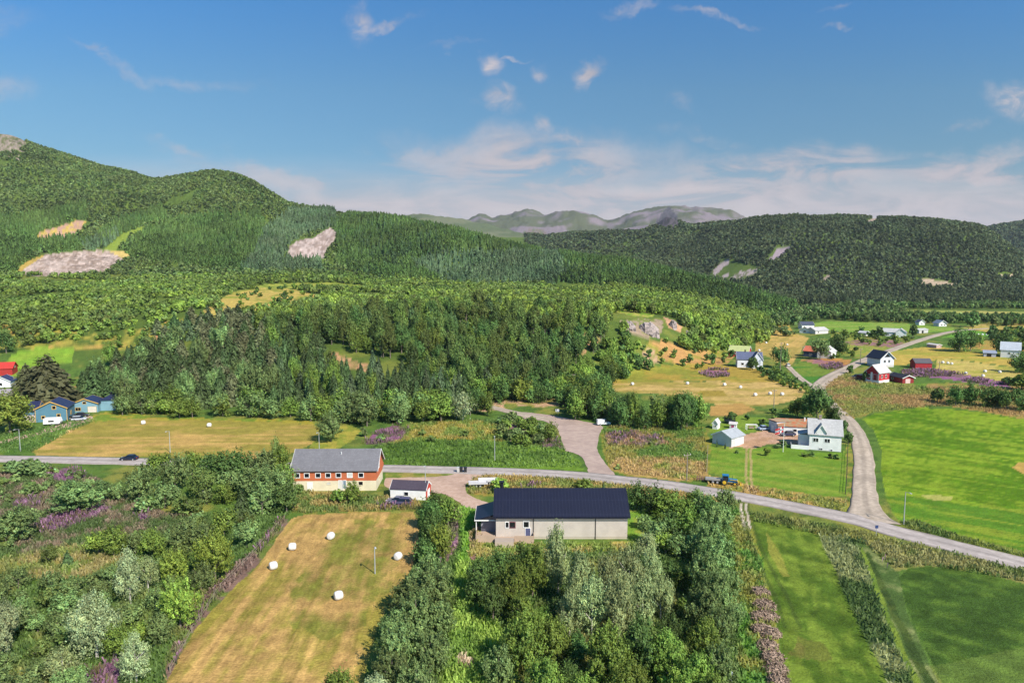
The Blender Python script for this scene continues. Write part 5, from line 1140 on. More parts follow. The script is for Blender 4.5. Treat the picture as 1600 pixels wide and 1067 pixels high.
for a in [(1073, 750, 45, 'dark wooden utility pole in the orange grass left of the tractor'), (1219, 580, 46, 'pale utility pole at the farm lane below the hay slope'), (895, 605, 22, 'wooden pole at the foot of the wooded hill'), (1209, 637, 30, 'pole at the edge of the pale bale field', ),
          (1344, 568, 24, 'pole at the roadside by the crossroads, left of the black-roofed house'), (1500, 546, 26, 'pole in front of the dark leafy tree group'), (1467, 584, 20, 'pole rising from the pink fireweed'), (1254, 556, 16, 'pole beside the orange-roofed house')]: utility_pole(*a)
# flagpole with pennant
g = ground(1223.5, 706); FP = empty('flagpole', g, 0, label='white flagpole with a red and white pennant on the farmhouse lawn', cat='flagpole')
hf = 44 * mpp(g[1]); MB().tube((0, 0, 0), (0, 0, hf), .08, .05, 8).lathe([(.02, hf), (.11, hf + .06), (.02, hf + .2)], n=10).build('pole', TRIM, FP)
fl = MB(); R_, W_, B_ = 0, 1, 2
for i in range(8):
    x0, x1 = -.1 - i * .28, -.1 - (i + 1) * .28; y0, y1 = math.sin(i * .9) * .12, math.sin((i + 1) * .9) * .12
    for z0, z1, c_ in ((0, .55, 0), (.553, .68, 1), (.683, .9, 2), (.903, 1.03, 1), (1.033, 1.6, 0)):
        c2 = c_ if i not in (2, 3) else {0: 1 if i == 2 else 2, 1: 2 if i == 3 else 1, 2: 2}[c_]
        dz = hf - 2.0 - i * .1
        fl.add([(x0, y0, z0 + dz), (x1, y1, z0 + dz - .1), (x1, y1, z1 + dz - .1), (x0, y0, z1 + dz)], [(0, 1, 2, 3)], c2)
fl.build('flag', [paintm((206, 52, 58), .7), paintm(WHITE, .7), paintm((44, 56, 110), .7)], FP)
# wheelie bins
for i, (u, l) in enumerate([(720.5, 'black wheelie bin at the road, left of the pair'), (727, 'black wheelie bin at the road, right of the pair'), (716, 'pale wheelie bin beside the black pair at the road')]):
    g = ground(u, 738); c_ = (36, 38, 42) if i < 2 else (200, 200, 196); r_ = empty('wheelie_bin', (g[0], g[1], g[2] + .08), .1, label=l, cat='bin')
    mb = MB(); V = [(-.3, -.3, .1), (.3, -.3, .1), (.3, .3, .1), (-.3, .3, .1), (-.4, -.42, 1.2), (.4, -.42, 1.2), (.4, .4, 1.2), (-.4, .4, 1.2)]
    mb.add(V, [(0, 3, 2, 1), (4, 5, 6, 7), (0, 1, 5, 4), (1, 2, 6, 5), (2, 3, 7, 6), (3, 0, 4, 7)]); mb.build('body', paintm(c_, .5), r_)
    MB().box(-.44, .44, -.47, .44, 1.203, 1.3).build('lid', paintm(c_, .4), r_, bevel=.03)
    for y in (-.26, .26): MB().lathe([(.06, y - .04), (.12, y - .04), (.12, y + .04), (.06, y + .04)], (.3, 0, .12), 1, 12).build('wheel', RUB, r_)
def sign(u, v_, h, w, hh_, col, label):
    g = ground(u, v_); r_ = empty('road_sign', g, 0, label=label, cat='sign')
    MB().tube((0, .06, -.1), (0, .06, h), .05, n=6).build('post', M_GALV, r_); MB().box(-w / 2, w / 2, -.03, .0, h - hh_, h).build('panel', paintm(col, .5), r_, bevel=.01)
sign(1369, 838, 2.2, .6, .6, (52, 70, 120), 'small blue road sign at the verge of the road junction'); sign(871, 647, 1.8, 1.3, 1.0, (228, 228, 228), 'white notice board at the edge of the asphalt lot')
# garden things on the farmhouse lawn
g = ground(1174, 671); SW = empty('swing_frame', g, 0, label='white wooden swing frame on the upper lawn', cat='swing frame')
fm_ = MB()
for x in (-1.6, 1.6):
    fm_.box(x - .07, x + .07, -.6, -.46, 0, 1.7).box(x - .07, x + .07, .46, .6, 0, 1.7).box(x - .06, x + .06, -.457, .457, 1.5, 1.64)
fm_.box(-1.525, 1.525, -.58, -.47, 1.55, 1.68).box(-1.525, 1.525, .47, .58, 1.55, 1.68); fm_.build('frame', TRIM, SW)
MB().box(-.8, .8, -.25, .25, .5, .56).box(-.8, .8, .25, .31, .5, 1.0).build('seat', WOOD, SW); cm_ = MB()
for x in (-.75, .75): cm_.tube((x, .0, .5), (x, -.0, 1.6), .02, n=5)
cm_.build('chain', DARKM, SW)
g = ground(1140, 661); TP = empty('trampoline', g, 0, label='dark netted trampoline on the lawn under a small tree', cat='trampoline')
MB().lathe([(.05, .78), (1.75, .78), (1.85, .8), (1.85, .88), (1.6, .88), (.05, .86)], n=24).build('mat', DARKM, TP); pl = MB()
for k in range(6):
    a = k * math.pi / 3; pl.tube((1.8 * math.cos(a), 1.8 * math.sin(a), 0), (1.8 * math.cos(a), 1.8 * math.sin(a), 2.4), .04, n=6)
pl.build('frame', paintm((70, 74, 86), .5), TP)
nt_ = MB()
for k in range(36):
    a = k * math.pi / 18; a2 = a + math.pi / 18; nt_.tube((1.75 * math.cos(a), 1.75 * math.sin(a), .9), (1.75 * math.cos(a2), 1.75 * math.sin(a2), 2.35), .022, n=4); nt_.tube((1.75 * math.cos(a), 1.75 * math.sin(a), 2.35), (1.75 * math.cos(a2), 1.75 * math.sin(a2), .9), .022, n=4)
nt_.build('net', DARKM, TP)
g = ground(1151, 684); GRL = empty('barbecue', g, 0, label='black barbecue grill by the ridged white garage', cat='barbecue')
MB().lathe([(.1, .8), (.45, .9), (.55, 1.15), (.5, 1.4), (.1, 1.55)], n=16).build('bowl', DARKM, GRL); lg = MB()
for a in (0, 2.1, 4.2): lg.tube((.4 * math.cos(a), .4 * math.sin(a), 0), (.2 * math.cos(a), .2 * math.sin(a), .9), .03, n=5)
lg.build('stand', DARKM, GRL)
# fence: dark posts along the lawn edge, weathered one along the left field
def fence(pts, label, h=1.1, sp=2.5, m=None, rails=2):
    W_ = [ground(*p) for p in pts]; o = W_[0]; r_ = empty('fence', o, 0, label=label, cat='fence'); rl_ = MB(); m = m or M_POLE
    for a, b_ in zip(W_[:-1], W_[1:]):
        l = np.linalg.norm(b_ - a); k = max(1, int(l / sp))
        for i in range(k):
            p = a + (b_ - a) * i / k - o; q = a + (b_ - a) * (i + 1) / k - o
            MB().box(p[0] - .06, p[0] + .06, p[1] - .06, p[1] + .06, p[2] - .2, p[2] + h).build('post', m, r_)
            for j in range(rails): z = h * (.45 + .45 * j / max(1, rails - 1)); rl_.tube((p[0], p[1] + .08, p[2] + z), (q[0], q[1] + .08, q[2] + z), .035, n=5)
    rl_.build('rail', m, r_)
fence([(1321, 772), (1323, 745), (1324, 715), (1325, 694)], 'dark post and rail fence along the lawn edge beside the side road', 1.3, 2.2, paintm((62, 54, 48), .9))
fence([(266, 1050), (300, 988), (345, 920), (395, 868), (436, 822)], 'weathered wire fence between the mown field and the willow scrub', 1.0, 3.2)
fence([(1106, 700), (1105, 722), (1104, 742)], 'short weathered fence at the left end of the farmhouse lawn', 1.0, 2.5)
# rows of brushwood
M_STICK, n, b = mat('dry_brushwood'); at = n.node('ShaderNodeAttribute'); at.attribute_name = 'leaf'; n.link(at.outputs['Color'], b.inputs['Base Color']); b.inputs['Roughness'].default_value = .95
BRUSH = [(1188, 928, 34, 22), (1194, 948, 40, 24), (1186, 966, 32, 24), (1200, 966, 40, 24), (1190, 986, 34, 26), (1204, 992, 38, 24), (1198, 1012, 40, 26), (1206, 1030, 42, 28), (1212, 1048, 42, 28), (1216, 1066, 40, 30)]
for i, (u, v_, w, h) in enumerate(BRUSH):
    g = ground(u, v_); R_ = w * mpp(g[1]) * .5; r = np.random.default_rng(400 + i); k = 900
    d = nrm(np.abs(r.normal(size=(k, 3))) * np.where(r.uniform(size=(k, 3)) < .5, -1, 1) * [1, 1, 0] + np.abs(r.normal(size=(k, 3))) * [0, 0, .8])
    c = d * np.array([R_, R_ * .8, 1.15]) * r.uniform(.45, 1, (k, 1)); c[:, 2] = np.abs(c[:, 2]) * .95 + .04
    V = quads_from(c, nrm(d + r.normal(size=(k, 3)) * .5), r.uniform(.07, .16, k), up=r.normal(size=(k, 3)) + d * [1, 1, .2], asp=5.0, r=r)
    col = S(176, 150, 130) * r.uniform(.55, 1.25, (k, 1))
    o = link('brush_pile', raw_mesh('brush_pile', V, quads=np.arange(len(V)).reshape(-1, 4), mats=[M_STICK], col=('leaf', np.repeat(col, 4, 0))), None, tuple(g))
    tag(o, ['heap of dry grey-brown brushwood nearest the road in its row', 'heap of dry brushwood next to the topmost heap', 'slim brushwood heap on the hedge side of the row', 'wide brushwood heap on the track side of the row', 'brushwood heap in the middle of the row, hedge side', 'brushwood heap in the middle of the row, track side', 'brushwood heap below the middle of the row', 'third brushwood heap from the bottom of the row', 'second brushwood heap from the bottom of the row', 'lowest brushwood heap of the row by the picture edge'][i], 'brush pile', 'row of brushwood heaps'); KEEP.append((g[0], g[1], R_ + .5))
# rock faces on the hillock
M_ROCK, n, b = mat('bare_rock'); v = objvec(n); f = n.noise(v, .5, 7, .65, .5); f2 = n.noise(v, 2.2, 5, .7)
c = n.mix(n.sstep(f, .35, .65), tuple(S(196, 178, 170)), tuple(S(122, 112, 110))); c = n.mix(n.sstep(f2, .55, .72), c, tuple(S(104, 104, 72))); n.link(c, b.inputs['Base Color']); b.inputs['Roughness'].default_value = .9; bump(n, b, f2, .8, .5)
def crag(u, v_, w, h, label, seed):
    g = ground(u, v_); k = mpp(g[1]); W_, H_ = w * k, h * k; a_ = np.linspace(-1, 1, 40); bb = np.linspace(0, 1, 26); A, B_ = np.meshgrid(a_, bb)
    x = A * W_ / 2; z = -2 + (H_ + 2) * B_; y = (B_ ** 1.3) * H_ * .8
    y = y + (1 - (1 - A * A) ** .5) * 3 + (fbm(A * W_ / 2, B_ * H_, 3.5, seed, 4, .6) - .5) * 5.5 + (B_ > .93) * 3
    x = x + (fbm(B_ * H_, A * W_, 4, seed + 3, 3) - .5) * 2; z = z * (1 - .45 * A ** 2 * B_) + (fbm(A * W_, B_ * H_, 5, seed + 9, 3) - .5) * 3
    gi_ = np.arange(A.size).reshape(A.shape); q = np.stack([gi_[:-1, :-1], gi_[:-1, 1:], gi_[1:, 1:], gi_[1:, :-1]], -1).reshape(-1, 4)
    o = link('rock_face', raw_mesh('rock_face', np.stack([x, y - 2.0, z], -1), quads=q, mats=[M_ROCK]), None, tuple(g)); tag(o, label, 'rock face')
crag(1016, 524, 34, 19, 'broad grey rock face below the grassy knoll on the wooded hill', 5); crag(985, 516, 17, 15, 'small grey rock face left of the broad one', 15); crag(1052, 512, 13, 10, 'pale orange-streaked rock slab right of the broad rock face', 25)
crag(1076, 522, 7, 6, 'tiny grey boulder outcrop in the bushes right of the rock faces', 35)
# pale tank and box at the bottom edge
g = ground(1139, 1062); WT = empty('water_tank', g, .3, label='small white plastic tank half hidden in the hedge corner', cat='tank'); MB().lathe([(.3, 0), (.45, .05), (.47, .9), (.35, 1.1), (.12, 1.15)], n=18).build('shell', paintm((214, 218, 224), .4), WT); MB().lathe([(.1, 1.153), (.14, 1.16), (.14, 1.24), (.02, 1.26)], n=12).build('cap', DARKM, WT)
KEEP.append((g[0], g[1], 1.0))
# ------------------------------------------------------------------ trees one by one
T = tree_px
# rough land on the left
for a in [('willow', 42, 742, 52, 26, 'low willow bush nearest the road at the left edge'), ('willow', 20, 740, 34, 24, 'small bush at the far left beside the main road'), ('willow', 62, 743, 28, 22, 'small rounded bush beside the pink flower patch by the road'),
          ('willow', 123, 798, 86, 50, 'broad grey-green willow between the two fireweed patches'), ('willow', 24, 845, 74, 56, 'large dark willow at the left edge above the orange clearing'), ('bush', 10, 852, 34, 24, 'bright green bush under the large willow at the left edge'),
          ('willow', 180, 782, 32, 30, 'small willow right of the broad grey-green one'), ('willow', 218, 780, 54, 56, 'round willow below the dark blue car'), ('willow', 274, 766, 50, 60, 'tall round willow under the left lamp of the mown field'),
          ('birch', 317, 780, 48, 52, 'round leafy tree right of the tall round willow'), ('willow', 258, 794, 38, 42, 'round grey-green willow in front of the tall round one'), ('bush', 292, 803, 48, 32, 'dark low bush between willow and tree with bare stems'),
          ('willow', 225, 800, 34, 26, 'low bush below the round willow by the car'), ('green', 352, 786, 36, 34, 'bright green shrub left of the tree with bare stems'), ('spruce', 379, 812, 40, 56, 'ragged grey spruce with bare pale stems'),
          ('willow', 410, 806, 50, 46, 'willow right of the ragged spruce'), ('green', 350, 838, 44, 46, 'leafy tree above the large light willow'), ('birch', 430, 724, 18, 42, 'slim dark birch rising above the road left of the barn'),
          ('green', 240, 872, 46, 48, 'green tree above the silver birch with a white stem'), ('willow', 300, 862, 62, 54, 'willow left of the large light green one'), ('green', 178, 868, 48, 52, 'dark leafy tree at the left end of the middle thicket'), ('lime', 155, 866, 40, 36, 'light green bush at the tip of the middle thicket'),
          ('lime', 336, 908, 66, 86, 'large light green round tree beside the mown field'), ('willow', 386, 855, 40, 44, 'ball-shaped dark green willow near the field corner'), ('lime', 271, 912, 46, 58, 'light green round bush between silver birch and large round tree'),
          ('silver', 204, 944, 52, 96, 'pale silver birch with a thin white stem'), ('aspen', 232, 925, 44, 62, 'airy grey-green birch right of the white-stemmed one'), ('lime', 282, 982, 66, 88, 'light green dome-shaped tree at the field edge'), ('willow', 315, 925, 40, 50, 'willow under the large light green tree'),
          ('silver', 152, 1030, 90, 120, 'silvery white-leaved willow in the lower left'), ('green', 190, 1028, 56, 66, 'darker green tree behind the silvery willow'), ('willow', 250, 1006, 48, 52, 'dull green bush between the dome tree and the lowest pale bush'), ('silver', 214, 1064, 68, 82, 'pale grey-green round bush at the bottom by the mown field'),
          ('silver', 12, 1030, 66, 104, 'white-leaved willow with pale stems at the left edge'), ('aspen', 100, 1066, 64, 62, 'grey willow at the bottom left of the silvery one'), ('willow', 45, 1082, 58, 46, 'low grey bush in the bottom left corner'),
          ('bush', 77, 880, 28, 32, 'olive bush on the orange clearing'), ('spruce', 106, 882, 20, 30, 'small young spruce on the orange clearing')]: T(*a)
gw = 'willow thicket left of the red barn'
rt = random.Random(3)
for u, v_, w, h in [(345, 752, 52, 44), (378, 748, 54, 46), (412, 752, 56, 50), (440, 748, 48, 52), (398, 782, 60, 56), (430, 790, 62, 62), (446, 770, 40, 50), (360, 776, 46, 40), (330, 745, 40, 36), (448, 800, 44, 44), (300, 742, 40, 34), (248, 742, 44, 34)]:
    T(rt.choice(['willow', 'dark', 'willow', 'green']), u, v_, w, h, 'rounded green tree in the thicket between the car road and the red barn', gw)
# hedge along the mown field
gh = 'dense hedge row right of the mown field'
for k_, u, v_, w, h in [('dark', 684, 806, 50, 34), ('dark', 672, 828, 48, 50), ('green', 700, 822, 44, 42), ('dark', 676, 852, 46, 58), ('lime', 690, 872, 44, 56), ('dark', 664, 884, 44, 44)]: T(k_, u, v_, w, h, 'dark leafy tree in the hedge right of the mown field, barn end', gh + ', barn end')
for u, v_, w, h in [(668, 926, 72, 60), (640, 962, 72, 66), (684, 950, 66, 64), (652, 1000, 84, 84), (618, 1006, 56, 58), (690, 995, 50, 60), (628, 1052, 84, 92), (672, 1052, 70, 82), (612, 1085, 70, 78), (650, 1110, 80, 90)]:
    T('willow', u, v_, w, h, 'grey-green willow in the dense hedge row right of the mown field', gh)
for k_, u, v_, w, h, l in [('green', 530, 1102, 62, 68, 'round green tree at the bottom edge left of the hedge'), ('silver', 588, 1115, 66, 70, 'pale silvery tree at the bottom edge beside the hedge'), ('green', 560, 1122, 50, 56, 'small bush at the bottom edge between two trees')]: T(k_, u, v_, w, h, l)
# wood in front of the long house
gd = 'dark trees at the left of the wood before the long house'
for k_, u, v_, w, h in [('dark', 752, 932, 56, 66), ('dark', 780, 918, 58, 64), ('green', 800, 956, 70, 84), ('dark', 770, 972, 50, 64), ('green', 832, 930, 62, 86), ('dark', 818, 896, 50, 46), ('willow', 848, 902, 46, 44), ('dark', 745, 945, 40, 46), ('green', 815, 985, 60, 60)]:
    T(k_, u, v_, w, h, 'dark leafy tree at the left of the wood before the long house', gd)
T('aspen', 872, 925, 60, 118, 'tall pale aspen reaching up in front of the long house wall')
ga_ = 'pale aspens in front of the long house'
for u, v_, w, h in [(905, 960, 62, 110), (942, 968, 66, 118), (980, 960, 70, 124), (1012, 950, 62, 104), (925, 1000, 70, 118), (966, 1005, 72, 122), (1004, 1000, 70, 116), (1032, 968, 50, 78), (890, 1000, 56, 90)]:
    T('aspen', u, v_, w, h, 'pale grey-leaved aspen in the wood before the long house', ga_)
gf_ = 'green trees along the bottom edge of the wood'
for k_, u, v_, w, h in [('green', 820, 1052, 84, 104), ('willow', 780, 1075, 60, 70), ('green', 862, 1040, 70, 84), ('green', 850, 1110, 84, 92), ('green', 950, 1075, 84, 106), ('dark', 1000, 1060, 78, 104), ('green', 1040, 1070, 74, 96), ('green', 985, 1120, 84, 96), ('lime', 1060, 1105, 70, 80), ('green', 912, 1120, 76, 76), ('dark', 1046, 1030, 54, 76), ('green', 800, 1130, 70, 70)]:
    T(k_, u, v_, w, h, 'full green tree along the bottom edge of the wood', gf_)
gc = 'windswept willow row at the right of the wood'
for k_, u, v_, w, h in [('dark', 1118, 822, 50, 44), ('willow', 1128, 846, 54, 58), ('willow', 1118, 880, 62, 74), ('willow', 1132, 905, 58, 72), ('willow', 1112, 938, 64, 84), ('willow', 1132, 960, 56, 82), ('willow', 1114, 990, 66, 92), ('willow', 1136, 1018, 56, 84), ('green', 1116, 1050, 68, 94), ('willow', 1136, 1082, 60, 88), ('green', 1100, 1110, 74, 100), ('green', 1128, 1140, 70, 96)]:
    T(k_, u - 13, v_, w, h, 'grey-green willow in the dense row at the right of the wood', gc)
gs_ = 'shrubs at the right end of the long house'
for k_, u, v_, w, h in [('dark', 994, 796, 40, 40), ('dark', 1018, 800, 46, 44), ('green', 1042, 806, 46, 42), ('green', 1066, 812, 40, 34), ('willow', 1024, 850, 46, 40), ('dark', 1050, 838, 44, 40), ('green', 1076, 842, 46, 46), ('willow', 1006, 826, 30, 26), ('green', 1086, 800, 36, 34), ('lime', 1040, 868, 38, 36), ('aspen', 1010, 880, 44, 54), ('willow', 1060, 872, 40, 40)]:
    T(k_, u, v_, w, h, 'leafy shrub beside the right end of the long house', gs_)
for a in [('green', 914, 764, 34, 20, 'round shrub behind the long house, middle of its roof line'), ('lime', 782, 768, 34, 24, 'bright shrub by the chimney end of the long house'), ('spruce', 943, 766, 10, 14, 'tiny spruce behind the long house roof'), ('green', 552, 786, 34, 32, 'bushy tree before the barn wall, right of the barn door'), ('green', 528, 786, 28, 26, 'shrub before the barn wall, left of the bushy tree'),
          ('bush', 466, 772, 20, 20, 'small shrub at the left corner of the red barn'), ('willow', 517, 690, 44, 48, 'lone ball-shaped tree at the end of the mown field behind the road'), ('willow', 596, 690, 18, 14, 'small round bush among the pink flowers by the road'), ('willow', 568, 682, 16, 18, 'slim bush left of the pink flowers'),
          ('green', 859, 690, 26, 30, 'round bush beside the asphalt lot'), ('lime', 16, 676, 72, 66, 'broad leafy tree at the left edge beside the blue house'),
          ('sitka', 76, 636, 98, 92, 'huge brown-green spruce behind the blue house'), ('sitka', 46, 632, 56, 72, 'dark spruce just left of the huge one'), ('dark', 10, 552, 26, 30, 'dark round tree at the left edge by the green slope'), ('bush', 44, 540, 24, 20, 'round bush on the dry slope left'), ('green', 75, 536, 26, 22, 'lime-green bush on the dry slope'), ('dark', 434, 480, 16, 18, 'dark lone bush on the dry meadow'), ('green', 428, 482, 16, 14, 'bright bush beside the dark one on the dry meadow'), ('dark', 343, 494, 16, 16, 'round bush at the left end of the dry meadow'), ('dark', 444, 468, 14, 14, 'small dark bush at the top of the dry meadow')]: T(*a)
gr2 = 'tree row between orange meadow and bright green field'
for u, v_, w, h in [(1465, 628, 24, 26), (1493, 634, 26, 32), (1518, 634, 28, 34), (1543, 636, 32, 36), (1572, 640, 28, 32), (1596, 642, 26, 28), (1508, 630, 20, 24), (1558, 636, 22, 28), (1622, 644, 30, 30)]: T('dark', u, v_, w, h, 'leafy tree in the row above the bright green field', gr2)
for a in [('dark', 1276, 660, 52, 58, 'large leafy tree behind the farmhouse at the side road'), ('green', 1246, 652, 30, 28, 'leafy tree left of the large one behind the farmhouse'), ('dark', 1300, 664, 28, 30, 'tree right of the large one, overhanging the side road'), ('green', 1262, 640, 22, 24, 'tree peeping out behind the large farmhouse tree'),
          ('dark', 1519, 511, 26, 26, 'dark dome-shaped conifer by the far houses'), ('dark', 1498, 550, 34, 36, 'left of two dark trees in the middle of the right meadow'), ('dark', 1516, 549, 26, 32, 'right of two dark trees in the middle of the right meadow'), ('green', 1530, 542, 16, 20, 'smaller tree right of the two dark meadow trees'),
          ('dark', 1565, 554, 30, 32, 'leafy tree before the tall white gable'), ('dark', 1592, 582, 36, 32, 'dark bush at the right edge by the bale meadow'), ('green', 1596, 610, 40, 26, 'shrub at the right edge above the tree row'), ('willow', 1281, 562, 30, 32, 'grey-green tree hiding the orange-roofed house'), ('dark', 1308, 553, 28, 32, 'dark tree right of the orange-roofed house'), ('dark', 1219, 575, 32, 34, 'dark tree behind the tall flag-lamp post of the villa'),
          ('dark', 1176, 578, 20, 24, 'garden tree before the white villa'), ('dark', 1188, 583, 16, 14, 'small garden tree right of the villa tree'), ('dark', 1427, 527, 16, 24, 'slim dark tree at the long road right of the long white house'), ('dark', 1372, 528, 24, 18, 'bushy tree left of the long white house'), ('dark', 1346, 518, 10, 10, 'tiny round tree by the hidden white shed'), ('green', 1332, 559, 10, 14, 'thin young tree on the roadside meadow'), ('dark', 1352, 596, 12, 18, 'dark tree at the carport of the red and white house'), ('spruce', 1416, 593, 8, 12, 'small conifer right of the low red shed'),
          ('dark', 1330, 584, 16, 16, 'bush at the crossroads left of the red and white house'), ('willow', 1228, 525, 26, 18, 'grey bush group left of the white gable houses'), ('willow', 1214, 523, 20, 16, 'grey bush at the edge of the hay slope'), ('willow', 1240, 508, 24, 18, 'round willow above the white gable houses'),
          ('spruce', 1120, 698, 4, 16, 'slim columnar juniper before the ridged garage, left one'), ('spruce', 1133, 701, 4, 11, 'slim columnar juniper before the ridged garage, right one'), ('bush', 1150, 708, 9, 6, 'dark red-leaved low bush on the lawn'), ('green', 1198, 712, 14, 14, 'small lawn tree with a round mulch bed'), ('willow', 1221, 700, 22, 14, 'shrub at the yard edge by the flagpole'), ('dark', 1143, 655, 22, 12, 'small spreading tree over the trampoline'), ('dark', 1190, 664, 16, 12, 'shrub behind the pale blue car'), ('bush', 1258, 713, 12, 8, 'left round shrub below the farmhouse'), ('bush', 1268, 713, 12, 8, 'second round shrub below the farmhouse'), ('bush', 1298, 716, 12, 8, 'third round shrub below the farmhouse'), ('bush', 1309, 717, 14, 9, 'rightmost round shrub below the farmhouse'), ('dark', 1326, 692, 16, 20, 'shrub at the right gable of the farmhouse'), ('dark', 1320, 672, 14, 16, 'shrub behind the right gable of the farmhouse')]: T(*a)
# ------------------------------------------------------------------ scattered growth
scatter([(-80, 905), (100, 915), (185, 905), (225, 960), (190, 1100), (-80, 1140)], 70, 140, 4.0, {'willow': 5, 'bush': 3, 'green': 1, 'silver': .6}, (1.8, 3.2), (.95, 1.25), 'grey-green willow shrub in the dense scrub at the lower left', 'willow scrub at the lower left', 11)
scatter([(-60, 738), (60, 732), (150, 745), (160, 775), (90, 782), (-60, 790)], 120, 240, 4.6, {'willow': 4, 'bush': 3}, (1.5, 2.6), (1.0, 1.4), 'low willow shrub on the rough land below the main road', 'low shrubs below the main road', 12)
scatter([(205, 765), (330, 752), (452, 752), (456, 795), (330, 800), (215, 795)], 140, 230, 5.6, {'willow': 4, 'dark': 2, 'birch': 1}, (2.2, 3.8), (.85, 1.1), 'rounded green tree in the thicket between the car road and the red barn', gw, 13, dens=.6)
scatter([(140, 862), (260, 822), (380, 815), (400, 850), (330, 945), (262, 1010), (235, 1080), (170, 1080), (200, 960), (200, 885)], 78, 150, 5.0, {'willow': 4, 'bush': 2, 'lime': 1, 'green': 2}, (2.0, 3.6), (.9, 1.15), 'green bush in the thicket along the left side of the mown field', 'thicket left of the mown field', 14, dens=.62)
scatter([(800, 940), (820, 915), (900, 912), (1010, 905), (1070, 900), (1085, 1120), (810, 1140), (815, 1010)], 70, 135, 4.2, {'green': 3, 'dark': 2, 'willow': 1, 'aspen': 1}, (2.4, 4.2), (.8, 1.05), 'leafy tree filling the wood before the long house', 'undergrowth of the wood before the long house', 15)
scatter([(1085, 800), (1134, 800), (1138, 900), (1136, 1140), (1075, 1140), (1090, 950)], 68, 150, 3.6, {'willow': 4, 'green': 2}, (3.4, 5.5), (.8, 1.0), 'grey-green willow in the dense row at the right of the wood', gc, 16)
scatter([(985, 778), (1070, 778), (1136, 795), (1135, 820), (1080, 880), (1010, 860), (1022, 815)], 110, 180, 3.8, {'green': 3, 'dark': 2, 'willow': 2}, (1.4, 2.6), (.9, 1.2), 'leafy shrub beside the right end of the long house', gs_, 17)
scatter([(1150, 655), (1205, 640), (1256, 630), (1262, 650), (1215, 668), (1196, 660)], 195, 260, 5, {'green': 2, 'dark': 2}, (1.6, 3.2), (.9, 1.2), 'garden shrub behind the gravel yard', 'garden shrubs behind the gravel yard', 18, dens=.6)
scatter([(1180, 578), (1215, 580), (1262, 606), (1262, 618), (1230, 606), (1190, 590)], 230, 420, 4, {'dark': 2, 'green': 2}, (1.6, 3.2), (1, 1.3), 'shrub in the belt between villa and bale field', 'shrub belt below the villa', 19)
# foot of the wooded hillock
fr = 'deciduous trees at the foot of the wooded hill'
scatter([(188, 642), (300, 645), (480, 648), (560, 652), (740, 648), (745, 658), (560, 668), (480, 658), (300, 654), (188, 652)], 190, 260, 5.6, {'willow': 3, 'green': 2, 'silver': .6, 'lime': 1}, (5, 8.5), (.8, 1.05), 'light leafy tree at the foot of the wooded hill', fr, 21)
scatter([(150, 632), (118, 600), (160, 575), (250, 545), (330, 545), (420, 560), (440, 600), (430, 645), (195, 640)], 225, 420, 7.4, {'sitka': 3.4, 'spruce': 5, 'willow': 1.6, 'green': 1}, (7.5, 14), (.5, .74), 'dark spruce in the stand right of the blue houses', 'dark spruces right of the blue houses', 22, dens=.9)
scatter([(430, 565), (520, 590), (620, 600), (690, 620), (740, 640), (720, 648), (480, 646), (430, 640)], 225, 330, 6.2, {'spruce': 7, 'blue': 1.2, 'green': 1.6}, (10.5, 16.5), (.36, .5), 'slender spruce on the lower edge of the wooded hill', 'spruces on the lower edge of the hill', 23, holes=[[(505, 545), (560, 552), (625, 575), (622, 604), (560, 600), (505, 580)]])
scatter([(420, 570), (400, 520), (470, 502), (600, 495), (760, 490), (900, 500), (945, 530), (910, 575), (880, 605), (800, 625), (700, 625), (600, 600), (500, 585)], 240, 440, 6.5, {'pine': 4.4, 'spruce': 2.6, 'dark': 1.4, 'green': 1.6, 'lime': 1.2, 'blue': .6}, (6.5, 13), (.5, .66), 'pine or spruce in the mixed wood on the hill face', 'mixed conifers on the hill face', 24, holes=[[(505, 545), (560, 552), (625, 575), (622, 604), (560, 600), (505, 580)], [(690, 516), (716, 516), (716, 534), (692, 536)], [(905, 520), (930, 524), (934, 538), (908, 536)], [(885, 545), (912, 546), (908, 556), (890, 554)]])
scatter([(700, 625), (800, 615), (900, 590), (960, 578), (990, 588), (955, 600), (930, 640), (860, 650), (750, 650)], 230, 330, 5.4, {'green': 3, 'dark': 3, 'lime': 2}, (4.5, 8.5), (.75, 1), 'green leafy tree on the right foot of the wooded hill', 'leafy trees on the right foot of the hill', 25, holes=[[(780, 630), (860, 630), (900, 640), (860, 660), (780, 650)]])
gk = 'dark tree clump before the pale bale field'
scatter([(890, 630), (960, 638), (968, 655), (1000, 664), (1060, 660), (1102, 662), (1106, 672), (1000, 672), (930, 664), (895, 655)], 190, 260, 4.6, {'dark': 5, 'green': 2, 'willow': 1}, (6, 10), (.62, .85), 'dark leafy tree in the clump before the pale bale field', gk, 26)
scatter([(780, 660), (830, 660), (862, 690), (830, 700), (780, 690)], 190, 240, 4.6, {'willow': 2, 'green': 2, 'dark': 1}, (2.4, 4.5), (.9, 1.2), 'shrub on the meadow left of the asphalt lot', 'shrubs left of the asphalt lot', 27)
scatter([(580, 668), (740, 660), (800, 662), (800, 690), (640, 690)], 190, 240, 8, {'green': 2, 'bush': 3}, (1.2, 2.6), (.9, 1.3), 'bush on the olive meadow north of the road', 'bushes on the olive meadow', 28, dens=.5)
scatter([(950, 672), (1100, 672), (1108, 745), (960, 735)], 160, 230, 7, {'bush': 3, 'green': 1}, (.8, 1.6), (1, 1.5), 'low bush in the flowery meadow right of the lot', 'bushes right of the lot', 29, dens=.35)
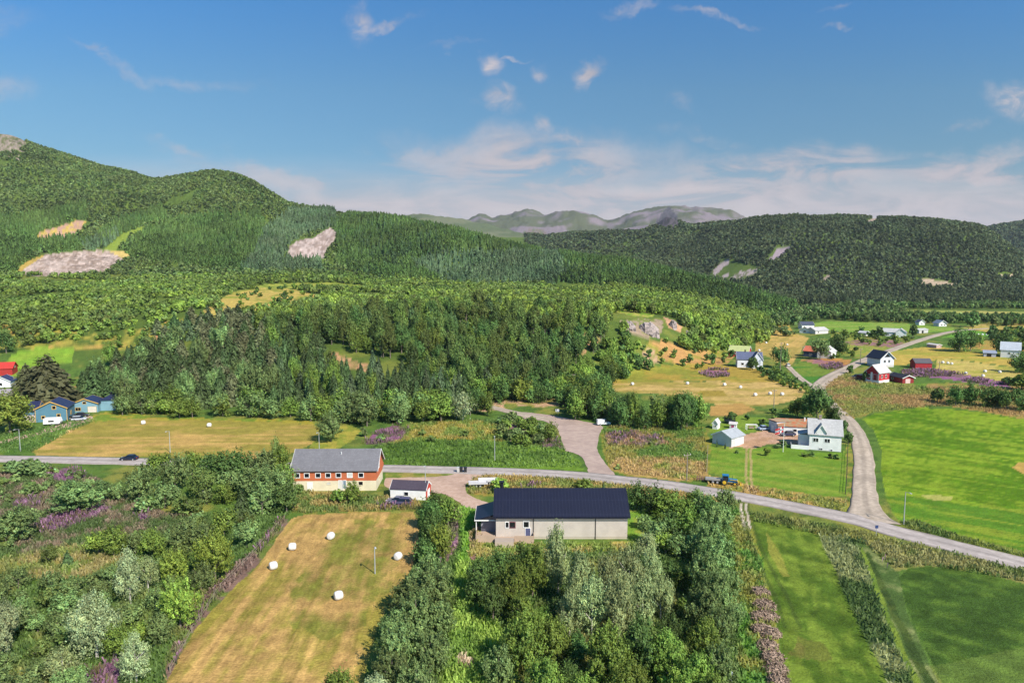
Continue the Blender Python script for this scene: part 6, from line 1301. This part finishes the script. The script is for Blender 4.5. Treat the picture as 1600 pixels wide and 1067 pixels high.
# hilltop
scatter([(395, 520), (440, 490), (560, 476), (700, 466), (830, 464), (880, 458), (960, 448), (1080, 462), (1180, 490), (1212, 512), (1200, 535), (1150, 548), (1090, 556), (1060, 545), (1078, 520), (1050, 495), (965, 486), (955, 510), (900, 505), (760, 496), (600, 500), (470, 508)], 330, 780, 5.6, {'green': 4, 'lime': 2.4, 'birch': 3, 'dark': 1.2}, (5, 8), (.72, .95), 'bright leafy tree on top of the wooded hill', 'leafy trees on the hill top', 31, holes=[[(980, 496), (1060, 498), (1070, 530), (1000, 540), (975, 520)]])
scatter([(970, 560), (1000, 530), (1080, 530), (1150, 555), (1120, 575), (1010, 580)], 290, 430, 9, {'dark': 2, 'green': 3}, (3, 6), (.8, 1.1), 'leafy tree on the orange slope under the rock face', 'trees on the orange slope', 32, dens=.75)
scatter([(930, 560), (975, 515), (1000, 545), (1005, 580), (960, 585)], 290, 430, 6, {'dark': 2, 'green': 3}, (4, 7), (.8, 1.1), 'leafy tree on the right face of the wooded hill below the rocks', 'trees below the rocks', 33)
# scrub of the left slope
dry = [(345, 466), (372, 454), (440, 447), (500, 462), (503, 470), (450, 478), (395, 492), (345, 492)]
scatter([(-80, 430), (560, 430), (830, 438), (900, 462), (700, 464), (560, 474), (470, 500), (400, 515), (330, 480), (250, 500), (120, 520), (-80, 540)], 330, 900, 6.2, {'birch': 5, 'green': 3, 'lime': 1.5, 'willow': 1}, (3.6, 6.2), (.9, 1.25), 'birch bush on the scrubby left slope', 'scrub of the left slope', 34, holes=[dry, [(380, 450), (420, 444), (520, 442), (590, 450), (560, 456), (480, 452)]], patch=(60, .34))
scatter([(-80, 545), (0, 525), (120, 515), (240, 500), (330, 485), (400, 500), (330, 530), (240, 545), (110, 545)], 320, 560, 7, {'green': 3, 'lime': 2.4, 'birch': 3}, (2.4, 4.6), (1, 1.3), 'lime-green bush on the dry yellow slope', 'bushes on the dry yellow slope', 35, dens=.8, patch=(45, .40))
scatter([(240, 520), (330, 500), (380, 500), (420, 520), (400, 560), (330, 548), (250, 545)], 330, 470, 8.5, {'spruce': 4, 'sitka': 2, 'blue': 1.5, 'willow': 1}, (8, 11.5), (.55, .75), 'grey-green spruce on the rise above the dark stand', 'spruces on the rise', 36)
scatter(dry, 420, 700, 14, {'dark': 1, 'green': 1}, (2.5, 4), (1, 1.3), 'lone bush on the dry meadow', 'bushes on the dry meadow', 37, dens=.3)
# valley trees
scatter([(1205, 505), (1235, 486), (1330, 480), (1470, 478), (1660, 476), (1660, 482), (1540, 483), (1420, 483), (1330, 486), (1300, 498), (1250, 505), (1215, 515)], 450, 1020, 8.5, {'hillbirch': 3, 'dark': 2, 'willow': 1}, (6, 10), (.7, .95), 'leafy tree in the wide valley belt below the forested hill', 'valley belt trees', 41)
scatter([(1290, 498), (1400, 494), (1500, 498), (1600, 500), (1660, 500), (1660, 508), (1560, 510), (1530, 505), (1460, 506), (1340, 503)], 520, 800, 7.5, {'dark': 3, 'hillbirch': 2, 'willow': 1}, (5, 9), (.75, 1), 'leafy tree in the belt behind the bright green field', 'tree belt behind the bright field', 42)
scatter([(1300, 486), (1420, 483), (1400, 490), (1480, 494), (1660, 498), (1660, 501), (1290, 499)], 560, 1000, 11, {'hillbirch': 3, 'willow': 2}, (4, 7), (.8, 1.1), 'low tree in the valley fields', 'valley belt trees', 43, dens=.7)
scatter([(1300, 520), (1340, 518), (1380, 530), (1440, 530), (1400, 542), (1350, 545), (1320, 560), (1290, 565)], 360, 620, 8, {'dark': 2, 'green': 2, 'willow': 1}, (1.8, 4), (1, 1.3), 'garden bush among the white houses by the road', 'garden bushes by the road', 44, dens=.55)
scatter([(1540, 520), (1660, 515), (1660, 575), (1600, 572), (1590, 540), (1545, 532)], 340, 640, 8, {'dark': 3, 'green': 2}, (4, 7.5), (.8, 1.1), 'leafy tree at the right edge of the valley', 'trees at the right edge', 45, dens=.7)
scatter([(1360, 600), (1450, 604), (1440, 622), (1380, 626)], 260, 340, 7, {'bush': 2, 'green': 1}, (1, 2.2), (1.1, 1.4), 'bush on the orange meadow below the red houses', 'bushes on the orange meadow', 46, dens=.3)
scatter([(1570, 600), (1660, 598), (1660, 625), (1580, 620)], 240, 330, 6, {'dark': 2, 'green': 1}, (3, 5), (1, 1.2), 'shrub at the right edge above the tree row', 'shrubs above the tree row', 47)
# plantations and hill woods
CUT1 = [(16, 430), (42, 407), (70, 397), (130, 391), (192, 390), (208, 403), (180, 414), (174, 426), (120, 430), (60, 434)]
CUT2 = [(48, 376), (64, 361), (100, 351), (122, 343), (136, 345), (130, 360), (104, 374), (70, 378)]
CUT3 = [(448, 404), (451, 383), (470, 373), (490, 371), (504, 361), (516, 355), (528, 362), (523, 378), (511, 392), (507, 407), (480, 406)]
TRK = [(158, 394), (190, 366), (226, 352), (230, 358), (200, 372), (180, 392)]
PLS = [[(516, 350), (545, 338), (600, 335), (690, 345), (770, 366), (850, 392), (945, 404), (1055, 424), (1160, 450), (1245, 482), (1200, 492), (1120, 476), (1080, 465), (1000, 452), (870, 442), (780, 447), (700, 442), (640, 437), (600, 440), (545, 425), (522, 410), (528, 380)],
       [(-90, 372), (0, 345), (80, 330), (134, 318), (137, 345), (104, 352), (48, 378), (0, 395), (-90, 402)], [(-90, 400), (0, 393), (48, 376), (104, 372), (150, 384), (120, 392), (60, 396), (18, 428), (-90, 434)],
       [(148, 372), (190, 346), (255, 322), (262, 345), (226, 352), (190, 366), (160, 384)], [(180, 398), (230, 360), (290, 342), (410, 332), (414, 360), (398, 395), (378, 425), (300, 418), (205, 405)]]
BLU_ = [[(372, 425), (398, 398), (412, 362), (452, 330), (522, 330), (528, 352), (470, 370), (448, 386), (446, 404), (508, 408), (500, 424)], [(640, 412), (700, 396), (870, 398), (890, 430), (860, 446), (760, 448), (690, 442)], [(118, 384), (150, 372), (190, 360), (178, 380), (140, 394)]]
HO_ = [CUT1, CUT2, CUT3, TRK, [(-90, 190), (26, 200), (44, 228), (28, 238), (-90, 244)]]
for i, p in enumerate(PLS): scatter(p, 560, 1700, 6.4, {'plant': 8, 'spruce': 2.5, 'blue': .4} if i == 0 else {'plant': 9, 'spruce': 1}, (10.5, 14), (.42, .55), 'spruce in the big plantation on the ridge' if i == 0 else 'spruce in the plantations on the left hill', 'plantation', 51 + i, holes=HO_ + ([BLU_[1]] if i == 0 else []), keep=False)
for i, p in enumerate(BLU_): scatter(p, 560, 1600, 6.2, {'blue': 6, 'spruce': 2}, (9, 13), (.42, .55), 'grey-green spruce in the older stand', 'plantation', 61 + i, holes=HO_, keep=False)
scatter([(-120, 170), (2000, 170), (2000, 432), (560, 432), (-120, 434)], 660, 1820, 7.9, {'hillbirch': 6, 'birch': 2, 'dark': 1.6, 'lime': .5}, (3.8, 6.8), (.92, 1.22), 'birch on the left hillside', 'hill birches', 71, patch=(70, .22), holes=HO_ + PLS + BLU_ + [[(1000, 100), (2000, 100), (2000, 500), (1000, 500)]], keep=False)
RH_ = [[(1108, 432), (1130, 404), (1188, 418), (1182, 432), (1150, 440)], [(1196, 410), (1215, 384), (1236, 386), (1212, 408)], [(1430, 440), (1440, 435), (1470, 437), (1498, 444), (1490, 449), (1450, 447)], [(1552, 433), (1566, 427), (1586, 428), (1584, 435)], [(1352, 344), (1368, 340), (1374, 346), (1356, 350)], [(1280, 439), (1298, 427), (1302, 432), (1286, 442)]]
scatter([(990, 300), (1660, 300), (1660, 478), (1240, 480), (1100, 440), (990, 420)], 1000, 1760, 7.9, {'farbirch': 6, 'blue': 2.2, 'dark': .8}, (5.5, 9), (.85, 1.1), 'tree of the forested hill across the valley', 'far hill wood', 72, holes=RH_ + [[(1020, 356), (1030, 341), (1045, 334), (1060, 345), (1062, 356)]], keep=False)
scatter([(820, 355), (1000, 340), (1200, 320), (1200, 420), (1000, 412), (880, 398), (820, 380)], 1700, 2700, 14, {'farbirch': 4, 'blue': 1}, (7, 11), (1.1, 1.4), 'tree of the distant ridge', 'far hill wood', 73, holes=[[(1020, 356), (1030, 341), (1045, 334), (1060, 345), (1062, 356)], [(815, 366), (828, 356), (858, 358), (858, 370)]], keep=False, dens=.85)
scatter([(1500, 330), (1700, 320), (1700, 440), (1560, 400)], 2000, 3000, 17, {'farbirch': 3, 'blue': 1}, (9, 13), (1.1, 1.4), 'tree of the distant ridge', 'far hill wood', 74, keep=False)
scatter([(1200, 470), (1660, 452), (1660, 478), (1240, 482)], 900, 1200, 8, {'spruce': 2, 'blue': 1, 'farbirch': 2}, (9, 14), (.5, .7), 'tree of the forested hill across the valley', 'far hill wood', 75, keep=False)

# ------------------------------------------------------------------ the trees become objects; what is too many becomes forest
def px_h(t): return t[5] / t[2] * F * .64
def lod(t, conif):
    p = px_h(t)
    if conif: return 6000 if p > 36 else 3000 if p > 22 else 1300 if p > 13 else 300 if p > 9.5 else 110 if p > 7 else 34
    return 9000 if p > 44 else 5500 if p > 28 else 2000 if p > 17 else 420 if p > 11 else 110 if p > 6.5 else 44
order = sorted(range(len(TREES)), key=lambda i: (-TREES[i][8], -TREES[i][4] * TREES[i][5] / TREES[i][2] ** 2))
cnt = {}; forest = {}; n_ind = 0
for i in order:
    t = TREES[i]; kind, x, y, z, w, h, label, group, exp = t; nm, g_ = KINDS[kind][:2]; con = g_ is conifer
    if nm in ('silver_willow', 'aspen_tree') and not exp: nm = 'broadleaf_tree'
    c = cnt.get(nm, 0)
    if exp or (c < 285 and px_h(t) > 9.5 and y < 640 and group not in ('plantation', 'hill birches', 'far hill wood')):
        cnt[nm] = c + 1; n_ind += 1; var = int(rng.integers(0, 5)); N_ = lod(t, con); rz = rng.uniform(0, 6.28)
        cat = {'bush': 'bush'}.get(nm, 'tree')
        if px_h(t) > 13.2:
            r_ = empty(nm, (x, y, z - .05), rz, label=label, cat=cat, group=group); r_.scale = (w, w, h)
            link('crown', crown_mesh(kind, var, N_), r_); link('trunk', trunk_mesh(kind, var % 3), r_)
        else:
            o = link(nm, whole_mesh(kind, var, N_), None, (x, y, z - .05)); o.rotation_euler = (0, 0, rz); o.scale = (w, w, h); tag(o, label, cat, group)
    else:
        grp = 'far_wood' if group == 'far hill wood' else 'spruce_forest' if con else 'pine_forest' if kind == 'pine' else 'leafy_forest'
        forest.setdefault(grp, []).append(t)
FLAB = {'far_wood': 'distant forest covering the hill across the valley', 'spruce_forest': 'dense spruce forest on the hill and left slopes', 'pine_forest': 'pine wood on the face of the low hill', 'leafy_forest': 'birch and leafy wood on the hill top and left slopes'}
for grp, ts in forest.items():
    bl = {}
    for t in ts:
        con = KINDS[t[0]][1] is conifer; k = (t[0], int(rng.integers(0, 4)), min(lod(t, con), 1300 if con else 1000)); bl.setdefault(k, []).append(t)
    VV, CC = [], []
    for (kind, var, N_), tt in bl.items():
        V, c = proto(kind, var, N_); A = np.array([[t[1], t[2], t[3], t[4], t[5]] for t in tt]); a = rng.uniform(0, 6.28, len(tt))
        ca, sa = np.cos(a)[:, None], np.sin(a)[:, None]
        x = (V[None, :, 0] * ca - V[None, :, 1] * sa) * A[:, 3:4] + A[:, 0:1]; y = (V[None, :, 0] * sa + V[None, :, 1] * ca) * A[:, 3:4] + A[:, 1:2]; zz = V[None, :, 2] * A[:, 4:5] + A[:, 2:3] - .1
        VV.append(np.stack([x, y, zz], -1).reshape(-1, 3))
        patchy = .45 + 1.1 * fbm(A[:, 0], A[:, 1], 60, 77, 4, .6)
        tint = (rng.uniform(.72, 1.28, (len(tt), 1)) * patchy[:, None] * np.array([1 + .22 * (fbm(A[:, 0], A[:, 1], 30, 78, 2) - .5), np.ones(len(tt)), np.ones(len(tt))]).T)
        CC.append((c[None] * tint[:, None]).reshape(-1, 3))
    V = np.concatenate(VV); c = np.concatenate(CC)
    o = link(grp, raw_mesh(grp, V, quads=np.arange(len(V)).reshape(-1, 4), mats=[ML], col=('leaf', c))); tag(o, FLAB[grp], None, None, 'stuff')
    print('FOREST', grp, len(ts), 'trees', len(V) // 4, 'quads')
print('INDIVIDUAL TREES', n_ind, cnt)
# ------------------------------------------------------------------ tall grass, reeds and fireweed
MGR, n, b = mat('grass_blades'); at = n.node('ShaderNodeAttribute'); at.attribute_name = 'leaf'
df = n.node('ShaderNodeBsdfDiffuse'); tl = n.node('ShaderNodeBsdfTranslucent'); mx = n.node('ShaderNodeMixShader'); mx.inputs[0].default_value = .4
for q in (df, tl): n.link(at.outputs['Color'], q.inputs[0])
n.link(df.outputs[0], mx.inputs[1]); n.link(tl.outputs[0], mx.inputs[2]); n.link(mx.outputs[0], n.n['Material Output'].inputs[0]); n.n.remove(b)
def tufts(polys, dens, h, w, colf, holes=(), seed=0, road_clear=True, patch=None):
    r = np.random.default_rng(seed); VV, CC = [], []
    for poly in polys:
        G_ = np.array([ground(*p)[:2] for p in poly]); x0, y0 = G_.min(0); x1, y1 = G_.max(0)
        k = int((x1 - x0) * (y1 - y0) * dens); X = r.uniform(x0, x1, k); Y = r.uniform(y0, y1, k); m = pip(X, Y, [tuple(p) for p in G_])
        X, Y = X[m], Y[m]; Z = height(X, Y); u, v_ = proj(X, Y, Z); m = np.ones(len(X), bool)
        for h_ in holes: m &= ~pip(u, v_, h_)
        if patch: m &= fbm(X, Y, patch[0], seed, 3) > patch[1]
        X, Y, Z = X[m], Y[m], Z[m]
        if road_clear and len(X):
            ok = np.ones(len(X), bool)
            for a, b_, c_ in ROADXY:
                if x0 - 9 < a < x1 + 9 and y0 - 9 < b_ < y1 + 9: ok &= (X - a) ** 2 + (Y - b_) ** 2 > (c_ + .5) ** 2
            for a, b_, c_ in BUILT:
                if x0 - 9 < a < x1 + 9 and y0 - 9 < b_ < y1 + 9: ok &= (X - a) ** 2 + (Y - b_) ** 2 > (c_ - .9) ** 2
            X, Y, Z = X[ok], Y[ok], Z[ok]
        k = len(X)
        if not k: continue
        a = r.uniform(0, 6.28, k); hh_ = r.uniform(*h, k); ww = r.uniform(*w, k) / 2; lean = r.normal(size=(k, 2)) * hh_[:, None] * .35
        B0 = np.stack([X, Y, Z], -1); d = np.stack([np.cos(a), np.sin(a), np.zeros(k)], -1) * ww[:, None]; T_ = B0 + np.concatenate([lean, hh_[:, None]], 1)
        VV.append(np.stack([B0 - d * .6, B0 + d * .6, T_ + d, T_ - d], 1).reshape(-1, 3))
        CC.append(colf(X, Y, r))
    return np.concatenate(VV), np.concatenate(CC)
def grasscol(X, Y, r):
    c = bil(C, X, Y) * r.uniform(1.2, 2.1, (len(X), 1)); c = c * .76 + c.mean(1, keepdims=True) * .24; return np.repeat(c, 4, 0)
def pinkcol(X, Y, r):
    k = len(X); base = 1.3 * S(178, 130, 164)[None] * r.uniform(.6, 1.25, (k, 1)); low = S(110, 132, 66)[None] * r.uniform(.7, 1.2, (k, 1))
    gone = (r.uniform(size=k) < .45)[:, None]; base = np.where(gone, S(150, 128, 100)[None] * r.uniform(.7, 1.2, (k, 1)), base)
    return np.stack([low, low, base, base], 1).reshape(-1, 3)
LOTS = [[(806, 643), (868, 650), (930, 662), (942, 668), (934, 700), (958, 738), (925, 745), (910, 716), (884, 704), (870, 670), (820, 654)], [(602, 745), (690, 742), (728, 733), (775, 735), (738, 749), (730, 770), (764, 786), (766, 798), (728, 794), (680, 771), (604, 764)]]
LUSH = [[(716, 880), (745, 880), (770, 905), (770, 960), (800, 1020), (820, 1110), (660, 1110), (690, 1040), (705, 940)]]
ROUGH = [[(-40, 738), (130, 738), (260, 805), (400, 800), (455, 800), (440, 822), (398, 880), (350, 926), (300, 983), (262, 1058), (240, 1110), (-60, 1110)],
         [(455, 800), (462, 772), (480, 768), (650, 780), (660, 796), (478, 802)], [(660, 790), (740, 792), (752, 830), (742, 880), (716, 890), (690, 1040), (660, 1110), (600, 1110), (640, 900)],
         [(740, 850), (1010, 850), (1085, 800), (1140, 792), (1170, 1110), (800, 1110), (770, 960)], [(730, 772), (728, 756), (745, 744), (800, 740), (900, 750), (1000, 761), (1160, 784), (1140, 795), (985, 785), (770, 772)],
         [(1280, 838), (1340, 846), (1352, 880), (1374, 940), (1398, 1000), (1428, 1062), (1448, 1110), (1408, 1110), (1378, 1044), (1340, 975), (1294, 865)], [(1140, 792), (1158, 798), (1190, 880), (1214, 990), (1222, 1110), (1150, 1110), (1156, 980), (1148, 880)],
         [(1170, 800), (1330, 828), (1480, 862), (1620, 896), (1620, 912), (1450, 884), (1400, 888), (1350, 850), (1180, 815)], [(1390, 818), (1420, 828), (1500, 848), (1620, 880), (1620, 872), (1500, 838), (1430, 814)]]
MIDR = [[(560, 722), (590, 694), (640, 662), (740, 656), (820, 655), (870, 668), (884, 704), (912, 730), (760, 730), (600, 726)], [(942, 672), (960, 664), (1100, 668), (1106, 740), (1080, 750), (980, 740), (950, 730)], [(1106, 745), (1170, 760), (1232, 770), (1300, 780), (1330, 782), (1330, 800), (1250, 788), (1150, 767), (1106, 758)], [(-40, 708), (-40, 680), (60, 668), (130, 652), (152, 656), (80, 690), (50, 706)], [(1270, 612), (1326, 655), (1362, 644), (1480, 634), (1600, 652), (1600, 606), (1440, 604), (1345, 595), (1322, 582)]]
parts = [tufts(LUSH, 16, (.5, 1.0), (.14, .3), grasscol, seed=1), tufts(ROUGH, 9, (.3, .8), (.14, .32), grasscol, holes=LOTS, seed=2), tufts(MIDR, 3.2, (.3, .75), (.2, .42), grasscol, holes=LOTS, seed=3)]
V = np.concatenate([p[0] for p in parts]); c = np.concatenate([p[1] for p in parts]); print('GRASS', len(V) // 4)
tag(link('tall_grass', raw_mesh('tall_grass', V, quads=np.arange(len(V)).reshape(-1, 4), mats=[MGR], col=('leaf', c))), 'unmown tall grass of the rough ground', None, None, 'stuff')
FW = [[(62, 744), (74, 728), (132, 734), (134, 750), (100, 754)], [(18, 794), (30, 780), (78, 778), (62, 794)], [(50, 820), (80, 806), (130, 798), (160, 788), (178, 794), (150, 810), (100, 828), (66, 838)], [(213, 808), (232, 800), (234, 813), (218, 814)],
      [(398, 858), (428, 822), (446, 806), (454, 812), (434, 838), (406, 864)], [(115, 1066), (176, 1030), (202, 1036), (184, 1078), (130, 1096)], [(702, 802), (722, 798), (718, 850), (700, 884), (690, 880)], [(680, 868), (705, 862), (712, 884), (690, 894)], [(735, 832), (748, 822), (752, 850), (742, 882), (730, 872)], [(565, 694), (588, 672), (624, 664), (642, 672), (625, 688), (590, 696)],
      [(945, 680), (1000, 674), (1050, 690), (1000, 698), (950, 696)], [(568, 790), (650, 784), (660, 796), (570, 799)], [(840, 690), (866, 684), (876, 700), (850, 702)], [(1372, 872), (1384, 880), (1396, 912), (1386, 912)], [(268, 1030), (300, 965), (345, 905), (352, 910), (310, 970), (276, 1040)], [(804, 768), (830, 756), (850, 760), (836, 770)]]
FW2 = [[(1408, 580), (1450, 577), (1510, 586), (1580, 600), (1575, 606), (1480, 592), (1412, 588)], [(1090, 584), (1108, 576), (1138, 578), (1140, 588), (1112, 591)], [(1270, 568), (1312, 562), (1318, 576), (1290, 578)]]
p1 = tufts(FW, 3.4, (.9, 1.5), (.12, .26), pinkcol, seed=5, patch=(4, .52)); p2 = tufts(FW2, 2.2, (.9, 1.5), (.3, .6), pinkcol, seed=6, patch=(9, .47))
V = np.concatenate([p1[0], p2[0]]); c = np.concatenate([p1[1], p2[1]])
tag(link('fireweed_foliage', raw_mesh('fireweed', V, quads=np.arange(len(V)).reshape(-1, 4), mats=[MGR], col=('leaf', c))), 'drifts of pink flowering fireweed in the rough grass', None, None, 'stuff')
# ------------------------------------------------------------------ air
hz = MB().box(-10400, 10400, -300, 7500, float(ZG.min()) - 1.5, float(ZG.max()) + 40); me = bpy.data.meshes.new('haze'); me.from_pydata(hz.v, [], hz.f)
mh = bpy.data.materials.new('haze'); mh.use_nodes = True; n = NT(mh.node_tree); n.n.clear()
pv = n.node('ShaderNodeVolumePrincipled'); pv.inputs['Color'].default_value = (.78, .87, 1, 1); pv.inputs['Density'].default_value = 0.000032; pv.inputs['Anisotropy'].default_value = 0.0
mo = n.node('ShaderNodeOutputMaterial'); n.link(pv.outputs[0], mo.inputs['Volume']); me.materials.append(mh)
link('haze', me, kind='stuff')
